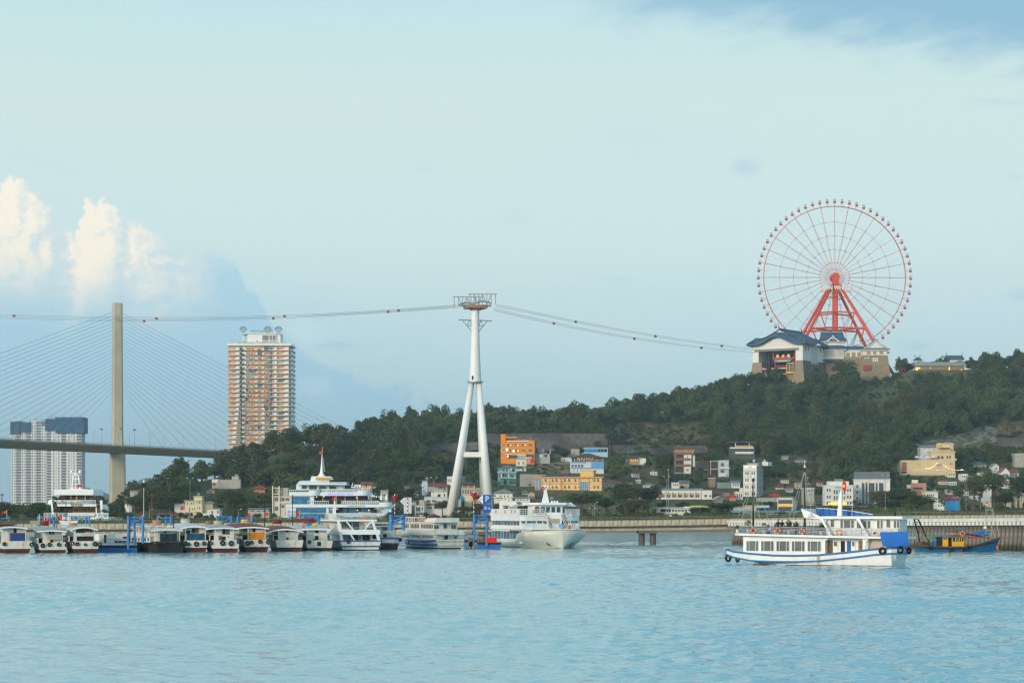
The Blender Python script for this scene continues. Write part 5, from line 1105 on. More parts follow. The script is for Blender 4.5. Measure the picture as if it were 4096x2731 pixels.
t=house('modern white and dark glass villa under the castle hill',2920,3020,1788,1834,DGREY,D=hitD(2970,1836),wins=[],roof=('flat',DGREY,1),name='villa',ex=[('white_band',OFFW,2920,3014,1788,1794,-1.2,-.02),('wood_band',paint((.55,.36,.16)),2941,3011,1781,1787,-.9,2),('white_band',OFFW,2941,3014,1806,1815,-1.2,-.02),('roof_canopy',DGREY,2913,3022,1766,1770,-1.5,9),('post',OFFW,2940,2943,1771,1787,-.5,0),('post',OFFW,2995,2998,1771,1787,-.5,0),('back_wall',DGREY,2940,3012,1771,1780,4,5),('glazing',GLASS,2925,3012,1796,1805,-.1,-.02)],down=8)
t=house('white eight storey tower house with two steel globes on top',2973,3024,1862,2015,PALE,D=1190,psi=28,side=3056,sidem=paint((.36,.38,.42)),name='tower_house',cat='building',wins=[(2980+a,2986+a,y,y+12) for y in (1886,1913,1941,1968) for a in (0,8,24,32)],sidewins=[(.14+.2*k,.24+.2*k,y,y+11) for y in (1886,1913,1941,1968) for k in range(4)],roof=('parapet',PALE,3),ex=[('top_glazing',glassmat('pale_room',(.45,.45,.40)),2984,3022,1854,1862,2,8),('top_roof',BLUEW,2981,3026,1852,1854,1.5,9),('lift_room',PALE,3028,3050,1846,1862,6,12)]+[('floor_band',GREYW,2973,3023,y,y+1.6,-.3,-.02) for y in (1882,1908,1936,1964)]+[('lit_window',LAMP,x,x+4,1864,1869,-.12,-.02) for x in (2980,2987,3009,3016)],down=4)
W,Hh,dep,s=t['_dims']
for x,y in ((4.5,4),(8.5,9)): q=MB();q.tube((x,y,Hh+1.6),(x,y,Hh+2.0),.5,n=8);q.loft([[(x+math.cos(a)*r,y+math.sin(a)*r,Hh+2.6+h_) for a in np.linspace(0,6.28,13)[:-1]] for h_,r in ((-.8,.2),(-.55,.7),(0,.95),(.55,.7),(.8,.2))],closed=True);obj('steel_globe',q,mat('globe_steel',(.6,.6,.6),rough=.2,metal=.9),t,smooth=True)
q=MB();q.ring((W*.5,-.15,(2015-1897)*s),.85,.12,'y',20,5);obj('round_emblem',q,BLUEW,t)
house('slim white house left of the tower house',2943,2972,1967,2016,OFFW,D=1170,wins=G(2945,2970,1972,1990,3,1,.6,.9)+G(2945,2970,2000,2012,3,1,.6,.9),roof=('flat',OFFW,2),ex=[('stair_room',CREAM2,2962,2973,1950,1965,2,6)],down=4)
for (lab,a,c,yt,yb,m_,D,rf) in (('grey roofed hut low on the slope under the stilt house',2716,2756,1934,1944,CREAM,1230,('gable',ROOF_G,1919)),('small white house with pale green roof left of the white building',2574,2616,1940,1960,PALE,1210,('hip',ROOF_V,1931,.8)),
   ('terraced grey roofed house above the red roofed shacks',2872,2920,1952,1966,GREYW,1240,('gable',ROOF_V,1928)),('dark red roofed shack row behind the white gable',2848,2890,1976,2012,BROWN,1180,('gable',ROOF_M,1966)),('white gabled porch house between the shacks',2858,2892,1996,2010,paint((.20,.15,.13)),1150,('gablef',PALE,1984)),('dark timber house beside the white gabled porch',2890,2920,1968,2006,paint((.14,.11,.10)),1170,('flat',ROOF_K,2)),('bright red roofed orange house left of the slim white house',2920,2943,1988,2008,paint((.62,.25,.08)),1165,('hip',RED,1974,.6)),
   ('small white house with steel tank right of the tower house',3066,3101,1945,1966,OFFW,1260,('flat',PALE,1.5)),('red awning roofed shop right of the tower house',3086,3120,1981,2000,BROWN,1170,('hip',RED,1971,.8)),('grey roofed market row below the red awning',3034,3110,1990,2022,GREYW,1160,('flat',ROOF_G,2))):
    house(lab,a,c,yt,yb,m_,D=D,roof=rf,wins=[(a+5,a+11,yt+4,min(yb,yt+13)),(c-13,c-6,yt+4,min(yb,yt+13))],down=8)
t=house('white office building with dark glass bands and orange sign',3110,3168,1988,2041,OFFW,D=1120,psi=18,side=3192,wins=[],name='office_building',cat='building',roof=('flat',ROOF_V,3,.8),ex=[('glass_band',GLASS,3113,3166,1998,2015,-.1,-.02),('glass_band',GLASS,3113,3166,2026,2041,-.1,-.02),('sign_board',mat('orange_sign',(.80,.40,.05),emit=(1,.45,.05),estr=.35),3119,3160,2014,2024,-.4,-.12)],down=3)
t=house('waterfront pavilion with flat white roof and long windows',2632,2765,2031,2056,PALE,D=1000,dep=10,wins=[(2641,2684,2034,2047,DARK)]+G(2686,2750,2035,2047,5,1,.85,.85),roof=('flat',WHITE,2.6,.9),ex=[('yellow_fascia',mat('yellow_strip',(.75,.52,.08)),2766,2836,2021,2025,2,5),('rear_roof',WHITE,2740,2840,2025,2031,2.5,8)],down=2)
house('long low building with yellow fascia behind the waterfront trees',2940,3026,2024,2052,paint((.46,.50,.48)),D=1010,wins=G(2960,3020,2032,2042,5,1,.7,.8),roof=('flat',mat('yellow_strip',(.75,.52,.08)),4,.4),ex=[('blue_canopy',BLUEW,3026,3078,2020,2030,0,6)],down=2)
house('blue grey market roof in front of the office building',2935,3240,2052,2062,PALE,D=860,dep=16,roof=('gable',ROOF_B,2041),down=2,keep=False)
house('pale metal roofed shed behind the causeway on the right',3660,3860,2049,2056,GREYW,D=700,dep=10,roof=('gable',ROOF_G,2042),down=2,keep=False)
# --- right
t=house('white bank like building with stepped attic and dark text',3300,3413,1941,2022,OFFW,D=1130,name='office_building',cat='building',wins=[(a,a+7,y,y+13) for a in (3306,3316,3388,3398) for y in (1953,1980,2004)]+[(3334+10*k,3341+10*k,y,y+18) for k in range(5) for y in (1958,1982)],roof=('flat',OFFW,2,.3),ex=[('attic',OFFW,3316,3398,1924,1939,2,9),('attic_roof',ROOF_V,3345,3375,1914,1923.5,3,8),('lit_sign',mat('yellow_lit_sign',(.9,.65,.05),emit=(1,.62,.03),estr=.9),3314,3386,2011,2018,-.6,-.2),('canopy',DGREY,3290,3480,2021,2030,-4,2)],down=2)
W,Hh,dep,s=t['_dims'];text('wall_lettering','VIHASA',11*s,LBLUE,t,(W/2,-.12,(2022-1949)*s),ext=.04)
t=house('white building with tall dark window slots and grey mansard roof',3414,3556,1918,2020,OFFW,D=1150,psi=10,side=3571,name='office_building',cat='building',wins=[(3424,3434,1938,1950),(3424,3434,1962,1974),(3424,3434,1986,1998)]+[(a,a+4,1921,1924,BROWN) for a in (3422,3434,3448,3476,3504,3530,3545)],roof=('flat',OFFW,2,.4),ex=[('glass_slot',GLASS,a,c,1931,2012,-.25,-.02) for a,c in ((3448,3456),(3462,3468),(3475,3495),(3502,3507),(3515,3530))]+[('pilaster',OFFW,a,a+3,1924,2016,-.7,-.3) for a in (3443,3457.5,3470,3497,3510,3533)],down=2)
W,Hh,dep,s=t['_dims'];q=MB();z0=Hh+2*s+.01;z1=(2020-1886)*s;q.loft([[(0,0,z0),(W,0,z0),(W,dep,z0),(0,dep,z0)],[(.3,1.2,z1),(W-.3,1.2,z1),(W-.3,dep-1,z1),(.3,dep-1,z1)]],closed=True);obj('mansard_roof',q,mat('mansard_grey',(.13,.16,.18),var=.1),t)
# restaurant
D=hitD(3715,1900) ;t=house('big cream stepped hillside restaurant with umbrellas and string lights',3607,3820,1847,1897,CREAM,D=D,dep=16,name='restaurant',cat='building',wins=[(3672,3676,1853,1858),(3799,3803,1850,1860),(3806,3810,1850,1860)],roof=('parapet',CREAM,7),ex=[('middle_storey',CREAM,3728,3822,1806,1846,2,13),('middle_cornice',CREAM,3726,3825,1804,1808,1.5,13.5),('balcony',CREAM,3785,3826,1833,1841,-.3,1.9),('top_block',CREAM,3759,3819,1770,1803,4,11),('top_awning',BROWN,3757,3802,1790,1792,1.5,3.9),('stair_frame',BROWN,3608,3624,1848,1884,-.6,-.1),('terrace',CREAM,3596,3786,1884,1900,-4,-.02),('stone_base',GREYW,3580,3760,1901,1932,-3.5,-.5),('dark_void',DARK,3600,3622,1886,1892,-4.1,-4.0)]+[('window',GLASS,a,a+9,1823,1834,1.9,1.99) for a in (3752,3767)]+[('window',GLASS,a,a+6,1822,1834,1.9,1.99) for a in (3789,3800)]+[('window',GLASS,3810,3815,1798,1803,3.9,3.99)],down=10)
W,Hh,dep,s=t['_dims'];X=lambda x: (x-3607)*s;Z=lambda y: (1897-y)*s
q=MB();q.tube((X(3768),3.6,Z(1780)),(X(3768),3.98,Z(1780)),5.5*s,n=20);obj('round_sign',q,mat('gold_sign',(.80,.48,.03)),t)
text('roof_lettering','TAI HAI QUAN',4.6*s,mat('gold_sign',(.80,.48,.03)),t,(X(3788),3.6,Z(1773)),ext=.05);q=MB()
for k in range(5): q.box(X(3777)+k*5.2*s,X(3777)+k*5.2*s+3.4*s,3.8,3.98,Z(1785),Z(1778))
obj('white_lettering',q,WHITE_C,t)
for x,y,yy in ((3668,1829,.5),(3684,1830,.5),(3712,1829,.5),(3735,1830,.5),(3750,1856,-1),(3748,1882,-3),(3844,1881,-3)):
    um=thing('parasol','white parasol on the cream hillside restaurant, '+{3668:'leftmost on the roof terrace',3684:'second on the roof terrace',3712:'third on the roof terrace',3735:'rightmost on the roof terrace',3750:'on the middle balcony',3748:'on the lower terrace',3844:'at the far right end'}[x],'parasol',(t.location.x+X(x),t.location.y+yy,t.location.z+Z(y)-1.6),0,'parasols on the restaurant terraces');q=MB()
    q.loft([[(math.cos(a)*1.7,math.sin(a)*1.7,1.6) for a in np.linspace(0,6.28,9)[:-1]],[(math.cos(a)*.1,math.sin(a)*.1,2.5) for a in np.linspace(0,6.28,9)[:-1]]],closed=True);obj('canopy',q,WHITE_C,um);obj('pole',MB().tube((0,0,-.6),(0,0,1.7),.06,n=5),POLE,um)
q=MB();bl=MB()
for (a,c,ya,yc) in ((3698,3742,1872,1850),(3770,3840,1860,1878)):
    pts=[(X(a)+(X(c)-X(a))*k/12,-4.5,Z(ya)+(Z(yc)-Z(ya))*k/12-1.2*math.sin(math.pi*k/12)) for k in range(13)];q.path(pts,.04,4)
    for p_ in pts: bl.tube(p_,(p_[0],p_[1],p_[2]-.3),.16,n=6)
obj('light_string',q,DARK,t);obj('light_bulb',bl,LAMP,t)['kind']='stuff'
house('glazed pavilion with red fascia left of the restaurant tower',3682,3754,1787,1806,glassmat('pale_glass',(.55,.6,.62)),D=D+25,dep=10,roof=('gable',ROOF_B,1779),ex=[('red_fascia',mat('fascia_red',(.40,.09,.05)),3679,3757,1785,1788.5,-.8,-.02)]+[('mullion',WHITE,x,x+1.2,1789,1806,-.15,-.02) for x in range(3684,3754,8)])
t=house('terracotta and white house with roof garden wall',3644,3700,1934,1972,PINK,D=1180,psi=14,side=3716,sidem=BLUEW,wins=[(3652,3690,1947,1957,DARK)],nx=5,roof=('flat',PINK,3,.2),ex=[('white_stack',OFFW,3645,3668,1918,1931,3,8),('white_wing',OFFW,3627,3643.8,1938,1952,1,8)],down=8)
house('low white house with steel tank right of the terracotta house',3702,3752,1966,1992,OFFW,D=1140,wins=G(3706,3738,1974,1983,4,1,.6,.8),roof=('flat',PALE,2,.5),ex=[('tank',STEEL,3738,3746,1955,1964,1,3),('canopy',DGREY,3748,3770,1967,1969,-1,4)],down=6)
house('blue sheeted market stall under the right hand trees',3796,3838,2000,2016,BLIND,D=1010,roof=('flat',ROOF_M,14,.5),down=6)
for (lab,a,c,yt,yb,m_,D,rf) in (('white villa with red gabled roof and brown timbers near the right edge',4004,4040,1889,1913,OFFW,1220,('gablef',ROOF_R,1868)),('red roofed wing behind the white villa',4038,4076,1890,1912,OFFW,1230,('gable',ROOF_R,1876)),('grey plain house left of the white villa',3980,4006,1880,1908,GREYW,1240,('flat',PALE,1)),('green roofed house above the trees right of the restaurant',3894,3946,1856,1868,CREAM2,None,('hip',ROOF_T2,1845,.8)),('pale gabled shed right of the green roofed house',3970,3996,1864,1880,PALE,None,('gablef',ROOF_V,1852)),('grey three storey house with blue tank at the right edge',4060,4130,1815,1868,GREYW,None,('flat',PALE,2))):
    house(lab,a,c,yt,yb,m_,D=D,roof=rf,wins=[(a+8,a+15,yt+5,yt+13),(c-16,c-8,yt+5,yt+13)],down=9)

for (lab,a,c,yt,yb,m_,D,rf) in (('white house with red roof close right of the yellow building',2436,2457,1932,1972,OFFW,1230,('gable',ROOF_R,1919)),('tiny orange roofed hut between trees right of the yellow building',2460,2484,1934,1944,CREAM,None,('gable',ROOF_R,1926)),('dark green roofed hut hidden in the castle slope trees',3180,3226,1840,1850,GREYW,None,('hip',ROOF_T2,1830,.8)),('pale grey roofed hut left of the dark green roofed hut',3130,3154,1826,1838,GREYW,None,('gable',ROOF_V,1820)),
   ('grey four level house with terraces left of the bank like building',3214,3257,1952,2022,GREYW,1140,('flat',PALE,2)),('low ochre walled yard right of the grey terrace house',3258,3298,1982,2018,paint((.50,.38,.22)),1150,('flat',PALE,1.5)),('small white house behind the curved lamps on the right',3748,3780,1996,2030,OFFW,1060,('flat',ROOF_B,2)),('white hut inside the big right hand trees',3946,3966,1936,1958,OFFW,1120,('flat',PALE,1.5)),('little house under the right end of the restaurant',3790,3822,1888,1910,CREAM2,None,('flat',PALE,2)),('long grey shed behind the low blue frames',992,1074,2036,2050,GREYW,900,('gable',ROOF_G,2030)),
   ('white apartment slab low at the far left shore',2,48,2024,2056,PALE,1500,('flat',ROOF_R,2)),('white two storey house between the stepped house and the pale blue house',1640,1662,1996,2030,OFFW,1120,('flat',PALE,2)),('rusty roofed house under the tall white house',1740,1790,1946,1966,paint((.50,.42,.34)),1190,('gable',ROOF_R,1936)),('grey unfinished house right of the white tower leg houses',1902,1940,1952,1976,GREYW,1180,('flat',GREYW,2)),('white house peeping above the long white building',2690,2716,1930,1950,OFFW,1215,('flat',PALE,1.5)),('brown narrow house above the shacks',2836,2862,1912,1948,BROWN,None,('flat',PALE,2)),('pale house with blue roof left of the tower house',2926,2960,1930,1950,PALE,1240,('gable',ROOF_B,1921)),('cream house above the red awning shop',3104,3140,1948,1968,CREAM2,1230,('hip',ROOF_M,1938,.6)),('white narrow house right of the restaurant base',3846,3870,1896,1926,OFFW,None,('flat',PALE,2)),('grey house with red tank low at the right edge',4066,4110,1938,1966,GREYW,1150,('flat',ROOF_R,2))):
    house(lab,a,c,yt,yb,m_,D=D,roof=rf,wins=[(a+(c-a)*f_,a+(c-a)*(f_+.2),y_,y_+min(9,(yb-yt)*.5)) for f_ in (.12,.42,.7) for y_ in ([yt+4] if yb-yt < 26 else [yt+5,yt+20])],down=9)
fr_=random.Random(21);HSRC=list(HOUSES);cols_=[('white',OFFW),('cream',CREAM2),('pale grey',PALE),('weathered grey',GREYW),('ochre',CREAM),('pale blue',BLUEW)];n_=0;used_=set()
for _ in range(900):
    if n_ >= 30: break
    za=fr_.choice(((1560,1700,1950,2040),(2840,3300,1930,2030),(2840,3300,1930,2030),(3700,4080,1890,2010),(2430,2620,1900,2010)));a=fr_.uniform(za[0],za[1]);w=fr_.uniform(18,32);yb=fr_.uniform(za[2],za[3]);h=fr_.choice((14,18,26));c=a+w
    if any(c+3 > r[0] and a-3 < r[1] and yb > r[2]-2 and yb-h-8 < r[3]+2 for r in RECTS): continue
    D=hitD((a+c)/2,yb) if yb < 2000 else 1130.;nm_,m_=fr_.choice(cols_);rn_,rf=fr_.choice((('a red gable',('gable',ROOF_R,yb-h-7)),('a slate hip',('hip',ROOF_G,yb-h-7,.6)),('a flat',('flat',PALE,2)),('a rusty gable',('gable',ROOF_M,yb-h-6)),('a flat',('flat',GREYW,2))))
    q_=min(HSRC,key=lambda h_: abs(h_[1]-a-w/2)+abs(h_[2]-yb+h/2)*1.5);da,dc=a+w/2-q_[1],yb-h/2-q_[2];rel=('right of' if da > 0 else 'left of') if abs(da) > abs(dc) else ('below' if dc > 0 else 'above')
    lab='small %s house with %s roof %s the %s' % (nm_,rn_,rel,' '.join(q_[0].split()[:4]))
    if lab in used_: continue
    used_.add(lab);n_ += 1;t=house(lab,a,c,yb-h,yb,m_,D=D,dep=7,roof=rf,group='small houses of the slope town',wins=[(a+w*f_,a+w*(f_+.2),y_,y_+6) for f_ in (.12,.42,.7) for y_ in ([yb-h+4] if h < 24 else [yb-h+4,yb-h+15])],down=9)
    if rn_ == 'a flat' and fr_.random() < .6: tank(t,1.5,2,h*mpp(D)+.3,.4,None,1.0)
# --- retaining walls of the hill road
STONEW=mat('gabion_stone',(.125,.118,.112),var=.55,scale=.07,grain=.7,bscale=.45,bump=.9,streak=.7,streakcol=(.05,.055,.04))
WALLTOPS=[]
def retaining(label,pts,m=STONEW,name='retaining_wall'):
    if m is STONEW: WALLTOPS.append(pts)
    a=[P(x,yt,D) for x,yt,yb,D in pts];b0=[P(x,yb,D-3) for x,yt,yb,D in pts];q=MB();n=len(pts)
    vs=[p for p in b0]+[p for p in a]+[p+Vector((0,3,0)) for p in a]+[p+Vector((0,6,-3)) for p in b0]
    fs=[(k,k+1,n+k+1,n+k) for k in range(n-1)]+[(n+k,n+k+1,2*n+k+1,2*n+k) for k in range(n-1)]+[(2*n+k,2*n+k+1,3*n+k+1,3*n+k) for k in range(n-1)]+[(0,n,2*n,3*n),(n-1,4*n-1,3*n-1,2*n-1)]
    q.add(vs,fs);tag(obj(name,q,m),label,'retaining wall')
    for k in range(n-1): RECTS.append((pts[k][0],pts[k+1][0],max(pts[k][1],pts[k+1][1])+9,(pts[k][1]+pts[k][2])/2+8,pts[k][3]))
retaining('grey stone retaining wall behind the tower legs',[(1722,1771,1812,1436),(1800,1770,1812,1438),(1930,1764,1812,1440)])
retaining('tall grey stone retaining wall behind the orange house',[(1945,1732,1812,1446),(2200,1730,1812,1448),(2430,1732,1790,1450)])
retaining('lower grey stone retaining wall along the hill road right of the blue blinds',[(2405,1775,1812,1452),(2600,1776,1818,1458),(2830,1780,1822,1462)])
retaining('pale concrete wall behind the yellow building',[(2079,1895,1945,hitD(2120,1944)),(2185,1897,1945,hitD(2120,1944))],CONC_G)
SHOT=mat('sprayed_slope',(.20,.18,.155),var=.25,scale=.12,streak=.4)
def drape(name,label,top,bot,m,lo=1440,nx=24,ny=8,off=.5):
    "sheet laid on the slope between two photo lines"
    vs=[];xs=np.linspace(top[0][0],top[-1][0],nx+1)
    for x in xs:
        ya=np.interp(x,[p[0] for p in top],[p[1] for p in top]);yb=np.interp(x,[p[0] for p in bot],[p[1] for p in bot])
        for k in range(ny+1):
            y=ya+(yb-ya)*k/ny;d=hitD(x,y,lo)-off*2;v_=P(x,y,d);vs.append((v_.x,v_.y,v_.z))
    q=MB();n=ny+1;q.add(vs,[(i*n+k,i*n+k+1,(i+1)*n+k+1,(i+1)*n+k) for i in range(nx) for k in range(ny)]);struct(name,q,m,smooth=True,label=label)
drape('rock_face','grey rock face showing between trees under the castle',[(3110,1742),(3160,1736),(3225,1748)],[(3110,1768),(3160,1778),(3225,1776)],STONEW)
drape('sprayed_slope','long grey sprayed concrete slope on the right hillside',[(3655,1776),(3760,1752),(3850,1730),(3940,1700),(3985,1712)],[(3655,1800),(3760,1796),(3850,1786),(3940,1760),(3985,1770)],SHOT)
retaining('grey stone retaining wall at the right edge of the hill road',[(3990,1748,1800,1470),(4120,1748,1800,1470),(4300,1750,1800,1470)])
# bare scrub slopes that stay open: (sx0, sx1, sy0, sy1)
OPEN=[(2455,2800,1698,1766),(2160,2285,1850,1892),(3450,3580,1556,1598),(3570,3640,1502,1524),(3990,4115,1696,1742)]
for r in OPEN: RECTS.append((*r,9999))
RECTS += [(3000,3325,1300,1528,1695),(3445,3560,1370,1505,1726),(3378,3450,1400,1450,1726),(3600,3640,1478,1500,1699),(3650,3865,1450,1490,1719),(3690,3800,1764,1788,9998),(3800,3900,1744,1784,9998),(3900,3985,1714,1768,9998)]
EARTH=mat('bare_earth',(.30,.17,.085),var=.45,scale=.12,grain=.4,bscale=.5);SCRUB=mat('dry_scrub',(.16,.105,.06),var=.5,scale=.09,grain=.5,bscale=.4);MEADOW=mat('green_slope',(.045,.085,.025),var=.4,scale=.1,grain=.35,bscale=.5)
drape('bare_earth','bare orange earth bank above the yellow building',[(2150,1858),(2200,1846),(2285,1848)],[(2150,1888),(2200,1893),(2285,1893)],EARTH,1100)
drape('scrub_slope','brown scrub slope above the hill road',[(2440,1716),(2560,1690),(2700,1690),(2800,1720)],[(2440,1770),(2560,1770),(2700,1772),(2800,1775)],SCRUB)
drape('grass_bank','green grassy bank below the castle',[(3430,1566),(3500,1548),(3590,1540)],[(3430,1610),(3500,1612),(3590,1592)],MEADOW,1500)
drape('grass_bank','green grassy bank under the heart sculpture',[(3565,1502),(3600,1496),(3645,1496)],[(3565,1532),(3600,1528),(3645,1520)],MEADOW,1500)
drape('scrub_slope','ochre scrub slope at the right edge',[(3985,1700),(4050,1690),(4130,1692)],[(3985,1742),(4050,1745),(4130,1745)],mat('ochre_scrub',(.22,.125,.06),var=.5,scale=.09,grain=.5,bscale=.4))
# hill road car
t_=P(2668,1817,1462);cr=thing('parked_car','white car on the hill road under the stone wall','car',t_);q=MB();q.prism([(-2.2,.35),(2.2,.35),(2.25,.85),(1.6,.95),(.9,1.45),(-.9,1.45),(-1.7,.95),(-2.2,.85)],-.85,.85);obj('body',q,WHITE_C,cr)
q=MB();q.prism([(1.4,.97),(.85,1.38),(-.85,1.38),(-1.5,.97)],-.87,.87);obj('side_window',q,GLASS,cr)
for x in (-1.35,1.35): obj('wheel',MB().tube((x,-.9,.33),(x,.9,.33),.33,n=12),BLACK,cr)
# trees -----------------------------------------------------------
for k,(sx,yt,yb,w,D,lab,kind) in enumerate([
 (2330,1955,2066,175,1060,'big round dark tree in front of the yellow building','big'),(2425,1985,2066,90,1070,'dark tree at the right corner of the yellow building','big'),
 (2500,1925,2066,170,1040,'tall spreading dark tree right of the yellow building','big'),(2590,1930,2062,150,1060,'broad dark tree left of the long white building','big'),(2545,1985,2068,150,990,'low spreading tree at the waterfront left of the pavilion','big'),
 (2655,2000,2050,70,1080,'small tree before the left end of the long white building','mid'),(2730,2003,2056,60,1060,'small tree before the middle of the long white building','mid'),(2895,2002,2062,170,960,'wide umbrella shaped tree at the waterfront','big'),(2800,2025,2068,120,950,'low bushy tree beside the waterfront pavilion','big'),
 (2990,2005,2050,80,1060,'light green tree before the foot of the tower house','green'),(3070,2000,2060,70,1040,'tree left of the office building with the orange sign','mid'),
 (3525,1950,2060,130,1010,'tall dark tree before the mansard roofed building','big'),(3600,1948,2056,160,980,'biggest dark tree of the clump right of the mansard building','big'),(3680,1975,2058,140,970,'dark tree at the right end of the waterfront clump','big'),(3560,1990,2062,170,940,'front tree of the dark waterfront clump','big'),
 (3430,1995,2040,50,1080,'slim tree between the two white office buildings','green'),(3975,1872,2030,150,1080,'huge dark tree below the white villa','big'),(3900,1900,2030,130,1090,'dark tree left of the huge tree below the villa','big'),(4075,1900,2040,150,1070,'dark tree at the right edge of the shore','big'),(3830,1930,2030,90,1100,'round tree beside the low white house','mid'),
 (4020,1960,2056,130,990,'tree behind the lamp posts near the right edge','big'),(3780,1985,2050,60,1020,'young tree behind the street lamps on the right','green'),
 (1545,1905,2066,165,1010,'big dark tree right of the cruise ship','big'),(1625,1945,2066,120,1000,'dark tree behind the white arrow sign','big'),(1500,1985,2066,90,1000,'dark tree behind the folded parasols','big'),
 (1770,2000,2062,90,960,'bushy tree at the foot of the left tower leg','big'),(1870,2020,2066,110,940,'low dark tree between the tower legs','big'),(1920,2010,2066,90,935,'dark tree behind the parking sign','big'),(2040,2000,2066,90,1000,'tree behind the white funnel of the big ferry','big'),(2110,2015,2066,80,990,'tree before the left end of the yellow building','big'),
 (600,1935,2066,130,990,'tall round tree left of the telecom mast','big'),(540,1975,2066,110,1000,'dark tree at the foot of the bridge side hill','big'),(680,1960,2066,150,975,'broad dark tree left of the cream yellow house','big'),(640,2000,2066,110,930,'dark tree behind the long red shed','big'),(930,1950,2066,150,1000,'dark tree right of the small white house','big'),(1040,1965,2066,150,960,'broad tree under the red roofed pavilion','big'),(990,2005,2066,120,920,'low tree behind the blue mooring frames','big'),(1075,2010,2066,90,930,'tree left of the unfinished frame building','big'),
 (1230,1935,2066,150,1030,'tree hidden partly by the spire of the cruise ship','big'),(1400,1930,2066,140,1060,'tree behind the top deck of the cruise ship','big'),
 (440,2040,2078,60,900,'low palm like tree left of the pylon foot','mid'),(475,2042,2078,60,880,'low palm like tree right of the pylon foot','mid'),
 (3378,1437,1545,115,1690,'dark tree between the two castle buildings','big'),
 (2440,1718,1802,66,1440,'tree covering the right end of the tall stone wall','mid'),(2392,1762,1806,44,1440,'small tree before the tall stone wall near the blue blinds','mid'),(1950,1762,1816,52,1436,'tree before the gap between the two stone walls','mid'),(2225,1776,1815,46,1440,'small tree at the foot of the tall stone wall','mid'),(2620,1766,1818,58,1448,'tree before the lower road wall above the white building','mid'),(2548,1780,1820,46,1448,'bushy tree at the lower road wall','green'),(2838,1752,1826,66,1450,'tree at the right end of the lower road wall','mid'),(1715,1748,1815,60,1430,'tree at the left end of the stone wall behind the tower','mid'),
 (3020,1480,1550,80,1690,'tree at the left foot of the cable car station','mid'),(2985,1500,1555,70,1690,'second tree left of the cable car station','mid')]):
    treepx(sx,yt,yb,w,D,lab,kind);TREES.append((sx-w/2,sx+w/2,yt,yb,D))
def ordn(k): k += 1;return str(k)+('th' if 10 < k % 100 < 20 else {1:'st',2:'nd',3:'rd'}.get(k % 10,'th'))
# skyline trees on the ridge, each one its own
sk=[(1490,1685,70),(1535,1680,75),(1585,1672,80),(1630,1680,75),(1672,1690,60),(1705,1690,55),(1745,1668,50),(1782,1652,80),(1830,1672,60),(1868,1672,60),(1905,1665,65),(1945,1668,55),(1985,1660,75),(2035,1680,45),(2080,1645,75),(2130,1655,65),(2175,1650,75),(2225,1640,80),(2275,1648,70),(2330,1635,75),(2380,1640,75),(2430,1625,80),(2480,1620,80),(2530,1618,75),(2580,1605,70),(2625,1585,75),(2670,1575,70),(2715,1572,80),(2765,1562,80),(2815,1555,75),(2860,1545,80),(2905,1520,80),(2945,1500,80),
      (3600,1440,75),(3640,1450,60),(3680,1445,70),(3740,1436,65),(3775,1425,60),(3830,1440,70),(3885,1438,70),(3925,1445,60),(3990,1432,80),(4040,1428,80),(4085,1435,75),(4130,1430,80)]
for k,(sx,yt,w) in enumerate(sk):
    D=float(np.interp(sx,C_SX,C_D[:,3]))-4;X_=(sx-CX)/F*D;gz_=float(terrain([X_],[D])[0])-.5;yb=HY-(gz_-EYE)*F/D;s=mpp(D);yb=max(yb,yt+40)
    tree(X_,D,gz_,w*s*1.05,(yb-yt)*s,random.choice(CROWNS if k % 7 != 6 else OPENCROWNS),ordn(k)+' tree from the left on the main ridge skyline','skyline trees along the ridge',.18)
for k,(sx,yt,w) in enumerate([(700,1905,55),(735,1898,50),(775,1893,55),(820,1888,50),(862,1880,55),(905,1862,55),(945,1838,60),(985,1812,60),(1025,1790,60),(1065,1768,60),(1105,1748,60),(1150,1735,65),(1200,1728,65),(1250,1730,60),(1300,1718,65),(1345,1722,60),(1390,1740,60),(1435,1748,60)]):
    D=float(np.interp(sx,C_SX,C_D[:,3]))-4;X_=(sx-CX)/F*D;gz_=float(terrain([X_],[D])[0])-.5;yb=max(HY-(gz_-EYE)*F/D,yt+42);s=mpp(D)
    tree(X_,D,gz_,w*s*1.1,(yb-yt)*s,random.choice(CROWNS),ordn(k)+' tree from the left along the lower hill outline','trees along the lower hill outline',.2)
# the wood on the slopes
def scatter(n,lab=None):
    out=[];r=np.random.default_rng(17);tries=0
    R_=np.array(RECTS)
    while len(out) < n and tries < n*30:
        tries += 1;sx=r.uniform(380,4300);D=r.uniform(1010,1740) if r.random() < .5 else r.uniform(1450,1740)
        dmax=float(np.interp(sx,C_SX,C_D[:,3]));d0=float(np.interp(sx,C_SX,C_D[:,0]))
        if D > dmax-3 or D < d0-30: continue
        X_=(sx-CX)/F*D;z=float(terrain([X_],[D])[0])
        w=r.uniform(4.5,9) if r.random() < .6 else r.uniform(8,14.5);h=w*r.uniform(.75,1.25);k=F/D
        yb=HY-(z-EYE)*k;yt=yb-h*k;a,c=sx-w*k/2,sx+w*k/2
        m=(R_[:,4] > D-6) & (c > R_[:,0]+2) & (a < R_[:,1]-2) & (yt < R_[:,3]-3) & (yb > R_[:,2]+1)
        if m.any():
            h2=r.uniform(1.2,2.4);yt=yb-h2*k
            m=(R_[:,4] > D-6) & (R_[:,4] != 9999) & (c > R_[:,0]) & (a < R_[:,1]) & (yt < R_[:,3]-3) & (yb > R_[:,2]+1)
            if m.any(): continue
            w,h=h2*1.7,h2
        out.append((X_,D,z,w,h,r.uniform(0,6.28),r.integers(0,8)))
    return out
PTS=scatter(5600)
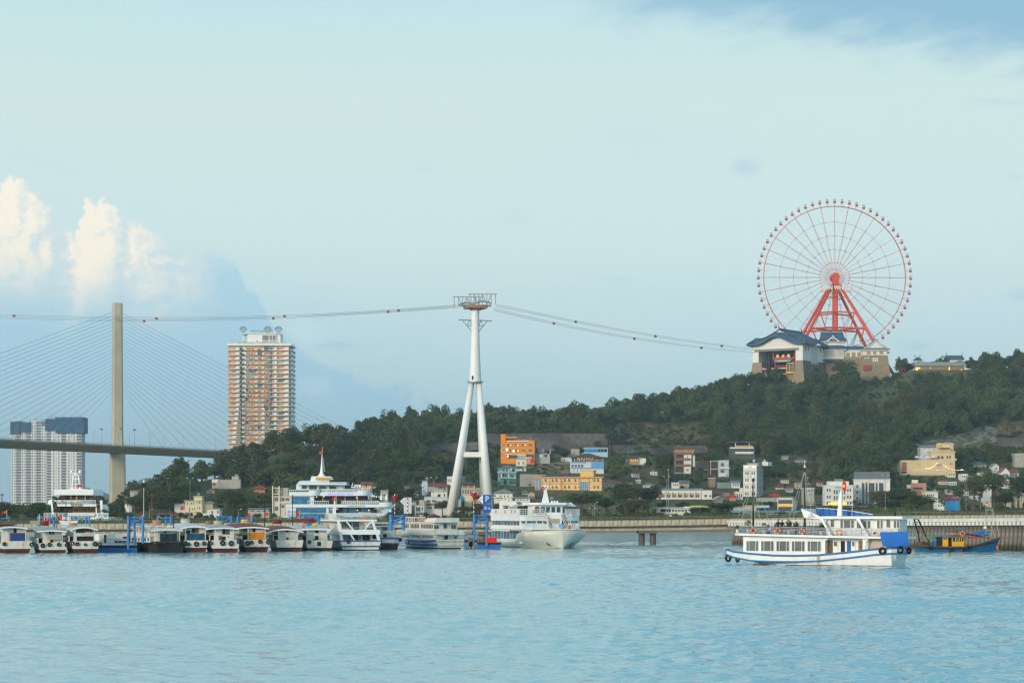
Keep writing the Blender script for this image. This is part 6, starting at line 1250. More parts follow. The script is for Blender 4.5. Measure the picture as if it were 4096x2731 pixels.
PTS += [((sx-CX)/F*D,D,float(terrain([(sx-CX)/F*D],[D])[0])-.4,w,w*.8,a,int(i)) for sx,w,a,i in zip(list(np.arange(1470,2960,11))+list(np.arange(3575,3650,10))+list(np.arange(3872,4240,10)),RNG.uniform(4.5,8,400),RNG.uniform(0,6.28,400),RNG.integers(0,8,400)) for D in [float(np.interp(sx,C_SX,C_D[:,3]))+RNG.uniform(-9,3)]]
for wp in WALLTOPS:
    for (a,b_) in zip(wp[:-1],wp[1:]):
        for sx in np.arange(a[0],b_[0],9):
            f_=(sx-a[0])/(b_[0]-a[0]);D=a[3]+(b_[3]-a[3])*f_;low=RNG.random() < .3;q_=P(sx,(a[1]+(b_[1]-a[1])*f_) if not low else (a[2]+(b_[2]-a[2])*f_),D-(4 if low else 0));w=RNG.uniform(2,5.5);PTS.append((q_.x,q_.y,q_.z-w*.25,w,w*.75,RNG.uniform(0,6.28),int(RNG.integers(0,8))))
big=sorted(PTS,key=lambda p:-p[3]/p[1])
near,rest=[p for p in big if p[4] > 4][:170],None
ns=set(id(p) for p in near);rest=[p for p in PTS if id(p) not in ns]
POOL=CROWNS+GREENCROWNS
def zone(p):
    sx=CX+p[0]/p[1]*F
    return ('lower left hill' if sx < 1500 else 'slope behind the tower' if sx < 2100 else 'middle town slope' if sx < 2900 else 'slope below the castle' if sx < 3600 else 'right hand hillside')
def where(p):
    sx=CX+p[0]/p[1]*F;sy=HY-(p[2]+p[4]/2-EYE)*F/p[1];h=min(HOUSES,key=lambda h_: abs(h_[1]-sx)+abs(h_[2]-sy)*1.5)
    a,c=sx-h[1],sy-h[2];rel=('right of' if a > 0 else 'left of') if abs(a) > abs(c) else ('below' if c > 0 else 'above')
    return ('big' if p[3] > 9.5 else 'round' if p[4] < p[3] else 'tall')+' tree '+('well ' if abs(a)+abs(c) > 110 else '')+rel+' the '+' '.join(h[0].split()[:8])
for p in near: tree(p[0],p[1],p[2]-.3,p[3],p[4],POOL[int(p[6]) % 8],where(p),'trees'+where(p).split(' tree',1)[1],.22)
# remaining trees read as one wood: one object that repeats the crowns above
def wood(pts):
    me=bpy.data.meshes.new('woodland');me.from_pydata([(p[0],p[1],p[2]+p[4]*.55) for p in pts],[],[])
    for nm,ty,vals in (('rz','FLOAT',[p[5] for p in pts]),('idx','INT',[int(p[6]) for p in pts])):
        at=me.attributes.new(nm,ty,'POINT');at.data.foreach_set('value',vals)
    at=me.attributes.new('scl','FLOAT_VECTOR','POINT');at.data.foreach_set('vector',[c for p in pts for c in (p[3]/2,p[3]/2,p[4]*.56)])
    o=obj('woodland',me);tag(o,'dense green wood covering the slopes of the hill','wood',kind='stuff')
    ng=bpy.data.node_groups.new('wood','GeometryNodeTree');ng.interface.new_socket('Geometry',in_out='INPUT',socket_type='NodeSocketGeometry');ng.interface.new_socket('Geometry',in_out='OUTPUT',socket_type='NodeSocketGeometry')
    N=ng.nodes;Lk=ng.links.new;gi=N.new('NodeGroupInput');go=N.new('NodeGroupOutput');ip=N.new('GeometryNodeInstanceOnPoints');ge=N.new('GeometryNodeGeometryToInstance')
    src={}
    for ob in bpy.data.objects:
        if ob.name.split('.')[0] == 'crown' and ob.data in POOL and ob.data.name not in src: src[ob.data.name]=ob
    for ob in src.values():
        oi=N.new('GeometryNodeObjectInfo');oi.inputs[0].default_value=ob;oi.transform_space='ORIGINAL';oi.inputs['As Instance'].default_value=False;Lk(oi.outputs['Geometry'],ge.inputs[0])
    def na(nm,ty): n_=N.new('GeometryNodeInputNamedAttribute');n_.data_type=ty;n_.inputs[0].default_value=nm;return n_.outputs[0]
    ip.inputs['Pick Instance'].default_value=True;Lk(gi.outputs[0],ip.inputs['Points']);Lk(ge.outputs[0],ip.inputs['Instance']);Lk(na('idx','INT'),ip.inputs['Instance Index'])
    cx_=N.new('ShaderNodeCombineXYZ');Lk(na('rz','FLOAT'),cx_.inputs[2]);Lk(cx_.outputs[0],ip.inputs['Rotation']);Lk(na('scl','FLOAT_VECTOR'),ip.inputs['Scale']);Lk(ip.outputs[0],go.inputs[0])
    md=o.modifiers.new('wood','NODES');md.node_group=ng
wood(rest)
# undergrowth near the shore
bush=[(sx,D) for sx,D in zip(RNG.uniform(-60,4200,260),RNG.uniform(770,1000,260))]
bp=[((sx-CX)/F*D,D,3.9,w,w*.7,a,i) for (sx,D),w,a,i in zip(bush,RNG.uniform(2,4.5,260),RNG.uniform(0,6.28,260),RNG.integers(0,8,260))]
bp += [((sx-CX)/F*D,D,4.2,w,w*.8,a,i) for sx,D,w,a,i in zip(RNG.uniform(-200,480,160),RNG.uniform(800,1500,160),RNG.uniform(5,9,160),RNG.uniform(0,6.28,160),RNG.integers(0,8,160))]
wood(bp)
for o in bpy.data.objects:
    if o.name == 'woodland.001': o['label']='low shrubs and trees along the flat shore';o['category']='shrubs';o.name='shore_shrubs'
# ================================================================== boats
HULLW=mat('hull_white',(.70,.66,.57),rough=.55,var=.16,scale=1.3,streak=.85,streakcol=(.22,.15,.09));HULLC=mat('hull_cream',(.62,.59,.51),rough=.45,var=.1,scale=.5,streak=.45,streakcol=(.30,.24,.16))
BOOT_R=mat('bottom_red',(.085,.022,.015),rough=.75,var=.4,scale=1.2,streak=.6,streakcol=(.03,.025,.02));BOOT_K=mat('bottom_black',(.025,.022,.02),rough=.8,var=.4)
HULLK=mat('hull_tarred',(.02,.02,.02),rough=.7,var=.4);CABW=mat('cabin_white',(.70,.67,.60),rough=.6,var=.14,scale=1.4,streak=.65,streakcol=(.35,.27,.18))
RF_G=mat('boat_roof_grey',(.40,.42,.43),rough=.6,var=.15,scale=1.5,streak=.3,streakcol=(.2,.18,.16));RF_W=mat('boat_roof_white',(.58,.60,.62),rough=.6,var=.12,scale=1.2);RF_R=mat('boat_roof_rust',(.20,.06,.05),rough=.75,var=.3,scale=1.0)
T_BLUE=mat('tarp_navy',(.012,.07,.20),rough=.8,var=.25,scale=1.5);T_TEAL=mat('tarp_teal',(.012,.08,.14),rough=.8,var=.25,scale=1.5);T_PET=mat('tarp_petrol',(.01,.035,.055),rough=.8,var=.3,scale=1.5);T_OR=mat('tarp_orange',(.80,.25,.015),rough=.75,var=.15,scale=1.5);T_BR=mat('tarp_bright_blue',(.015,.13,.48),rough=.7,var=.12,scale=1.0)
BOARD=mat('grey_board',(.38,.38,.31),var=.1);RAFT_O=mat('raft_orange',(.60,.26,.11),rough=.7,var=.25,scale=3);RAFT_R=mat('raft_maroon',(.20,.035,.03),rough=.7,var=.25,scale=3);RAFT_Y=mat('raft_yellow',(.62,.48,.20),rough=.7,var=.25,scale=3);RAFT_B=mat('raft_brown',(.30,.19,.11),rough=.8,var=.35,scale=4)
LB_O=mat('lifebuoy_orange',(.80,.17,.02),rough=.5,var=.08);FLAGR=mat('flag_red',(.70,.015,.01),rough=.7,var=.05);FLAGY=mat('flag_yellow',(.85,.62,.03),rough=.7);WOODM=mat('brown_wood',(.16,.09,.05),var=.3,scale=2);STRIPE_B=mat('stripe_blue',(.02,.12,.33),rough=.5,var=.2,scale=2,streak=.3);STRIPE_K=mat('stripe_dark',(.06,.045,.04),rough=.7,var=.3,scale=2)
BGLASS=glassmat('boat_glass',(.03,.05,.07),rough=.06);RAILW=WHITE_C;RAILS=mat('stainless',(.55,.57,.58),rough=.3,metal=.7)
TYRE=MB().ring((0,0,0),.36,.155,'y',20,8).mesh('tyre',BLACK,True)
def tyre(loc,r,label,rz=0.0,group='tyre fenders hung on boats',wide=1.0):
    o=obj('tyre_fender',TYRE,None,None,loc,rot=(0,0,rz),scale=(r/.5*wide,r/.5,r/.5));return tag(o,label,'tyre',group)
def lb_mesh():
    b=MB();n,k=24,6
    for i in range(n):
        b.cur=1 if i % 6 == 0 else 0;vs=[]
        for t_ in (2*math.pi*i/n,2*math.pi*(i+1)/n):
            for j in range(k): q_=2*math.pi*j/k;rr=.30+.075*math.cos(q_);vs.append((rr*math.cos(t_),.075*math.sin(q_),rr*math.sin(t_)))
        b.add(vs,[(j,(j+1) % k,k+(j+1) % k,k+j) for j in range(k)])
    return b.mesh('lifebuoy',[LB_O,WHITE_C],True)
LBM=lb_mesh()
def lifebuoy(loc,label,rz=0.0,sc=1.0,group='orange lifebuoys hung on boat rails'): return tag(obj('lifebuoy',LBM,None,None,loc,rz=rz,scale=(sc,sc,sc)),label,'lifebuoy',group)
def raft(loc,w,h,d_,m,label,n=3,rz=0.0,group='life rafts stacked on boat roofs'):
    b=MB()
    for k in range(n): zz=h*(k+.5)/n;b.ring((0,0,zz),w/2-h/n*.5,h/n*.52,'z',20,6,1.0)
    v=[(x,y*d_/w,z) for x,y,z in b.v];b.v=v;b.box(-w/2*.7,w/2*.7,-d_/2*.7,d_/2*.7,h*.1,h*.9)
    return tag(obj('life_raft',b,m,None,loc,rz=rz,smooth=True),label,'life raft',group)
def flagpart(parent,x,y,z,w=.9,h=.6,pole=1.6,star=True,wave=1):
    obj('flagpole',MB().tube((x,y,z-pole),(x,y,z+h*.1),.03,n=5),WHITE_C,parent)
    n=8;b=MB();vs=[]
    for k in range(n+1):
        u_=k/n;vs += [(x+wave*u_*w*.95,y+.12*math.sin(u_*5),z-.1*u_),(x+wave*u_*w*.95,y+.12*math.sin(u_*5+.4),z-h-.14*u_)]
    b.add(vs,[(2*k,2*k+1,2*k+3,2*k+2) for k in range(n)]);f=obj('flag',b,FLAGR,parent)
    if star:
        pts=[];cx_,cz=x+wave*w*.47,z-h*.5-.06
        for k in range(10): rr=h*.28 if k % 2 == 0 else h*.11;a=math.pi/2+k*math.pi/5;pts.append((cx_+rr*math.cos(a),cz+rr*math.sin(a)))
        q=MB();q.prism(pts,y-.20,y-.17);obj('flag_star',q,FLAGY,f)
def railing(name,parent,pts,h,m,rows=3,post=.9,r=.025):
    "posts and rails along a polyline of deck points"
    b=MB()
    for p0,p1 in zip(pts[:-1],pts[1:]):
        p0,p1=Vector(p0),Vector(p1);L_=(p1-p0).length;n=max(1,int(L_/post))
        for k in range(n+1): p=p0.lerp(p1,k/n);b.tube(p,p+Vector((0,0,h)),r*1.2,n=4)
        for k in range(rows): o_=Vector((0,0,h*(k+1)/rows));b.tube(p0+o_,p1+o_,r*(1.5 if k == rows-1 else 1),n=4)
    return obj(name,b,m,parent)
def archroof(x0,x1,y0,y1,z,rise,th=.12,slope=0.0,tilt=0.0):
    b=MB();secs=[];n=12
    for y,dz_ in ((y0,0),((y0+y1)/2,slope*.6),(y1,slope)):
        top=[(x0+(x1-x0)*k/n,y,z+dz_+rise*(1-(2*k/n-1)**2)) for k in range(n+1)];secs.append(top+[(a,c,e-th) for a,c,e in top[::-1]])
    b.loft(secs,closed=True);return b
def hullparts(t,w0,L,zt,zb,mu,ml,sheer=.9,wlr=.8,stripes=(),mid=1.06,mt=None):
    st=[(0,1.0,0),(.06*L,1.02,-.03),(.3*L,mid,-.2),(.6*L,.98,-.1),(.82*L,.66,.3*sheer),(.95*L,.25,.75*sheer),(L,.03,sheer)]
    def hw(f): return w0/2*f
    up=[[(-hw(f),y,zt+dz_),(-hw(f)*(.5+.5*wlr) if zb > .3 else-hw(f)*wlr,y,zb),(hw(f)*(.5+.5*wlr) if zb > .3 else hw(f)*wlr,y,zb),(hw(f),y,zt+dz_)] for y,f,dz_ in st]
    q=MB();q.loft(up,closed=True);obj('hull',q,mu,t)
    k_=.5+.5*wlr if zb > .3 else wlr
    q=MB();q.loft([[(-hw(f)*k_*.995,y+.02,zb-.002),(-hw(f)*wlr*.8,y+.1,-.7),(hw(f)*wlr*.8,y+.1,-.7),(hw(f)*k_*.995,y+.02,zb-.002)] for y,f,dz_ in st],closed=True);obj('hull_bottom',q,ml,t)
    for (fz,hh,m_) in stripes:  # rubbing strakes along both sides and the stern
        for sgn in (-1,1):
            pts=[(sgn*(hw(f)*(k_+(1-k_)*fz)+.03),y,zb+(zt+dz_-zb)*fz) for y,f,dz_ in st];q=MB();q.path(pts,hh,6);obj('rubbing_strake',q,m_,t)
        q=MB();q.tube((-hw(1)*(k_+(1-k_)*fz),-.04,zb+(zt-zb)*fz),(hw(1)*(k_+(1-k_)*fz),-.04,zb+(zt-zb)*fz),hh,n=6);obj('rubbing_strake',q,mt or m_,t)
def junk(label,xl,xr,wl,ytop,yboot,cab,roofspec,rear=(),L=17.0,psi=7.0,mu=None,ml=None,tyres=(),rafts=(),flag=None,mast=None,short='',stripes=(),upper=None,sidewin=7,sheer=.9,cabm=None,name='junk_boat',extra=None):
    D=EYE*F/(wl-HY);s=mpp(D);xm=(xl+xr)/2;p=P(xm,wl,D);rz=math.atan((CX-xm)/F)+R(psi)
    t=thing(name,label,'boat',(p.x,D,0),rz,'tour boats moored in a row');X=lambda sx: (sx-xm)*s;Z=lambda sy: (wl-sy)*s
    w0=(xr-xl)*s;zt=Z(ytop);hullparts(t,w0,L,zt,Z(yboot),mu or HULLW,ml or BOOT_R,sheer,.82,stripes)
    xa,xb,yr=cab;cm=cabm or CABW;ca,cb,cz=X(xa),X(xb),Z(yr);q=MB();q.box(ca,cb,.9,L*.74,zt-.25,cz);obj('cabin',q,cm,t)
    ra,rb,yf,rise,slope,rm=roofspec
    obj('roof',archroof(X(ra),X(rb),-.1,L*.78,Z(yf),rise,.1,slope),rm,t);q=MB();
    obj('roof_trim',archroof(X(ra)-.04,X(rb)+.04,-.16,-.101,Z(yf)+.02,rise,.2),WHITE_C,t)
    for k in range(sidewin):  # windows down the left side of the cabin
        y=1.6+k*(L*.7-1.6)/sidewin;q=MB();q.box(ca-.05,ca-.005,y,y+.75,cz-1.3,cz-.55);obj('side_window',q,BGLASS,t)
    q=MB();q.box(ca-.75,ca-.01,1.2,L*.72,zt+.75,zt+.83);obj('side_awning',q,RF_G if rm is not RF_R else cm,t)
    q=MB();q.box(ca+.002-.75,ca-.65,1.3,L*.72,zt-.1,zt+.74);obj('side_cabin',q,cm,t)
    for k in range(6): y=1.8+k*(L*.7-1.8)/6;q=MB();q.box(ca-.79,ca-.752,y,y+.7,zt+.1,zt+.6);obj('side_window',q,BGLASS,t)
    for x in (ca-.02,cb-.08): q=MB();q.box(x,x+.1,.0,.1,zt-.05,cz+.05);obj('post',q,cm,t)
    for e in rear:
        nm,m_,a,c,y0,y1=e[:6];d0=e[6] if len(e) > 6 else .86
        if nm == 'tarpaulin':
            n=10;b=MB();vs=[]
            for i in range(n+1):
                for j in range(5): u_,v_=i/n,j/4;vs.append((X(a)+(X(c)-X(a))*u_*(1-.02*v_)+.01*math.sin(9*u_),.25+.07*math.sin(u_*14+v_*3)-.05*math.sin(u_*31),Z(y0)+(Z(y1)-Z(y0))*v_-.10*math.sin(u_*3.14)*(1-v_)+.05*math.sin(u_*17)*v_))
            b.add(vs,[(i*5+j,i*5+j+1,(i+1)*5+j+1,(i+1)*5+j) for i in range(n) for j in range(4)]);v2=[(x_,y_+.03,z_) for x_,y_,z_ in vs];b.add(v2,[((i+1)*5+j,(i+1)*5+j+1,i*5+j+1,i*5+j) for i in range(n) for j in range(4)])
            obj('tarpaulin',b,m_,t,smooth=True,label=short+' tarpaulin hung across the stern')
        else: q=MB();q.box(X(a),X(c),d0,.897 if d0 < .89 else d0+.2,Z(y1),Z(y0));obj(nm,q,m_,t)
    W=Matrix.Rotation(rz,4,'Z');base=Vector((p.x,D,0));to=lambda x,y,z: base+W @ Vector((x,y,z))
    for i,(tx,ty,tr) in enumerate(tyres): tyre(to(X(tx),-.16,Z(ty)),tr*s,'black tyre fender on the stern of the '+short+' boat',rz)
    for (a,c,y0,y1,m_,n,rl) in rafts: raft(to(X((a+c)/2),3.0,Z(y1)),(c-a)*s,(y1-y0)*s,(c-a)*s*.8,m_,rl,n,rz)
    if flag: flagpart(t,X(flag[0]),flag[2] if len(flag) > 2 else 4.0,Z(flag[1]),.75,.5,1.3,wave=flag[3] if len(flag) > 3 else-1)
    if mast: q=MB();q.tube((X(mast[0]),L*.55,zt),(X(mast[0]),L*.55,Z(mast[1])),.09,.06,6);obj('mast',q,DARK,t)
    if extra: extra(t,X,Z,L,to,rz,s)
    return t
z1=lambda x,y: (x/3.92,1880+y/3.92);z2=lambda x,y: (500+x/3.92,1880+y/3.92);z3=lambda x,y: (1000+x/3.137,1780+y/3.137)
def tl1(*a): return [(*z1(x,y),r/3.92) for x,y,r in a]
def tl2(*a): return [(*z2(x,y),r/3.92) for x,y,r in a]
door=lambda a,c,y0,y1: ('doorway',DARK,a,c,y0,y1,.85)
def x1_(t,X,Z,L,to,rz,s):
    q=MB();q.prism([(X(-15),Z(2100)),(X(76),Z(2098)),(X(70),Z(2088)),(X(30),Z(2081)),(X(-10),Z(2086))],2.5,7);obj('wooden_hut_roof',q,WOODM,t)
    q=MB();q.tube((X(8),5,Z(2080)),(X(8),5,Z(1972)),.08,n=5);obj('mast',q,DARK,t)
junk('white boat with red framed navy screen on its stern',13,127,2211.5,2163,2194,(10,103,2111),(-6,108,2112,.25,.45,RF_G),[door(57,69,2113,2131),('screen',mat('screen_blue',(.015,.07,.22)),43,100,2132,2161,.3),('screen_frame',mat('screen_red',(.42,.05,.03)),42,101,2130,2162,.34)],tyres=tl1((70,1155,32),(490,1165,32)),flag=(39,2040,3.5,-1),short='red framed navy screen',extra=x1_)
def x2_(t,X,Z,L,to,rz,s):
    q=MB();q.box(X(137),X(214),4.5,4.7,Z(2097),Z(2082));obj('roof_board',q,BOARD,t);q=MB();q.tube((X(176),6,Z(2095)),(X(176),6,Z(2055)),.05,n=5);q.box(X(170),X(182),5.97,6.03,Z(2070),Z(2068));obj('signal_mast',q,WHITE_C,t)
    q=MB();q.box(X(191),X(246),.3,.4,Z(2157),Z(2137));obj('grey_panel',q,BOARD,t)
junk('white boat with a grey panel hung over its stern',162,269,2211.5,2171,2198,(176,250,2123),(150,265,2124,.15,.55,RF_G),[door(199,206,2125,2136),door(212,218,2125,2136),door(203,215,2158,2168),('blind',BOARD,206,212,2125,2136,.84)],tyres=tl1((670,1180,36),(775,1165,33),(918,1163,30),(1040,1170,30)),rafts=[(168,206,2083,2102,RAFT_R,3,'maroon life raft on the roof of the grey panel boat')],flag=(188,2070,3,1),short='grey panel',extra=x2_)
def x3_(t,X,Z,L,to,rz,s):
    q=MB();q.box(X(310),X(375),.4,.8,Z(2162),Z(2144));obj('lower_opening',q,DARK,t);q=MB();q.box(X(308),X(370),.5,.8,Z(2131),Z(2116));obj('upper_opening',q,mat('dark_brown',(.06,.035,.025)),t)
    railing('stern_rail',t,[(X(304),.15,Z(2144)),(X(376),.15,Z(2144))],(2144-2131)*s,WHITE_C,2,.14,.022)
    o=raft(to(X(356),.75,Z(2132)),34*s,6*s,1.0,T_OR,'bright orange raft on the stern balcony of the railed boat',1,rz)
    q=MB();q.prism([(X(255),Z(2082)),(X(328),Z(2082)),(X(322),Z(2098)),(X(262),Z(2098))],5,6.5);obj('dinghy',q,WHITE_C,t)
    q=MB();q.tube((X(291),5.6,Z(2098)),(X(291),5.6,Z(2058)),.06,n=5);q.box(X(281),X(301),5.57,5.63,Z(2076),Z(2074));obj('signal_mast',q,WHITE_C,t)
junk('white boat with railed stern balcony and orange raft',292,397,2211.5,2163,2194,(300,378,2113),(283,390,2118,.42,.45,RF_W),[],tyres=tl1((1140,1145,30),(1215,1155,32),(1490,1155,38),(1560,1155,32))+[(341,2177,6)],rafts=[(283,320,2090,2101,RAFT_O,2,'orange striped life raft on the roof of the railed boat')],flag=(262,2062,4,-1),short='railed',extra=x3_)
def x4_(t,X,Z,L,to,rz,s):
    q=MB();q.prism([(X(624),Z(2166)+.02),(X(738),Z(2166)+.02),(X(732),-.2),(X(630),-.2)],-.07,-.01);obj('tarred_transom',q,HULLK,t)
    for a in (600,690): q=MB();q.box(X(a),X(a)+.35,1,9,Z(2107),Z(2102));obj('roof_spar',q,WHITE_D,t)
    for k in range(4): lifebuoy(to(-2.75,3.0+k*1.9,Z(2121)),'lifebuoy on the side rail of the black sterned boat',rz+R(80),.8)
    railing('side_rail',t,[(-2.7,2,Z(2129)),(-2.7,11,Z(2129))],.85,WHITE_C,2,.5,.03)
    q=MB();q.box(-2.75,-1.6,1.6,11.5,Z(2166),Z(2131));obj('lower_cabin',q,CABW,t);q=MB();q.box(-2.85,-1.5,1.4,11.7,Z(2130.5),Z(2129));obj('lower_cabin_roof',q,WHITE_C,t)
    for k in range(8): q=MB();y=2.4+k*1.1;q.box(-2.8,-2.755,y,y+.55,Z(2160),Z(2146));obj('side_window',q,BGLASS,t)
junk('boat with black tarred stern and petrol tarpaulin',624,738,2210,2166,2170,(626,720,2112),(602,732,2120,.12,.5,RF_G),[door(664,672,2122,2132),('tarpaulin',T_PET,641,712,2132,2167)],psi=17,ml=BOOT_K,tyres=tl2((540,1165,34),(650,1150,30),(890,1155,34)),rafts=[(630,667,2080,2100,RAFT_O,2,'pale orange life raft stack on the black sterned boat')],flag=(614,2058,6,-1),mast=(585,2013),short='black sterned',extra=x4_,stripes=((.9,.12,STRIPE_K),(.4,.12,STRIPE_K)),sheer=.9)
junk('white boat with teal tarpaulin over its stern',737,832,2209,2160,2189,(742,823,2112),(724,838,2113,.4,.45,RF_W),[door(770,784,2113,2131),door(745,764,2121,2131),('cupboard',WOODM,785,797,2112,2131,.82),('tarpaulin',T_TEAL,749,819,2131,2161)],tyres=tl2((945,1145,36),(1000,1160,27),(1117,1155,40),(1240,1148,33)),rafts=[(731,769,2075,2092,mat('raft_white',(.62,.56,.47)),3,'off white life raft stack on the teal tarpaulin boat')],flag=(752,2023,4,-1),mast=(722,2010),short='teal tarpaulin')
junk('white boat with two dark doors and no screen on its stern',848,959,2209,2160,2192,(861,935,2113),(826,954,2114,.18,.45,RF_G),[door(892,905,2114,2136),('hatch',WOODM,907,921,2116,2137,.84),('bench',WOODM,877,890,2142,2160,.8),door(890,905,2145,2160),('port_light',DARK,914,918,2144,2149,.85)],tyres=tl2((1530,1140,42),(1663,1145,42),(1778,1125,30),(1340,1140,34)),rafts=[(862,900,2082,2098,RAFT_Y,4,'yellow brown life raft stack on the two door boat'),(829,861,2083,2097,RAFT_B,4,'dark brown basket on the roof of the two door boat')],short='two door')
junk('white boat with orange tarpaulin and maroon roof',976,1079,2207,2158,2186,(992,1061,2111),(938,1075,2112,.22,.55,RF_R),[door(1013,1024,2112,2126),('tarpaulin',T_OR,992,1061,2126,2158)],tyres=tl2((1922,1143,38),(1983,1130,30),(2117,1117,32),(2245,1125,37)),rafts=[(971,1008,2076,2092,RAFT_Y,2,'cream life raft stack on the orange tarpaulin boat'),(980,1016,2088,2094,T_OR,1,'flat orange ring on the roof of the orange tarpaulin boat')],flag=(1016,2052,4,-1),short='orange tarpaulin')
def x9_(t,X,Z,L,to,rz,s):
    q=MB();q.prism([(X(1198),Z(2074)),(X(1275),Z(2070)),(X(1270),Z(2088)),(X(1204),Z(2088))],7,8.5);obj('dinghy',q,mat('dinghy_red',(.24,.03,.03)),t)
    for a,c,y,m_ in ((1229,1256,2098,mat('kayak_blue',(.03,.25,.52))),(1254,1284,2099,mat('kayak_yellow',(.75,.48,.05))),(1213,1227,2103,mat('kayak_orange',(.7,.25,.1)))):
        k=MB();n=8;k.path([(X(a)+(X(c)-X(a))*i/n,2.5,Z(y)+.12*abs(2*i/n-1)) for i in range(n+1)],[.06+.2*math.sin(math.pi*i/n) for i in range(n+1)],8);kk=k.mesh('kayak',m_,True)
        o=obj('kayak',kk,None,None,to(0,0,0),rz=rz);tag(o,{0:'blue kayak lying on a white boat roof',1:'yellow kayak lying on a white boat roof',2:'short orange kayak lying on a white boat roof'}[[1229,1254,1213].index(a)],'kayak','kayaks on a boat roof')
    q=MB();q.box(X(1269),X(1284),-.03,.05,Z(2182),Z(2166));obj('stern_hatch',q,DARK,t)
junk('white boat with arched rust red roof and blank stern',1103,1214,2205,2159,2188,(1115,1192,2123),(1072,1213,2126,.45,.5,RF_R),[door(1147,1157,2119,2128),door(1148,1157,2149,2157),('window',WHITE_D,1116,1123,2142,2157,.84)],rafts=[(1100,1137,2077,2095,RAFT_R,3,'maroon life raft stack on the rust red roof')],flag=(1086,2048,4,-1),mast=(1085,1972),short='rust red roofed')
junk('small white boat with kayaks on its white roof',1224,1331,2203,2161,2190,(1228,1309,2118),(1184,1323,2117,.1,.75,RF_W),[door(1263,1277,2118,2131),door(1263,1276,2142,2158),('cupboard',WOODM,1258,1264,2155,2160,.8)],tyres=[(1237.5,2166,7.3)],rafts=[(1225,1268,2073,2092,RAFT_R,3,'dark red life raft before the red dinghy')],flag=(1210,2042,4,-1),mast=(1196,1975),short='kayak carrying',extra=x9_)
def x11(t,X,Z,L,to,rz,s):
    q=MB();q.box(X(1500),X(1592),2,12,Z(2096),Z(2094));obj('eave',q,RF_G,t)
junk('blue banded boat with red bottom half hidden behind the railed ferry',1524,1598,2199,2151,2176,(1505,1578,2102),(1490,1590,2103,.08,.2,RF_G),[('window',BGLASS,1531,1549,2108,2121,.84),door(1534,1549,2135,2148)],psi=4,stripes=((.97,.12,STRIPE_B),(.12,.12,STRIPE_B)),tyres=[(1600.5,2159,7)],short='blue banded',extra=x11)
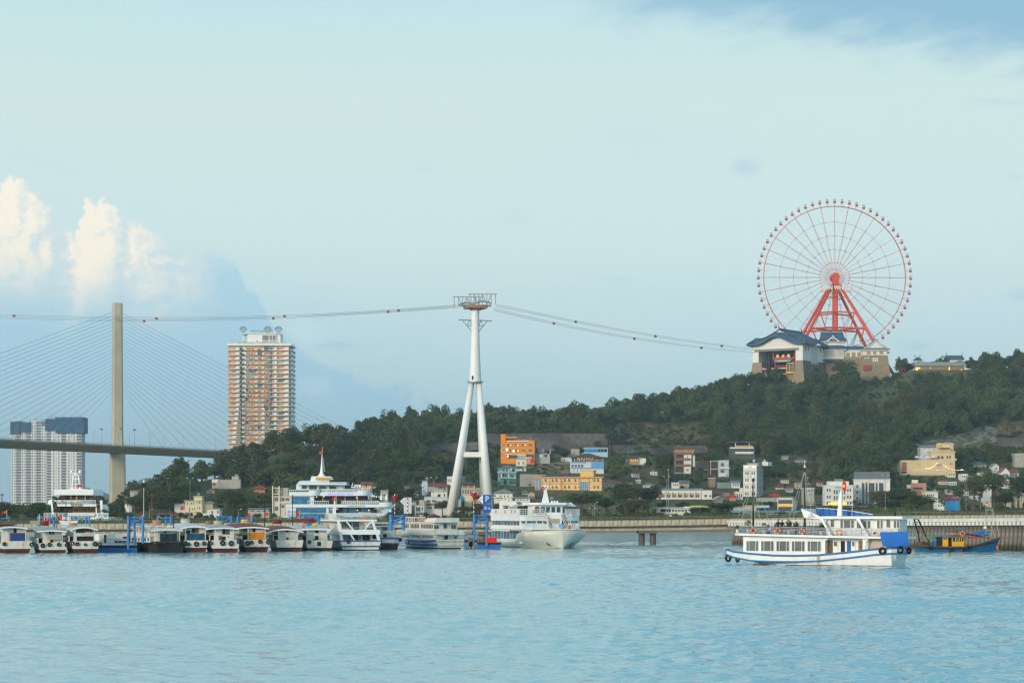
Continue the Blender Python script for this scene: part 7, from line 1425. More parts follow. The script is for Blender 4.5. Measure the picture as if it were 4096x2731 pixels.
# --- white ferry with two open decks
def ferry_a():
    wl=2201.;D=EYE*F/(wl-HY);s=mpp(D);xm=1440;p=P(xm,wl,D);rz=math.atan((CX-xm)/F)+R(9);t=thing('passenger_ferry','white two deck ferry with diagonal struts and blue rub rails','boat',(p.x,D,0),rz,'tour boats moored in a row');X=lambda sx: (sx-xm)*s;Z=lambda sy: (wl-sy)*s
    q=MB();w0=(1527-1360)*s;xo=X(1443)
    t2=t
    st=hullparts
    e=MB();L=22.0
    for (nm,za,zb,m_) in (('hull',Z(2196),Z(2162),HULLW),('hull_bottom',-.7,Z(2196)-.002,BOOT_K)):
        e=MB();secs=[]
        for y,f,dz_ in ((0,1,0),(.2*L,1.05,-.1),(.6*L,1,.0),(.85*L,.6,.4),(L,.05,.9)): secs.append([(xo-w0/2*f,y,zb+(dz_ if nm == 'hull' else 0)),(xo-w0/2*f*.86,y,za),(xo+w0/2*f*.86,y,za),(xo+w0/2*f,y,zb+(dz_ if nm == 'hull' else 0))])
        e.loft(secs,closed=True);obj(nm,e,m_,t)
    for z in (2162,2184):
        for sgn in (-1,1): e=MB();e.path([(xo+sgn*(w0/2*f*(1 if z == 2162 else .95)+.05),y,Z(z)+dz_) for y,f,dz_ in ((0,1,0),(.2*L,1.05,-.1),(.6*L,1,0),(.85*L,.6,.35))],.12,6);obj('rub_rail',e,STRIPE_B,t)
        e=MB();e.tube((xo-w0/2,-.05,Z(z)),(xo+w0/2,-.05,Z(z)),.12,n=6);obj('rub_rail',e,STRIPE_B,t)
    B=lambda nm,m_,a,c,y0,y1,d0,d1: obj(nm,MB().box(X(a),X(c),d0,d1,Z(y1),Z(y0)),m_,t)
    B('lower_cabin',CABW,1375,1500,2136,2162,2.2,16);B('lower_door',DARK,1424,1440,2138,2160,2.1,2.19);B('lower_window',BGLASS,1385,1396,2139,2158,2.1,2.19);B('lower_window',BGLASS,1402,1410,2139,2158,2.1,2.19);B('lower_opening',DARK,1460,1488,2138,2160,2.1,2.19)
    B('middle_deck',WHITE_C,1361,1521,2118,2137,-.2,17);B('middle_cabin',CABW,1371,1460,2085,2118,2.0,15);B('middle_door',BGLASS,1419,1443,2087,2117,1.9,1.99)
    for a in (1373,1384,1395,1405): B('middle_window',BGLASS,a,a+8,2089,2112,1.9,1.99)
    B('top_deck',WHITE_C,1342,1508,2077,2084,-.1,18);B('deck_locker',CABW,1345,1372,2057,2077,3,9)
    railing('top_rail',t,[(X(1356),0,Z(2077)),(X(1506),0,Z(2077)),(X(1506),14,Z(2077))],20*s,RAILS,4,.9,.03);railing('top_rail',t,[(X(1356),0,Z(2077)),(X(1346),14,Z(2077))],20*s,RAILS,4,.9,.03);railing('middle_rail',t,[(X(1366),-.1,Z(2118)),(X(1519),-.1,Z(2118))],9*s,RAILS,2,.9,.025)
    for a,ya,c,yc,w in ((1352,2084,1366,2162,.22),(1490,2084,1518,2162,.22),(1386,2086,1412,2118,.14),(1482,2086,1458,2118,.14),(1402,2137,1418,2160,.12)):
        e=MB();e.prism([(X(a)-w,Z(ya)),(X(a)+w,Z(ya)),(X(c)+w,Z(yc)),(X(c)-w,Z(yc))],-.12,.05);obj('strut',e,WHITE_C,t)
    e=MB();e.prism([(X(1351)-.15,Z(2077)),(X(1351)+.5,Z(2077)),(X(1358),Z(2000)),(X(1354),Z(2000))],5,5.3);e.box(X(1339),X(1371),5.05,5.25,Z(2036),Z(2034));obj('mast',e,WHITE_C,t)
    flagpart(t,X(1362),5,Z(1984),.65,.6,1.2,wave=-1);W_=Matrix.Rotation(rz,4,'Z');b0=Vector((p.x,D,0))
    tyre(b0+W_ @ Vector((X(1392),-.2,Z(2166))),.3,'tyre fender left of centre on the two deck ferry',rz);raft(b0+W_ @ Vector((X(1470),2,Z(2077))),1.6,.5,1.0,T_OR,'orange life jackets heap on the top deck of the two deck ferry',2,rz)
    text('hull_number','QN',.35,LBLUE,t,(X(1354),-.25,Z(2128)),ext=.01)
    for i,(x,c) in enumerate(((1432,(.03,.03,.05)),(1442,(.75,.75,.75)),(1466,(.1,.1,.12)))): person(b0+W_ @ Vector((X(x),.9,Z(2162))),1.65,c,(.03,.03,.04),['person in dark clothes on the stern of the two deck ferry','person in a white shirt on the stern of the two deck ferry','person in grey clothes on the stern of the two deck ferry'][i],R(90)*(i-1))
def person(loc,h,shirt,trousers,label,rz=0.0):
    "small standing figure: one skin of lofted rings with separate hair and clothes colours"
    k=h/1.7;b=MB();b.cur=0;n=8
    def tubeprof(pts):
        secs=[[(cx_+rx*math.cos(2*math.pi*i/n),cy_+ry*math.sin(2*math.pi*i/n),z) for i in range(n)] for cx_,cy_,z,rx,ry in pts];b.loft(secs,closed=True)
    b.cur=2
    for sg in (-1,1): tubeprof([(sg*.10*k,0,0,.05*k,.10*k),(sg*.10*k,0,.08*k,.05*k,.06*k),(sg*.09*k,.01,.45*k,.065*k,.07*k),(sg*.085*k,0,.86*k,.09*k,.10*k)])
    b.cur=1;tubeprof([(0,0,.80*k,.17*k,.12*k),(0,0,1.0*k,.15*k,.11*k),(0,0,1.25*k,.185*k,.12*k),(0,0,1.40*k,.17*k,.10*k),(0,0,1.45*k,.07*k,.06*k)])
    for sg in (-1,1): tubeprof([(sg*.20*k,0,1.40*k,.055*k,.06*k),(sg*.235*k,.0,1.15*k,.045*k,.05*k)])
    b.cur=0
    for sg in (-1,1): tubeprof([(sg*.235*k,0,1.15*k,.038*k,.04*k),(sg*.22*k,-.08*k,.92*k,.03*k,.03*k),(sg*.21*k,-.12*k,.84*k,.035*k,.02*k)])
    tubeprof([(0,0,1.44*k,.05*k,.05*k),(0,-.01*k,1.50*k,.06*k,.07*k),(0,-.01*k,1.58*k,.075*k,.09*k),(0,0,1.66*k,.07*k,.085*k),(0,0,1.71*k,.03*k,.04*k)])
    b.cur=3;tubeprof([(0,.02*k,1.56*k,.082*k,.09*k),(0,.02*k,1.64*k,.085*k,.095*k),(0,.01*k,1.71*k,.06*k,.07*k),(0,0,1.735*k,.02*k,.02*k)])
    sk=mat('skin',(.42,.26,.18));hr=mat('dark_hair',(.015,.012,.01));c1=mat('shirt_%d' % int(sum(shirt)*100),shirt);c2=mat('trousers_%d' % int(sum(trousers)*100),trousers)
    return tag(obj('person',b,[sk,c1,c2,hr],None,loc,rz=rz,smooth=True),label,'person','people on the boats')
ferry_a()
# --- old white river cruiser seen from its quarter
def ferry_b():
    wl=2196.;D=EYE*F/(wl-HY);s=mpp(D);xm=1800;p=P(xm,wl,D);psi=24;rz=math.atan((CX-xm)/F)+R(psi);t=thing('old_cruiser','old white cruiser with rust streaks, blue strakes and grass top deck','boat',(p.x,D,0),rz,'tour boats moored in a row');c_=math.cos(R(psi));X=lambda sx: (sx-xm)*s/c_*.97;Z=lambda sy: (wl-sy)*s
    w0=(1857-1744)*s/c_;L=19.0
    RUST=mat('rusty_white',(.66,.63,.55),rough=.6,var=.12,scale=.7,streak=.85,streakcol=(.40,.15,.03))
    hullparts(t,w0,L,Z(2158),Z(2189),RUST,BOOT_R,1.0,.8,((.9,.2,STRIPE_B),(.35,.2,STRIPE_B)),1.1,HULLW)
    B=lambda nm,m_,a,c,y0,y1,d0,d1: obj(nm,MB().box(X(a),X(c),d0,d1,Z(y1),Z(y0)),m_,t)
    B('lower_cabin',CABW,1746,1843,2138,2160,.6,16.5);B('lower_deck_edge',WHITE_D,1740,1856,2133,2138,-.6,17.4);B('upper_cabin',CABW,1745,1842,2089,2133,1.2,15);B('roof_edge',WHITE_D,1738,1848,2085,2089,-.1,16)
    obj('grass_deck',MB().box(X(1740),X(1800),4,15.6,Z(2085)+.002,Z(2085)+.08),mat('deck_grass',(.05,.10,.03)),t)
    q=MB();q.prism([(X(1738),Z(2085)),(X(1842),Z(2085)),(X(1840),Z(2070)),(X(1750),Z(2070))],.3,4.5);obj('top_block',q,WHITE_D,t)
    railing('stern_balcony',t,[(X(1744),-.5,Z(2133)),(X(1854),-.5,Z(2133)),(X(1854),2,Z(2133))],13*s,WHITE_C,2,.22,.03);railing('side_balcony',t,[(X(1740),1.5,Z(2133)),(X(1740),16.5,Z(2133))],13*s,WHITE_C,2,.5,.03);railing('top_rail',t,[(X(1741),4.5,Z(2085)),(X(1741),15.5,Z(2085)),(X(1790),15.5,Z(2085))],18*s,WHITE_C,3,.9,.035)
    for a,y0,y1 in ((1747,2099,2113),(1757,2099,2113),(1785,2094,2112),(1791,2094,2112),(1818,2099,2114),(1828,2099,2114)): q=MB();q.box(X(a),X(a+6.5),1.1,1.19,Z(y1),Z(y0));obj('window',q,BGLASS,t)
    for a,w,y0,y1,m_ in ((1786,10,2140,2157,DARK),(1780,4,2142,2157,BGLASS),(1824,9,2145,2153,BGLASS)): q=MB();q.box(X(a),X(a+w),.5,.59,Z(y1),Z(y0));obj('stern_opening',q,m_,t)
    x0=X(1746)
    for k in range(22):
        y=1.4+k*.66
        if k in (8,15): continue
        q=MB();q.box(x0-.06,x0-.004,y,y+.36,Z(2158)+.35,Z(2143));obj('side_window',q,BGLASS,t)
        if y < 14: q=MB();q.box(X(1745)-.06,X(1745)-.004,y+.2,y+.56,Z(2112),Z(2096));obj('upper_side_window',q,BGLASS,t)
    B('stern_ladder',WHITE_D,1795,1808,2163,2180,-.1,-.02);W_=Matrix.Rotation(rz,4,'Z');b0=Vector((p.x,D,0));to=lambda*a: b0+W_ @ Vector(a)
    for k in range(4): lifebuoy(to(X(1741)-.08,5.6+k*2.4,Z(2076)),'faded lifebuoy on the top rail of the old cruiser',rz+R(90),.8)
    for i,(y,w) in enumerate(((3.3,2.0),(8.2,2.4))): raft(to(X(1760),y,Z(2070) if i == 0 else Z(2085)+.1),w,.45,.9,RAFT_R,['red raft on the white block of the old cruiser','red raft on the grass deck of the old cruiser'][i],1,rz)
    leafp=[]
    for k in range(5):
        pl=thing('potted_plant',ordn(k)+' pot plant from the stern on the old cruiser top deck','plant',to(X(1752)+k*.5,5+k*2.1,Z(2085)+.08),0,'pot plants on the old cruiser');obj('pot',MB().tube((0,0,0),(0,0,.3),.14,.2,8),WHITE_D,pl);obj('foliage',GREENCROWNS[0],None,pl,(0,0,.55),scale=(.38,.38,.38))
    tyre(to(X(1746)-.3,15.2,Z(2160)),.36,'tyre fender at the bow of the old cruiser',rz+R(80));q=MB();q.path([to(X(1744)-.3,11,Z(2133)),to(X(1744)-.4,11,Z(2170))],.02,4);q.path([to(X(1744)-.4,11,Z(2163)),to(X(1744)-.4,11,Z(2168)),to(X(1744)-.4,11,Z(2178))],[.05,.18,.05],8);tag(obj('hanging_fender',q,DARK),'black fender hanging on a rope beside the old cruiser','fender')
ferry_b()
# --- big bow-on ferry
def ferry_c():
    wl=2192.;D=EYE*F/(wl-HY);s=mpp(D);xm=2212;p=P(xm,wl,D);psi=15;rz=math.atan((CX-xm)/F)+R(psi);t=thing('cruise_ferry','big white three deck ferry with bow towards us and twin stairs','ferry',(p.x,D,0),rz);c_=math.cos(R(psi));X=lambda sx: (sx-xm)*s/c_;Z=lambda sy: (wl-sy)*s
    hw=5.4;L=26.0;M=WHITE;B=lambda nm,m_,x0,x1,d0,d1,z0,z1_: obj(nm,MB().box(x0,x1,d0,d1,z0,z1_),m_,t)
    z_d1,z_d2,z_d3,z_top=Z(2168)+.1,Z(2117),Z(2062),Z(2005)
    # hull: flared bow towards the camera
    q=MB();secs=[]
    for y,wt,wb,zt in ((-6.5,.25,.1,3.25),(-6.0,1.9,.3,3.2),(-5.0,3.4,.8,3.12),(-3.2,4.9,1.7,3.0),(-1,5.75,2.9,2.85),(2,5.9,4.2,2.6),(5,5.7,4.9,1.25),(12,5.6,5.2,1.05),(L,5.4,5.0,1.05)):
        secs.append([(-wt,y,zt),(-wt*.93-wb*.07,y,zt*.72),(-(wt*.45+wb*.55),y,zt*.33),(-wb,y,.25),(-wb*.9,y,-.6),(wb*.9,y,-.6),(wb,y,.25),(wt*.45+wb*.55,y,zt*.33),(wt*.93+wb*.07,y,zt*.72),(wt,y,zt)])
    q.loft(secs,closed=True);obj('hull',q,HULLC,t,smooth=True)
    q=MB();secs=[[(-wb*1.01-.02,y-.03,.12),(-wb*.9,y-.03,-.5),(wb*.9,y-.03,-.5),(wb*1.01+.02,y-.03,.12)] for y,wb in ((-6.45,.08),(-5,.75),(-1,2.7),(5,4.8),(12,5.1),(L,4.9))];q.loft(secs,closed=True);obj('waterline_band',q,BOOT_R,t)
    for sg in (-1,1): q=MB();q.tube((sg*1.9,-4.6,1.05),(sg*1.75,-3.6,1.15),.52,.52,16);obj('hawse_ring',q,mat('hawse_blue',(.03,.14,.27)),t)
    q=MB();q.tube((1.5,-5.2,.75),(1.9,-5.4,.2),.14,n=6);q.tube((1.3,-5.4,.2),(2.4,-5.4,.25),.1,n=6);obj('anchor',q,WOODM,t)
    def deckbox(nm,z0,z1_,x,y0,y1,m_=M,ch=1.6):
        q=MB();q.plan([(-x,y0+ch),(-x+ch*1.1,y0),(x-ch*1.1,y0),(x,y0+ch),(x,y1),(-x,y1)],z0,z1_);return obj(nm,q,m_,t)
    deckbox('lower_cabin',z_d1-.3,z_d2,hw-.1,.6,L-2);deckbox('middle_deck',z_d2,z_d2+.12,hw+.1,-1.4,L-1,WHITE_C);deckbox('middle_bulwark',z_d2+.121,z_d2+.5,hw,.3,L-1.4)
    deckbox('middle_cabin',z_d2+.5,z_d3,hw-.15,.9,L-2);deckbox('top_deck',z_d3,z_d3+.14,hw+.05,.4,L-1,WHITE_C);deckbox('top_bulwark',z_d3-.9,z_d3-.001,hw,.6,L-1.6)
    # windows round the front and down the left side
    def frontwin(nm,xs,z0,z1_,y,w=.9):
        for x in xs: q=MB();q.box(x-w/2,x+w/2,y-.05,y-.005,z0,z1_);obj(nm,q,GLASS_B if int(x*7) % 3 else BGLASS,t)
    frontwin('front_window',(-3.3,-2.2,-1.15),z_d2+1.0,z_d2+1.95,.9,.82);frontwin('front_window',(2.2,3.0),z_d2+1.0,z_d2+1.95,.9,.6);frontwin('lower_front_window',(-3.2,-2.3,-1.4),z_d2-1.25,z_d2-.5,.6,.75)
    for k in range(9):
        y=3.3+k*2.3;wd=1.9
        for (nm,z0,z1_,x) in (('side_window',z_d2+.75,z_d3-.95,hw-.15),('lower_side_window',z_d1+.45,z_d2-.35,hw-.1)):
            q=MB();q.box(-x-.05,-x-.005,y,y+wd,z0,z1_);obj(nm,q,BGLASS if (k+int(z0)) % 3 else GLASS_B,t)
    for sg in (-1,1):  # chamfer windows
        for (z0,z1_,xx) in ((z_d2+1.0,z_d2+1.95,hw-.15),(z_d2-1.25,z_d2-.5,hw-.1)):
            ang_=math.atan2(1.6,1.76)
            for f_ in (.25,.72):
                cxp=sg*(xx-1.76*f_);cyp=(.9 if z0 > z_d2 else .6)+1.6*(1-f_)
                q=MB();q.box(-.4,.4,-.05,-.005,0,z1_-z0);obj('corner_window',q,GLASS_B,t,(cxp,cyp,z0),rz=sg*ang_)
    # centre doors and stairs
    B('centre_house',WHITE_C,-.9,1.5,-.4,.85,z_d2+.13,z_d3+.6);B('centre_panel',mat('panel_tan',(.42,.36,.26)),-.5,1.1,-.46,-.41,z_d2+.9,z_d2+1.9);B('lower_panel',mat('panel_tan',(.42,.36,.26)),.1,1.4,.2,.55,z_d2-.75,z_d2-.15)
    for xa,xb in ((-1.75,-.75),(1.3,2.3)):  # two flights side by side, running down to the right
        for (ztop,zbot,x0) in ((z_d3+.1,z_d2+.2,xa),(z_d2+.1,z_d2-1.3,xa+.75)):
            n=11
            for k in range(n): f_=k/(n-1);z=ztop+(zbot-ztop)*f_;q=MB();q.box(x0+.75*f_,x0+.75*f_+.85,-.55-.75*f_,-.2-.75*f_,z-.06,z);obj('stair_tread',q,CONC_G,t)
            for dx_ in (0,.85): q=MB();q.tube((x0+dx_,-.4,ztop+.1),(x0+.75+dx_,-1.15,zbot+.1),.05,n=4);q.tube((x0+dx_,-.4,ztop+.8),(x0+.75+dx_,-1.15,zbot+.8),.03,n=4);obj('stair_string',q,WHITE_C,t)
    railing('middle_rail',t,[(-hw,2,z_d2+.12),(-hw+1.7,-1.2,z_d2+.12),(-2.0,-1.3,z_d2+.12)],.95,WHITE_C,2,.28,.028);railing('middle_rail',t,[(2.4,-1.3,z_d2+.12),(hw-1.7,-1.2,z_d2+.12),(hw,2,z_d2+.12)],.95,WHITE_C,2,.28,.028);railing('bow_rail',t,[(-.4,-1.4,z_d2+.12),(1.2,-1.4,z_d2+.12)],.9,WHITE_C,2,.25,.028)
    railing('top_rail',t,[(-hw,L-1,z_d3+.14),(-hw,2,z_d3+.14),(-hw+1.8,.5,z_d3+.14),(-1.5,.45,z_d3+.14)],1.05,WHITE_C,3,.3,.028);railing('top_rail',t,[(2.9,.5,z_d3+.14),(hw-1.7,.5,z_d3+.14),(hw,2,z_d3+.14),(hw,L-1,z_d3+.14)],1.05,WHITE_C,3,.3,.028);railing('foredeck_rail',t,[(-5.6,0,2.8),(-4.6,-3,3.0)],.6,WHITE_C,2,.6,.03)
    # wheelhouse, canopy, funnel, mast
    q=MB();q.plan([(-2.9,2.6),(-1.9,1.2),(2.0,1.2),(2.9,2.6),(2.9,6.5),(-2.9,6.5)],z_d3+.141,z_top-.6);obj('wheelhouse',q,M,t);q=MB();q.plan([(-3.7,2.4),(-2.4,.3),(2.5,.3),(3.6,2.4),(3.6,7),(-3.7,7)],z_top-.599,z_top-.2);obj('wheelhouse_roof',q,WHITE_C,t)
    for x in (-1.5,-.6,.35,1.3): q=MB();q.box(x-.32,x+.32,1.13,1.19,z_top-1.95,z_top-.95);obj('wheelhouse_window',q,BGLASS,t)
    for sg in (-1,1): q=MB();q.box(-.45,.45,-.06,-.005,0,1.0);obj('wheelhouse_window',q,BGLASS,t,(sg*2.42,1.9,z_top-1.95),rz=sg*R(54))
    railing('wheelhouse_rail',t,[(-2.6,.9,z_top-2.6),(2.4,.9,z_top-2.6)],.6,WHITE_C,1,1.2,.03);B('bridge_wing',WHITE_C,-2.8,2.6,.4,1.19,z_top-2.75,z_top-2.6)
    for x,y in ((-5.0,6),(-5.0,12),(-5.0,17),(5.0,6),(5.0,12)): q=MB();q.tube((x,y,z_d3),(x,y,z_top-.6),.06,n=5);obj('canopy_post',q,WHITE_C,t)
    q=MB();q.box(-5.2,-2.95,5.5,18,z_top-.62,z_top-.5);q.box(2.95,5.2,5.5,14,z_top-.62,z_top-.5);obj('canopy_frame',q,WHITE_C,t)
    q=MB();q.plan([(-4.6,18),(-2.1,18),(-1.8,19.5),(-2.1,21),(-4.6,21),(-4.9,19.5)],z_d3+.14,z_top+.2);obj('funnel',q,WHITE_D,t)
    for x in (-4.0,-3.4,-2.8): q=MB();q.tube((x,19.5,z_top+.2),(x-.1,19.5,z_top+1.0),.14,n=8);obj('exhaust_pipe',q,WHITE_D,t)
    q=MB();q.prism([(-.95,z_top-.2),(.35,z_top-.2),(-.05,z_top+1.6),(-.25,z_top+3.0),(-.6,z_top+3.0),(-.55,z_top+1.4)],3.8,4.3);obj('mast',q,WHITE_C,t);q=MB();q.tube((.75,3.6,z_top+.6),(.75,3.9,z_top+.6),.3,n=12);obj('searchlight',q,STEEL,t)
    for x in (.6,1.1,1.6): q=MB();q.tube((x,3,z_top-.2),(x,3,z_top+.15),.2,.14,8);obj('roof_vent',q,WHITE_C,t)
    flagpart(t,-.55,3.6,z_top+2.7,.75,.55,.4,wave=-1);flagpart(t,2.9,-1.5,z_d2+.75,.6,.5,1.0,wave=-1)
    text('ship_name','Halong Dream Bay Cruise',.95,mat('name_ink',(.03,.02,.04)),t,(-hw-.12,5.2,(z_d2+z_d1)/2+.75),rot=(R(90),0,R(-90)),ext=.01,sx=.85,shear=.3)
    W_=Matrix.Rotation(rz,4,'Z');b0=Vector((p.x,D,0));to=lambda*a: b0+W_ @ Vector(a)
    for i,(x,y) in enumerate(((-hw-.08,20),(-hw-.08,13),(-hw-.08,8),(-hw-.08,5.5),(-3.2,.4),(3.9,.4))): lifebuoy(to(x,y,z_d3+.75),['lifebuoy at the far left of the big ferry top rail','second lifebuoy from the left on the big ferry top rail','third lifebuoy from the left on the big ferry top rail','fourth lifebuoy from the left on the big ferry top rail','lifebuoy beside the wheelhouse of the big ferry','lifebuoy on the right front rail of the big ferry'][i],rz+(R(90) if x <-4 else 0),.9)
    for i,(x,y) in enumerate(((-4.5,9.5),(4.3,4))):
        um=thing('parasol',['white parasol left of the wheelhouse on the big ferry','white parasol right of the wheelhouse on the big ferry'][i],'parasol',to(x,y,z_d3+.14));q=MB();q.loft([[(math.cos(a)*1.1,math.sin(a)*1.1,1.5) for a in np.linspace(0,6.28,9)[:-1]],[(math.cos(a)*.1,math.sin(a)*.1,2.2) for a in np.linspace(0,6.28,9)[:-1]]],closed=True);obj('canopy',q,WHITE_C,um);obj('pole',MB().tube((0,0,0),(0,0,1.6),.04,n=5),WHITE_C,um)
    for i,(x,y) in enumerate(((-4.8,15),(-2.6,.9),(3.6,1.4))):
        pl=thing('potted_plant',['pot plant near the funnel of the big ferry','pot plant left of the wheelhouse on the big ferry','pot plant right of the wheelhouse on the big ferry'][i],'plant',to(x,y,z_d3+.14));obj('pot',MB().tube((0,0,0),(0,0,.35),.18,.24,8),WHITE_D,pl);obj('foliage',OPENCROWNS[0],None,pl,(0,0,1.0),scale=(.6,.6,.7))
    q=MB();q.prism([(.5,z_d2+.65),(1.0,z_d2+1.1),(1.5,z_d2+.65),(1.0,z_d2+.1)],-1.6,-1.55);obj('diamond_sign',q,mat('sign_sky',(.20,.42,.66)),t)
ferry_c()
# --- pontoons and blue mooring frames
def pontoon(label,xa,xb,y0,y1,D):
    s=mpp(D);p=P((xa+xb)/2,0,D);t=thing('pontoon',label,'pontoon',(p.x,D,0));w=(xb-xa)*s/2;zt=zof(D,y0)
    q=MB();q.box(-w,w,0,5,-.6,zt-.3);obj('float',q,mat('pontoon_blue',(.015,.14,.42),rough=.5,var=.2,streak=.3),t);q=MB();q.box(-w-.1,w+.1,-.15,5.1,zt-.29,zt);obj('fender_edge',q,BLACK,t);railing('rail',t,[(-w+.1,4.6,zt),(w-.1,4.6,zt)],1.0,POLE,3,1.2,.025);return t
pontoon('long blue pontoon between the moored boats on the left',384,548,2181,2204,352);pontoon('short blue pontoon left of the big ferry',1911,2002,2169,2191,385)
def frame(label,posts,yt,ybs,bars,diag,D,num=None,r=4.7):
    s=mpp(D);p=P(posts[0],0,D);t=thing('mooring_frame',label,'mooring frame',(p.x,D,0),0,'blue mooring frames');X=lambda sx: (sx-posts[0])*s;Z=lambda sy: zof(D,sy)
    for k,x in enumerate(posts): q=MB();q.tube((X(x),(k % 2)*.8,Z(ybs[k])-.5),(X(x),(k % 2)*.8,Z(yt)),r*s,n=14);q.tube((X(x),(k % 2)*.8,Z(yt)+.002),(X(x),(k % 2)*.8,Z(yt)+.08),r*s*1.05,n=14);obj('post',q,BLUE,t,smooth=False)
    for (a,c,y) in bars: q=MB();q.tube((X(a),.3,Z(y)),(X(c),.3,Z(y)),r*.55*s,n=10);obj('crossbar',q,BLUE,t)
    for (a,ya,c,yc) in diag: q=MB();q.tube((X(a),.3,Z(ya)),(X(c),.3,Z(yc)),r*.55*s,n=10);obj('diagonal',q,BLUE,t)
    if num: text('number',num,6.5*s,WHITE_C,t,(0,-r*s-.03,Z(yt+21)),ext=.01)
    return t
frame('tall three legged blue mooring frame numbered 23',[513,535,572],2065,[2183,2165,2160],[(513,572,2069.5),(513,572,2099)],[(518,2095,570,2072),(516,2075,535,2097)],350,'23')
frame('blue mooring frame behind the two door boat',[869,888,925],2063,[2105,2105,2104],[(869,925,2067),(905,925,2098)],[(898,2085,922,2068)],380)
frame('low blue mooring frame behind the black sterned boat',[631,662,684],2066,[2090,2090,2090],[(631,684,2072)],[],400);frame('low blue mooring frame right of the orange tarpaulin boat',[951,990,1007],2066,[2090,2090,2090],[(951,1007,2070)],[],400)
frame('blue mooring frame numbered 26 beside the red triangle',[1563,1613],2059,[2110,2108],[(1563,1613,2064),(1563,1613,2092)],[(1567,2091,1611,2068)],372,'26',7)
frame('blue mooring frame numbered 27 beside the big ferry',[1897,1947],2058,[2145,2172],[(1897,1947,2062),(1897,1947,2090)],[(1902,2087,1945,2064)],384,'27',5.2)
frame('blue mooring frame behind the leftmost boats',[153,212],2066,[2098,2098],[(153,212,2071)],[(165,2090,208,2072)],400);frame('blue mooring frame behind the kayak boat',[1216,1274],2062,[2095,2095],[(1216,1274,2066)],[],400,None,6);frame('low blue mooring frame before the yacht',[302,341,358],2068,[2085,2082,2085],[(302,358,2071)],[],405,None,3.6);frame('low blue mooring frame at the left edge',[-6,33],2069,[2085,2085],[(-6,33,2073)],[],405,None,3.6)
def navsign(label,sx,ytop,ybot,w,ypole,D):
    s=mpp(D);p=P(sx,ypole,D);t=thing('navigation_mark',label,'sign',p,0,'red triangle navigation marks');Z=lambda y: (ypole-y)*s
    for dy_,sg in ((0,0),(0,1)): pass
    q=MB();q.prism([(-w*s/2,Z(ytop)),(w*s/2,Z(ytop)),(0,Z(ybot))],-.05,.05);obj('triangle',q,RED,t);q=MB();q.add([(0,-w*s/2,Z(ytop)),(0,w*s/2,Z(ytop)),(0,0,Z(ybot)),(.08,-w*s/2,Z(ytop)),(.08,w*s/2,Z(ytop)),(.08,0,Z(ybot))],[(0,1,2),(5,4,3),(0,3,4,1),(1,4,5,2),(2,5,3,0)]);obj('triangle',q,RED,t)
    n=7;hh=Z(ybot-2)/n
    for k in range(n): obj('pole_band',MB().tube((0,0,hh*k),(0,0,hh*(k+1)),1.7*s,n=8),RED if k % 2 == 0 else WHITE_C,t)
    q=MB();q.tube((0,0,Z(ytop)),(0,0,Z(ytop)+.25),.08,n=6);obj('lamp',q,WHITE_C,t)
navsign('red triangle on a striped pole left of the white arrow sign',1579,1981,2009,27,2061,372);navsign('red triangle on a striped pole left of the parking sign',1895,1970,2000,32,2058,384)
D=384.;s=mpp(D);p=P(1948,2058,D);t=thing('parking_sign','blue parking sign reading P 70 m on the mooring frame','sign',p);Z=lambda y: (2058-y)*s;SIGB=mat('sign_blue',(.012,.10,.40),rough=.5,var=.04)
for y0,y1,nm,sz in ((1978,2013,'P',33),(2014.5,2049,'70 m',17)):
    b_=obj('board',MB().box(-16*s,16*s,-.06,0,Z(y1),Z(y0)),SIGB,t);text('lettering',nm,sz*s,WHITE_C,b_,(0,-.075,Z((y0+y1)/2)),ext=.008,sx=.9 if nm == 'P' else .72)
obj('pole',MB().tube((0,.06,0),(0,.06,Z(1975)),.07,n=6),RED,t)
q=MB();q.prism([(-34*s,Z(1995)),(-16.5*s,Z(1979)),(-16.5*s,Z(2014))],-.04,.04);b_=obj('arrow_board',q,WHITE_C,t);text('lettering','467 m',6.5*s,DARK,b_,(-22.5*s,-.055,Z(1996.5)),ext=.005,sx=.7)
D=372.;s=mpp(D);p=P(1630,2061,D);t=thing('arrow_sign','back of a white arrow sign on a striped pole','sign',p);Z=lambda y: (2061-y)*s;X=lambda x: (x-1630)*s
q=MB();q.prism([(X(1599),Z(2004)),(X(1616),Z(1989)),(X(1646),Z(1988.5)),(X(1646),Z(2020)),(X(1615),Z(2020))],.06,.12);obj('board',q,mat('sign_back',(.55,.57,.58),var=.06),t);obj('lower_board',MB().box(X(1615),X(1646),.06,.12,Z(2053),Z(2020.8)),mat('sign_back',(.55,.57,.58)),t)
for k in range(9): obj('pole_band',MB().tube((0,0,Z(2061)+k*7.8*s),(0,0,Z(2061)+(k+1)*7.8*s),1.9*s,n=8),RED if k % 2 == 0 else WHITE_C,t)
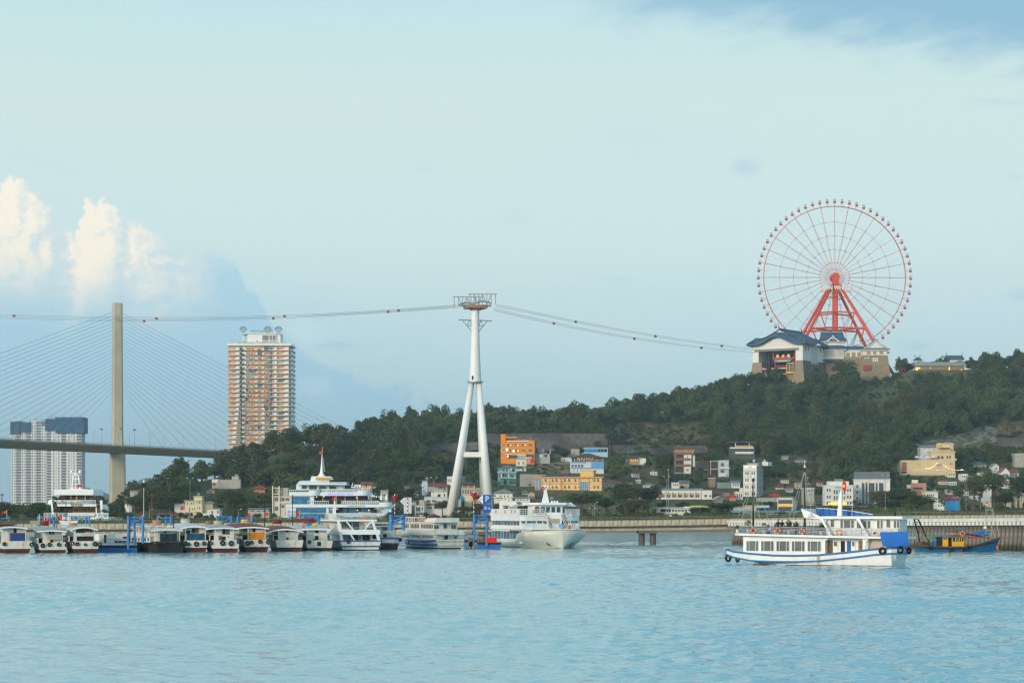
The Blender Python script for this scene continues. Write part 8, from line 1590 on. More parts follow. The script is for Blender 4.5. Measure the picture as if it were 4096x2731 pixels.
# --- motor boat and speed ferry
def motorboat():
    D=388.;s=mpp(D);p=P(1884,0,D);t=thing('motor_boat','small white motor boat with black outboard and awning','boat',(p.x,D,0));Z=lambda y: zof(D,y);X=lambda x: (x-1884)*s
    for sg in (-1,1): q=MB();q.loft([[(sg*.85-.4,0,.75),(sg*.85-.35,0,-.3),(sg*.85+.35,0,-.3),(sg*.85+.4,0,.75)],[(sg*.85-.4,4,.85),(sg*.85-.3,4,-.3),(sg*.85+.3,4,-.3),(sg*.85+.4,4,.85)],[(sg*.5-.05,6,1.1),(sg*.5-.02,6,.2),(sg*.5+.02,6,.2),(sg*.5+.05,6,1.1)]],closed=True);obj('hull',q,WHITE_C,t)
    obj('deck',MB().box(-1.2,1.2,.3,5,.6,1.1),WHITE_C,t);obj('console',MB().box(-.5,.5,2,3,1.1,1.9),WHITE_D,t);obj('outboard',MB().box(-.28,.28,-.5,.1,.35,1.25).box(-.12,.12,-.35,-.05,-.4,.35),BLACK,t)
    for x in (-1.1,1.1):
        for y in (1,3.8): obj('awning_post',MB().tube((x,y,1.0),(x,y,2.35),.03,n=4),RAILS,t)
    obj('awning',archroof(-1.3,1.3,.8,4,2.35,.22,.08),mat('awning_maroon',(.22,.05,.04)),t);obj('seat',MB().box(-1.0,-.55,.8,1.4,1.1,1.6).box(.55,1.0,.8,1.4,1.1,1.6),mat('seat_red',(.3,.03,.04)),t);railing('rail',t,[(-1.2,.3,1.1),(-1.2,4.5,1.1)],.6,RAILS,2,.8);flagpart(t,.1,.9,3.2,.35,.7,1.0,wave=1)
    lifebuoy((p.x+.5,D+.2,1.45),'lifebuoy on the stern of the small motor boat',0,.7);lifebuoy((P(1937,0,386).x,386.2,zof(386,2157)),'lifebuoy on the rail of the short blue pontoon',0,.95)
    q=MB();q.box(-.9,.9,-.03,.03,-.9,0);tag(obj('red_cloth',q,FLAGR,None,(P(1966,0,384).x,384.6,zof(384,2149))),'red cloth hung on the rail of the short blue pontoon','cloth')
    for k,x in enumerate((1913,1925)): c=thing('deck_chair',['left grey chair on the short blue pontoon','right grey chair on the short blue pontoon'][k],'chair',(P(x,0,386).x,387,zof(386,2169)));obj('seat',MB().box(-.22,.22,-.2,.22,.4,.45),DARK,c);obj('backrest',MB().box(-.22,.22,.22,.26,.45,1.0),STEEL,c);[obj('leg',MB().tube((a,e,0),(a,e,.4),.02,n=4),DARK,c) for a in (-.2,.2) for e in (-.18,.2)]
motorboat()
def speedferry():
    D=362.;s=mpp(D);p=P(480,0,D);t=thing('speed_ferry','low white speed ferry moored behind the long blue pontoon','boat',(p.x,D,0));Z=lambda y: zof(D,y);X=lambda x: (x-480)*s
    q=MB();q.prism([(X(402),.1),(X(560),.1),(X(562),Z(2172)),(X(415),Z(2172))],0,4);obj('hull',q,WHITE_C,t);q=MB();q.prism([(X(424),Z(2172)),(X(552),Z(2172)),(X(548),Z(2140)),(X(470),Z(2140)),(X(445),Z(2150))],.3,3.6);obj('cabin',q,WHITE,t)
    for k in range(6): a=457+k*16;obj('window',MB().prism([(X(a),Z(2172)+.1),(X(a+13),Z(2172)+.1),(X(a+13),Z(2161)),(X(a),Z(2161))],.22,.29),BGLASS,t)
    obj('upper_window',MB().box(X(490),X(545),.24,.29,Z(2152),Z(2145)),BGLASS,t);obj('rear_house',MB().box(X(392),X(425),1,3.4,Z(2180),Z(2136)),WHITE_D,t);obj('rear_door',MB().box(X(412),X(421),.93,.99,Z(2178),Z(2138)),DARK,t);obj('roof',MB().box(X(462),X(552),.2,3.7,Z(2140)+.001,Z(2136)),WHITE_C,t)
speedferry()
# --- cruise ship behind the causeway
def cruise_ship():
    D=600.;s=mpp(D);p=P(1330,0,D);t=thing('cruise_ship','large white cruise ship with blue glass and tall spire','cruise ship',(p.x,D,0));Z=lambda y: zof(D,1780+y/3.137);X=lambda x: (1000+x/3.137-1330)*s
    DEP=12.;B=lambda nm,m_,a,c,y0,y1,d0=0.,d1=DEP: obj(nm,MB().box(X(a),X(c),d0,d1,Z(y1),Z(y0)),m_,t)
    def rnd(nm,m_,a,c,y0,y1,d0=0.,d1=DEP,rr=3.0):
        q=MB();pts=[(X(a),d0)]+[(X(c)-rr+rr*math.sin(k*math.pi/16),d0+rr-rr*math.cos(k*math.pi/16)) for k in range(9)]+[(X(c),d1),(X(a),d1)];q.plan(pts,Z(y1),Z(y0));return obj(nm,q,m_,t)
    CWm=mat('ship_white',(.72,.74,.75),rough=.45,var=.04)
    q=MB();q.loft([[(X(430),1,Z(960)),(X(430),DEP-1,Z(960)),(X(455),DEP,Z(850)),(X(455),0,Z(850))],[(X(1640),1,Z(960)),(X(1640),DEP-1,Z(960)),(X(1700),DEP,Z(850)),(X(1700),0,Z(850))]],closed=True);obj('hull',q,CWm,t);obj('lower_hull',MB().box(X(440),X(1640),1.2,DEP-1.2,-.5,Z(960)),CWm,t)
    B('lower_house',CWm,455,985,775,850,.3,DEP-.3);B('lower_saloon',mat('saloon_dark',(.07,.055,.05)),985,1560,782,850,3.0,DEP-1);rnd('middle_band',CWm,455,1790,740,778,-.2,DEP+.2);B('middle_house',CWm,515,800,632,740,.4,DEP-.4);B('middle_saloon',mat('saloon_dark',(.07,.055,.05)),800,1450,635,705,3.2,DEP-1);rnd('upper_band',CWm,490,1505,590,634,-.1,DEP+.1);B('upper_house',CWm,570,1160,492,560,2.0,DEP-1);B('upper_floor',CWm,500,1500,586,590,0,DEP)
    for a,c,y0,y1,n in ((517,745,645,742,7),(572,950,786,898,12)):
        for k in range(n): w=(c-a)/n;o=obj('blue_glass_panel',MB().box(X(a+k*w)+.04,X(a+(k+1)*w)-.04,.05 if y0 > 700 else .2,.28 if y0 > 700 else .38,Z(y1),Z(y0)),glassmat('ship_glass',(.04,.16,.30),rough=.1),t)
    for x0,x1_,y,yb in ((725,985,700,742),(1150,1620,700,740),(1340,1500,545,588),(900,1340,552,590),(495,730,560,600)): railing('deck_rail',t,[(X(x0),.1,Z(yb)),(X(x1_),.1,Z(yb))],(yb-y)/3.137*s,WHITE_C,3 if x0 > 800 else 1,.5,.05)
    for x in (895,1175,1330,1500): B('saloon_pillar',paint((.55,.42,.28)),x,x+16,632,700,3.0,3.19)
    for x in (1160,1230,1390): B('saloon_window',GLASS_B,x,x+100 if x != 1160 else x+50,785,848,2.9,2.99)
    for x,y in ((825,647),(917,640),(655,505),(737,498),(1330,655),(1580,645),(1340,815),(1485,815)): obj('deck_lamp',MB().box(X(x)-.12,X(x)+.12,2.6,2.8,Z(y+4),Z(y-4)),LAMP,t)
    for x in (840,1060): pass
    for a,c in ((735,880),(1340,1505),(1620,1785)):
        y0,y1=(550,632) if a < 1300 or a == 1340 else (700,775);q=MB();xm_=(X(a)+X(c))/2;r_=(X(c)-X(a))/2;q.loft([[(xm_+r_*f_*math.cos(k*math.pi/10+math.pi),.2+1.6*f_*math.sin(k*math.pi/10+math.pi),Z(yy)) for k in range(11)] for yy,f_ in ((y1,.8),((y0+y1)/2,.95),(y0+16,1.0))],caps=False);obj('rounded_bulwark',q,CWm,t,smooth=True)
    for a in (1010,1690): q=MB();q.loft([[(X(a)-.3,2,Z(860)),(X(a)+.3,2,Z(860)),(X(a)+.3,4,Z(860)),(X(a)-.3,4,Z(860))],[(X(a)-2.0,1,Z(780)),(X(a)+2.0,1,Z(780)),(X(a)+2.0,5,Z(780)),(X(a)-2.0,5,Z(780))]],closed=True);obj('flared_pillar',q,CWm,t)
    for cx_,r in ((905,55),(1035,52)): q=MB();q.ring((X(cx_),1.95,Z(552)),r/3.137*s,.12,'y',24,6);obj('arch_window',q,CWm,t)
    B('upper_window',GLASS,860,950,508,550,1.9,1.99);B('upper_window',GLASS,985,1080,508,550,1.9,1.99);B('upper_window',GLASS,640,700,500,545,1.9,1.99);B('upper_window',GLASS,735,830,500,550,1.9,1.99)
    q=MB();secs=[]
    for yy,z_,f_ in ((-.6,495,1.0),(.6,470,.98),(3,448,.94),(6,440,.92),(9,448,.94),(12,495,1.0)): secs.append([(X(590)+(1-f_)*6,yy,Z(z_)),(X(1215)-(1-f_)*6,yy,Z(z_))])
    q.loft(secs,caps=False);q.add([(X(590),-.6,Z(497)),(X(1215),-.6,Z(497)),(X(1215),12,Z(497)),(X(590),12,Z(497))],[(0,1,2,3)]);q.add([(X(590),-.6,Z(497)),(X(590),-.6,Z(495)),(X(1215),-.6,Z(495)),(X(1215),-.6,Z(497))],[(3,2,1,0)]);obj('domed_roof',q,WHITE_C,t)
    q=MB();q.prism([(X(740),Z(448)),(X(1030),Z(448)),(X(1000),Z(388)),(X(760),Z(386))],3,8);obj('bridge_house',q,CWm,t);GOLD=mat('gold_lettering',(.75,.36,.02),rough=.4,var=.3,scale=2)
    q=MB()
    for k in range(9): q.box(X(818+k*20.2),X(818+k*20.2+15),2.6,2.74,Z(434),Z(398+8*abs(math.sin(k*1.7))))
    obj('gold_sign',q,GOLD,t);obj('gold_sign_bar',MB().box(X(818),X(1000),2.75,2.9,Z(418),Z(412)),GOLD,t)
    q=MB();prof=[(388,55),(372,40),(355,27),(330,19),(290,14),(230,10),(140,5.5),(60,2.2),(15,1.2)];q.loft([[(X(876+(388-y)*.03)+r/3.137*s*math.cos(a),5+r/3.137*s*.6*math.sin(a),Z(y)) for a in np.linspace(0,6.28,13)[:-1]] for y,r in prof],closed=True);obj('spire',q,WHITE_C,t,smooth=True)
    for k in range(14): y=150+k*13;obj('spire_rung',MB().tube((X(893+k*.8),5,Z(y)),(X(902+k*1.6),5,Z(y)),.05,n=4),WHITE_C,t)
    flagpart(t,X(890),4.8,Z(70),1.0,.7,.3,wave=-1)
    text('ship_name','AMBASSADOR CRUISE',.8,mat('name_glow',(.55,.50,.85),emit=(.55,.5,1),estr=.25),t,(X(1130),-.25,Z(611)),ext=.05,sx=.84,bold=.02);text('ship_name','AMBASSADOR CRUISE',.55,mat('name_cream',(.62,.58,.50)),t,(X(1335),-.35,Z(760)),ext=.05,sx=.84);text('small_name','AMBASSADOR CRUISE',.5,WHITE_C,t,(X(1430),2.7,Z(843)),ext=.03,sx=.7)
    text('love_sign','Love',1.75,WHITE_C,t,(X(1325),.5,Z(506)),ext=.06,sx=.75,shear=.35,bold=.03);text('love_sign','IN THE BAY',.42,WHITE_C,t,(X(1345),.5,Z(538)),ext=.05)
    for a in (1000,1195,1455): obj('gantry_post',MB().box(X(a)-.12,X(a)+.12,.6,.85,Z(590 if a < 1300 else 690),Z(432 if a < 1100 else 478)),DARK,t)
    obj('light_gantry',MB().box(X(1000),X(1230),.6,.85,Z(438),Z(432)),DARK,t)
    for k in range(8): obj('stage_lamp',MB().box(X(1025+k*27)-.35,X(1025+k*27)+.35,.3,1.0,Z(458),Z(439)),DARK,t)
    obj('gantry_bar',MB().box(X(1195),X(1455),.6,.8,Z(481),Z(478)),DARK,t)
    for i,(x,y,yb) in enumerate(((1520,612,700),(1612,768,850))):
        um=thing('parasol',['open white parasol on the middle deck of the cruise ship','open white parasol on the lower deck of the cruise ship'][i],'parasol',(p.x+X(x),D-.1+1.5,Z(yb)));h_=(yb-y)/3.137*s;q=MB();q.loft([[(math.cos(a)*1.45,math.sin(a)*1.3,h_*.62) for a in np.linspace(0,6.28,9)[:-1]],[(math.cos(a)*.2,math.sin(a)*.2,h_) for a in np.linspace(0,6.28,9)[:-1]]],closed=True);obj('canopy',q,WHITE_C,um);obj('pole',MB().tube((0,0,0),(0,0,h_*.65),.07,n=5),POLE,um)
    for i,(x,y,yb) in enumerate(((1642,612,700),(1708,612,700),(1758,770,850))):
        um=thing('folded_parasol',['left folded white parasol at the stern of the cruise ship','right folded white parasol at the stern of the cruise ship','lower folded white parasol at the stern of the cruise ship'][i],'parasol',(p.x+X(x),D+1.5,Z(yb)));h_=(yb-y)/3.137*s;q=MB();q.loft([[(math.cos(a)*r,math.sin(a)*r,z_*h_) for a in np.linspace(0,6.28,9)[:-1]] for r,z_ in ((.15,.1),(.36,.25),(.28,.6),(.06,1.0))],closed=True);obj('canopy',q,WHITE_C,um);obj('pole',MB().tube((0,0,0),(0,0,h_*.3),.07,n=5),POLE,um)
    B('side_name_panel',mat('name_panel',(.45,.45,.72)),470,485,810,885,-.0,.29);B('side_name_panel',mat('name_panel',(.45,.45,.72)),497,555,822,842,.02,.29);B('side_name_panel',mat('name_panel',(.45,.45,.72)),500,552,862,876,.02,.29)
cruise_ship()
def yacht():
    D=480.;s=mpp(D);p=P(300,0,D);t=thing('yacht','white party yacht seen from astern with round satellite domes','yacht',(p.x,D,0));Z=lambda y: zof(D,1880+y/3.92);X=lambda x: (x/3.92-300)*s;B=lambda nm,m_,a,c,y0,y1,d0=0.,d1=10.: obj(nm,MB().box(X(a),X(c),d0,d1,Z(y1),Z(y0)),m_,t)
    B('hull',WHITE_C,690,1695,735,780,0,18);B('hull_side',WHITE,700,1690,780,1100,.3,17);railing('lower_rail',t,[(X(690),0,Z(735)),(X(1690),0,Z(735))],65/3.92*s,WHITE_C,4,.8,.035)
    B('lower_saloon',mat('bar_brown_dark',(.06,.045,.04)),890,1480,565,735,3,14);B('lower_side',WHITE_C,1480,1520,565,735,1.5,14);B('middle_deck',WHITE_C,890,1500,530,565,.5,14);B('upper_saloon',mat('bar_brown_dark',(.06,.045,.04)),895,1300,390,470,3,13);B('roof_deck',WHITE_C,820,1445,298,388,1.5,13);B('roof_dome',WHITE_C,1040,1250,282,298,3,9)
    for x in (1057,1148,1285): B('saloon_post',mat('wood_post',(.42,.26,.15)),x,x+24,390,470,2.8,2.99)
    for x0,x1_ in ((1103,1220),(1228,1342),(1353,1468)):
        B('bar_back',mat('bar_lit',(.52,.36,.18)),x0,x1_,568,660,2.9,2.99)
        for z_ in (600,622,645): B('bar_shelf',WOODM,x0+4,x1_-4,z_,z_+5,2.7,2.89);
        q=MB()
        for k in range(9): xx=X(x0+8+k*11.5);q.tube((xx,2.78,Z(645)),(xx,2.78,Z(632)),.06,n=5);q.tube((xx,2.78,Z(622)),(xx,2.78,Z(608)),.06,n=5)
        obj('bottle',q,DARK,t)['kind']='stuff'
    B('white_counter',WHITE,1050,1470,672,712,1.0,1.4)
    railing('upper_rail',t,[(X(880),.6,Z(530)),(X(1490),.6,Z(530))],60/3.92*s,WHITE_C,4,.9,.03)
    for sg,a,c in ((-1,775,800),(1,1590,1550)): q=MB();q.prism([(X(a),Z(470)),(X(c),Z(470)),(X(c+sg*-5+(30 if sg < 0 else 25)),Z(700)),(X(a+(25 if sg < 0 else 10)),Z(700))],1.0,1.3);obj('side_wing',q,WHITE_C,t)
    for a in (795,1500): B('side_stair',mat('teak_stair',(.12,.06,.045)),a,a+75,540,665,1.4,3)
    text('ship_name','SEA OCTOPUS',1.0,mat('bronze',(.25,.17,.08)),t,(X(1200),.42,Z(549)),ext=.03,sx=190/3.92*s/6.6)
    q=MB()
    for sg in (-1,1): q.path([(X(1120+sg*60),5,Z(282)),(X(1120+sg*52),5,Z(180)),(X(1120+sg*42),5,Z(90)),(X(1120+sg*15),5,Z(62)),(X(1120),5,Z(60))],.17,8)
    for y,w in ((215,75),(135,60)): q.box(X(1120-w),X(1120+w),4.9,5.1,Z(y+5),Z(y-5))
    q.tube((X(1120),5,Z(60)),(X(1120),5,Z(-60)),.12,.04,6);q.box(X(1030),X(1210),4.9,5.1,Z(50),Z(42));obj('radar_mast',q,WHITE_C,t)
    for x in (1050,1185): q=MB();q.loft([[(X(x)+r*math.cos(a),5+r*math.sin(a),Z(18)+h_) for a in np.linspace(0,6.28,11)[:-1]] for h_,r in ((-.35,.1),(-.25,.27),(0,.36),(.25,.27),(.35,.1))],closed=True);obj('satellite_dome',q,WHITE_C,t,smooth=True)
    flagpart(t,X(1248),3,Z(212),1.0,.55,.7,wave=-1)
    for i,(x,y,r) in enumerate(((955,440,55),(1420,445,48),(1505,460,38))): q=MB();q.loft([[(X(x)+r/3.92*s*f_*math.cos(a),1.3+.5*z_,Z(y)+r/3.92*s*.8*f_*math.sin(a)) for a in np.linspace(0,6.28,15)[:-1]] for z_,f_ in ((0,1),(.5,.98),(1.4,.5))],closed=True);tag(obj('egg_chair',q,mat('rattan',(.06,.035,.025),var=.3,scale=4),None,(p.x,D,0)),['left brown rattan egg chair on the yacht','middle brown rattan egg chair on the yacht','right brown rattan egg chair on the yacht'][i],'chair','egg chairs on the yacht')
    q=MB();q.loft([[(X(775)+r*math.cos(a),2+r*math.sin(a),Z(500)+h_) for a in np.linspace(0,6.28,11)[:-1]] for h_,r in ((-.6,.5),(-.3,.75),(.2,.7),(.6,.3))],closed=True);obj('life_capsule',q,WHITE_C,t,smooth=True)
    for i,(x,y) in enumerate(((880,640),(1640,640),(860,470))): pl=thing('potted_plant',['bush in a pot at the left of the yacht lower deck','bush in a pot at the right of the yacht lower deck','bush in a pot at the left of the yacht upper deck'][i],'plant',(p.x+X(x),D+.8,Z(735 if i < 2 else 530)));obj('pot',MB().tube((0,0,0),(0,0,.5),.3,.4,8),DARK,pl);obj('foliage',GREENCROWNS[1],None,pl,(0,0,1.2),scale=(.9,.9,.8))
yacht()
# ================================================================== the passing tour boat
def passing_boat():
    wl=2265.;D=EYE*F/(wl-HY);s=mpp(D);th=R(27);p=P(3512,wl,D);t=thing('tour_boat','white two deck tour boat with blue rails sailing past on the right','boat',(p.x,D,0),-th)
    k=s/math.cos(th)*1.0
    X=lambda sx: (sx-3512)*k*(1+.018*(3512-sx)/600.);Z=lambda sy: (wl-sy)*s*(1.0)
    Zx=lambda sx,sy: EYE+(HY-sy)*(D-X(sx)*math.sin(th))/F  # height of a photo row at the distance of that point of the side
    B_=5.6
    PW_=mat('boat_paint_white',(.78,.77,.73),rough=.45,var=.05,scale=.8,streak=.5,streakcol=(.33,.22,.12));PWC=mat('boat_paint_clean',(.79,.785,.75),rough=.5,var=.07,scale=.9,streak=.3,streakcol=(.42,.33,.22));RB=mat('rail_blue',(.025,.17,.42),rough=.5,var=.15,scale=2,streak=.35,streakcol=(.25,.22,.2))
    gun=[(2917,2198),(2960,2206),(3030,2213),(3118,2220),(3200,2221.5),(3290,2219),(3400,2208),(3500,2195),(3560,2191)]
    str2=[(2913,2217),(2960,2229),(3041,2242),(3118,2245),(3200,2246),(3290,2243),(3400,2231),(3500,2217.5),(3560,2213)]
    def pt(sx,sy,y=0.0): return (X(sx),y,Zx(sx,sy))
    # hull: sections from bow to stern; plan narrows towards the bow
    secs=[];secs_b=[]
    for (sx,sy),(sx2,sy2),nf,wlx in zip(gun,str2,(.44,.20,.03,0,0,0,0,0,.0),(.9,.9,.75,.35,.12,.05,.05,.06,.08)):
        x=X(sx);zt=Zx(sx,sy);zm=Zx(sx2,sy2);y0=B_*nf;y1=B_*(1-nf);bw=(y1-y0)
        zk=-.5 if sx > 3035 else (.35 if sx > 2990 else zm-.12)
        secs.append([(x,y0,zt),(X(sx2) if sx < 2930 else x,y0+.02,zm),(x,y0+bw*wlx*.35,max(zk,zm*.42)),(x,y0+bw*min(.48,wlx),zk),(x,y1-bw*min(.48,wlx),zk),(x,y1-bw*wlx*.35,max(zk,zm*.42)),(x,y1-.02,zm),(x,y1,zt)])
    zt,zm=Zx(3560,2191),Zx(3560,2213);xs=X(3560)
    secs.append([(xs+.55,.5,zt+.02),(xs+.5,.5,zm),(xs+.25,.9,zm*.45),(xs-.1,1.6,-.5),(xs-.1,B_-1.6,-.5),(xs+.25,B_-.9,zm*.45),(xs+.5,B_-.5,zm),(xs+.55,B_-.5,zt+.02)])
    q=MB();q.loft(secs,closed=True);obj('hull',q,PW_,t,smooth=False)
    q=MB();wlp=[(2,3038),(3,3118),(4,3200),(5,3290),(6,3400),(7,3500),(8,3560)]
    pts=[]
    for i,sx in wlp: sec=secs[i];a,c=Vector(sec[2]),Vector(sec[3]);f_=(a.z-.02)/(a.z-c.z) if a.z != c.z else 0;f_=min(max(f_,0),1);pts.append(tuple(a.lerp(c,f_)))
    q.path([(x,y-.03,.04) for x,y,z in pts],.09,6);obj('waterline_stain',q,WOODM,t)
    def strake(nm,pl,r,m_):
        q=MB();q.path([(X(sx),B_*nf-.06,Zx(sx,sy)) for (sx,sy),nf in zip(pl,(.44,.20,.03,0,0,0,0,0,0))]+[(xs+.62,.5,Zx(3560,pl[-1][1])+.02),(xs+.66,B_-.5,Zx(3560,pl[-1][1])+.02)],r,8);obj(nm,q,m_,t,smooth=True)
    strake('gunwale_rail',gun,.115,RB);strake('rub_rail',str2,.10,RB)
    q=MB();q.tube((X(2917),B_*.46,Zx(2917,2198)),(X(2917),B_*.54,Zx(2917,2198)),.11,n=8);q.tube((X(2915),B_*.46,Zx(2915,2200)),(X(2913),B_*.46,Zx(2913,2217)),.1,n=8);obj('stem_rail',q,RB,t)
    # main deck and lower cabin
    q=MB();q.plan([(X(2960),B_*.24),(X(3040),B_*.06),(X(3120),.12),(xs,.12),(xs,B_-.12),(X(3120),B_-.12),(X(3040),B_*.94),(X(2960),B_*.76)],1.15,1.22);obj('main_deck',q,mat('deck_grey',(.3,.31,.31)),t)
    x0,x1=X(2999),X(3309);zc0,zc1=1.1,Zx(3200,2146);yn=.7
    obj('lower_cabin',MB().box(x0,x1,yn,B_-yn,zc0,zc1),PWC,t);zw0,zw1=Zx(3180,2203),Zx(3180,2164)
    INT=glassmat('cabin_glass_dark',(.10,.12,.12),rough=.08)
    for a,c in ((425,540),(570,692),(722,845),(873,998),(1028,1155)):
        xa,xb=X(2850+a/2.613),X(2850+c/2.613);f=obj('window_frame',MB().box(xa-.05,xb+.05,yn-.07,yn-.004,zw0-.06,zw1+.06),PWC,t);w=xb-xa
        for u0,u1 in ((0,.2),(.24,.76),(.8,1.0)): obj('pane',MB().box(xa+w*u0,xa+w*u1,yn-.09,yn-.071,zw0,zw1),INT,f)
    # aft lower deck: doors and posts
    obj('aft_house',MB().box(x1+.02,X(3470),yn+.9,B_-yn,zc0,Zx(3400,2150)),PWC,t);zd0=Zx(3390,2212)
    for a,c,m_ in ((1205,1247,WOODM),(1252,1300,PWC),(1328,1365,DARK),(1388,1424,mat('door_blue',(.02,.12,.38))),(1430,1470,PWC),(1500,1537,mat('door_brown',(.22,.13,.08))),(1540,1570,PWC)):
        xa,xb=X(2850+a/2.613),X(2850+c/2.613);d_=obj('door',MB().box(xa,xb,yn+.82,yn+.895,zd0,Zx(3390,2163)),m_,t)
        if m_ is PWC: obj('door_glass',MB().box(xa+.1,xb-.1,yn+.79,yn+.819,zd0+.8,Zx(3390,2166)),INT,d_)
    q=MB();q.prism([(X(3306),Zx(3306,2148)),(X(3330),Zx(3330,2148)),(X(3309),Zx(3309,2162)),(X(3309),Zx(3309,2215)),(X(3302),Zx(3302,2215))],yn-.02,yn+.25);obj('cabin_corner',q,PWC,t)
    q=MB();q.prism([(X(3452),Zx(3452,2148)),(X(3482),Zx(3482,2148)),(X(3465),Zx(3465,2165)),(X(3462),Zx(3462,2200)),(X(3452),Zx(3452,2200))],.3,.5);obj('deck_post',q,PWC,t);obj('aft_wall',MB().box(X(3470)+.02,X(3530),yn+.6,B_-yn,zc0,Zx(3500,2150)),mat('aft_cream',(.55,.46,.36)),t)
    # upper deck
    zu=Zx(3200,2142);dk=[]
    for sx,sy in ((2963,2136),(3100,2140),(3300,2145),(3500,2149),(3600,2151)): dk.append((sx,sy))
    q=MB();secs=[]
    for i,(sx,sy) in enumerate(dk): nf=.2 if i == 0 else 0;z=Zx(sx,sy-5);h=.36;secs.append([(X(sx),-.05+B_*nf,z-h+.1),(X(sx),-.05+B_*nf,z),(X(sx),B_+.05-B_*nf,z),(X(sx),B_+.05-B_*nf,z-h+.1)])
    secs.insert(1,[(X(2990),-.02,secs[0][0][2]-.02),(X(2990),-.02,secs[0][1][2]-.02),(X(2990),B_+.02,secs[0][2][2]-.02),(X(2990),B_+.02,secs[0][3][2]-.02)])
    q.loft(secs,closed=True);obj('upper_deck',q,PWC,t);zde=lambda sx: Zx(sx,np.interp(sx,[a for a,_ in dk],[c for _,c in dk])-5)
    q=MB();q.add([(X(2990),.1,zde(2990)+.012),(X(3580),.1,zde(3580)+.012),(X(3580),B_-.1,zde(3580)+.012),(X(2990),B_-.1,zde(2990)+.012)],[(0,1,2,3)]);obj('deck_paint',q,mat('deck_blue',(.06,.20,.40),rough=.6,var=.2),t)
    xu0,xu1=X(3309),X(3575);yu=1.0;zr=Zx(3450,2076)
    obj('upper_cabin',MB().box(xu0,xu1,yu,B_-yu,zde(3450)-.05,zr),PWC,t)
    for a,c,y0,y1 in ((1237,1270,258,330),(1335,1358,262,340),(1370,1432,262,340),(1440,1466,262,340),(1497,1548,265,342),(1562,1592,268,344),(1603,1628,268,344),(1697,1720,266,344),(1732,1750,266,344),(1788,1823,258,335),(1860,1882,262,338),(1890,1912,262,338)):
        xa,xb=X(2850+a/2.613)*.985,X(2850+c/2.613)*.985;f=obj('window_frame',MB().box(xa-.05,xb+.05,yu-.06,yu-.004,Zx(3450,1980+y1/2.613)-.05,Zx(3450,1980+y0/2.613)+.05),PWC,t);obj('pane',MB().box(xa,xb,yu-.08,yu-.061,Zx(3450,1980+y1/2.613),Zx(3450,1980+y0/2.613)),INT,f)
    zr0=Zx(3400,2072);q=MB();q.box(X(3286),X(3600),.15,B_-.15,zr0-.06,zr0+.22);obj('roof',q,PWC,t);obj('roof_sheet',MB().box(X(3300),X(3592),.35,B_-.35,zr0+.222,zr0+.26),mat('roof_grey_paint',(.30,.34,.37)),t)
    for a0,a1 in ((3292,3325),(3428,3462)):
        for y in (.12,B_-.3): q=MB();xa,xb=X(a0),X(a1);za,zb=zr0-.05,zde(a1)+.01;n=8;L_,R__=[],[]
        for y in (.12,B_-.32):
            q=MB();left,right=[],[]
            for i in range(9): f_=i/8;bx_=xa+(xb-xa)*(f_**1.0)+.16*math.sin(f_*math.pi);wd=.34-.16*math.sin(f_*math.pi);z=za+(zb-za)*f_;left.append((bx_,z));right.append((bx_+wd*1.4,z))
            q.prism(left+right[::-1],y,y+.2);obj('curved_strut',q,PWC,t)
    # raised prow of the roof with blue inside
    q=MB();zz=lambda sy: Zx(3270,sy);q.prism([(X(3223),zz(2032)),(X(3290),zz(2061)),(X(3296),zz(2075)),(X(3236),zz(2070))],.1,.22);obj('prow_panel',q,PWC,t);q=MB();q.prism([(X(3223),zz(2032)),(X(3290),zz(2061)),(X(3296),zz(2075)),(X(3236),zz(2070))],B_-.22,B_-.1);obj('prow_panel',q,PWC,t)
    BI=mat('canopy_blue',(.015,.12,.42),rough=.55,var=.15,scale=2);nr=9;ptsA,ptsB=[],[]
    for i in range(nr+1): f_=i/nr;sx=3226+f_*(3442-3226);ptsA.append((X(sx),B_-.25-.3*f_,Zx(sx,2031+26*(f_**1.6)+(0 if f_ < .4 else 0))));ptsB.append((X(3236+f_*(3442-3236)),B_-.6,zr0+.23))
    q=MB();q.loft([[(a[0],a[1],a[2]),(c[0],c[1],c[2])] for a,c in zip(ptsA,ptsB)],caps=False);q.loft([[(a[0],a[1]+.06,a[2]),(c[0],c[1]+.06,c[2])] for a,c in zip(ptsA[::-1],ptsB[::-1])],caps=False);obj('canopy_back',q,BI,t)
    for i in range(nr): a,c=ptsA[i],ptsB[i];obj('canopy_rib',MB().tube((a[0],a[1]-.05,a[2]),(c[0],c[1]-.05,c[2]),.05,n=5),BI,t)
    q=MB();q.quad((X(3236),.3,zz(2070)),(X(3296),.3,zz(2074)),(X(3296),B_-.3,zz(2074)),(X(3236),B_-.3,zz(2070)));obj('prow_floor',q,BI,t);q=MB();q.quad((X(3224),.22,zz(2033)),(X(3224),B_-.22,zz(2033)),(X(3237),B_-.22,zz(2070)),(X(3237),.22,zz(2070)));obj('prow_front',q,PWC,t);obj('roof_rim',MB().path(ptsA,.05,6),PWC,t)
    ink=mat('number_ink',(.03,.025,.06));text('boat_number','48',.30,ink,t,(X(3263),.085,zz(2057)),ext=.005);text('boat_number','QN-8376',.26,ink,t,(X(3264),.085,zz(2065.5)),ext=.005,sx=.85)
    # rails
    for pl,h in (([(2968,.9),(2995,.05),(3150,.02),(3306,.02)],30*s),([(3306,.02),(3450,.02),(3598,.02)],30*s)):
        pts=[(X(sx),y,zde(min(sx,3600))) for sx,y in pl];railing('deck_rail',t,pts,h,RAILS,5,1.0,.022)
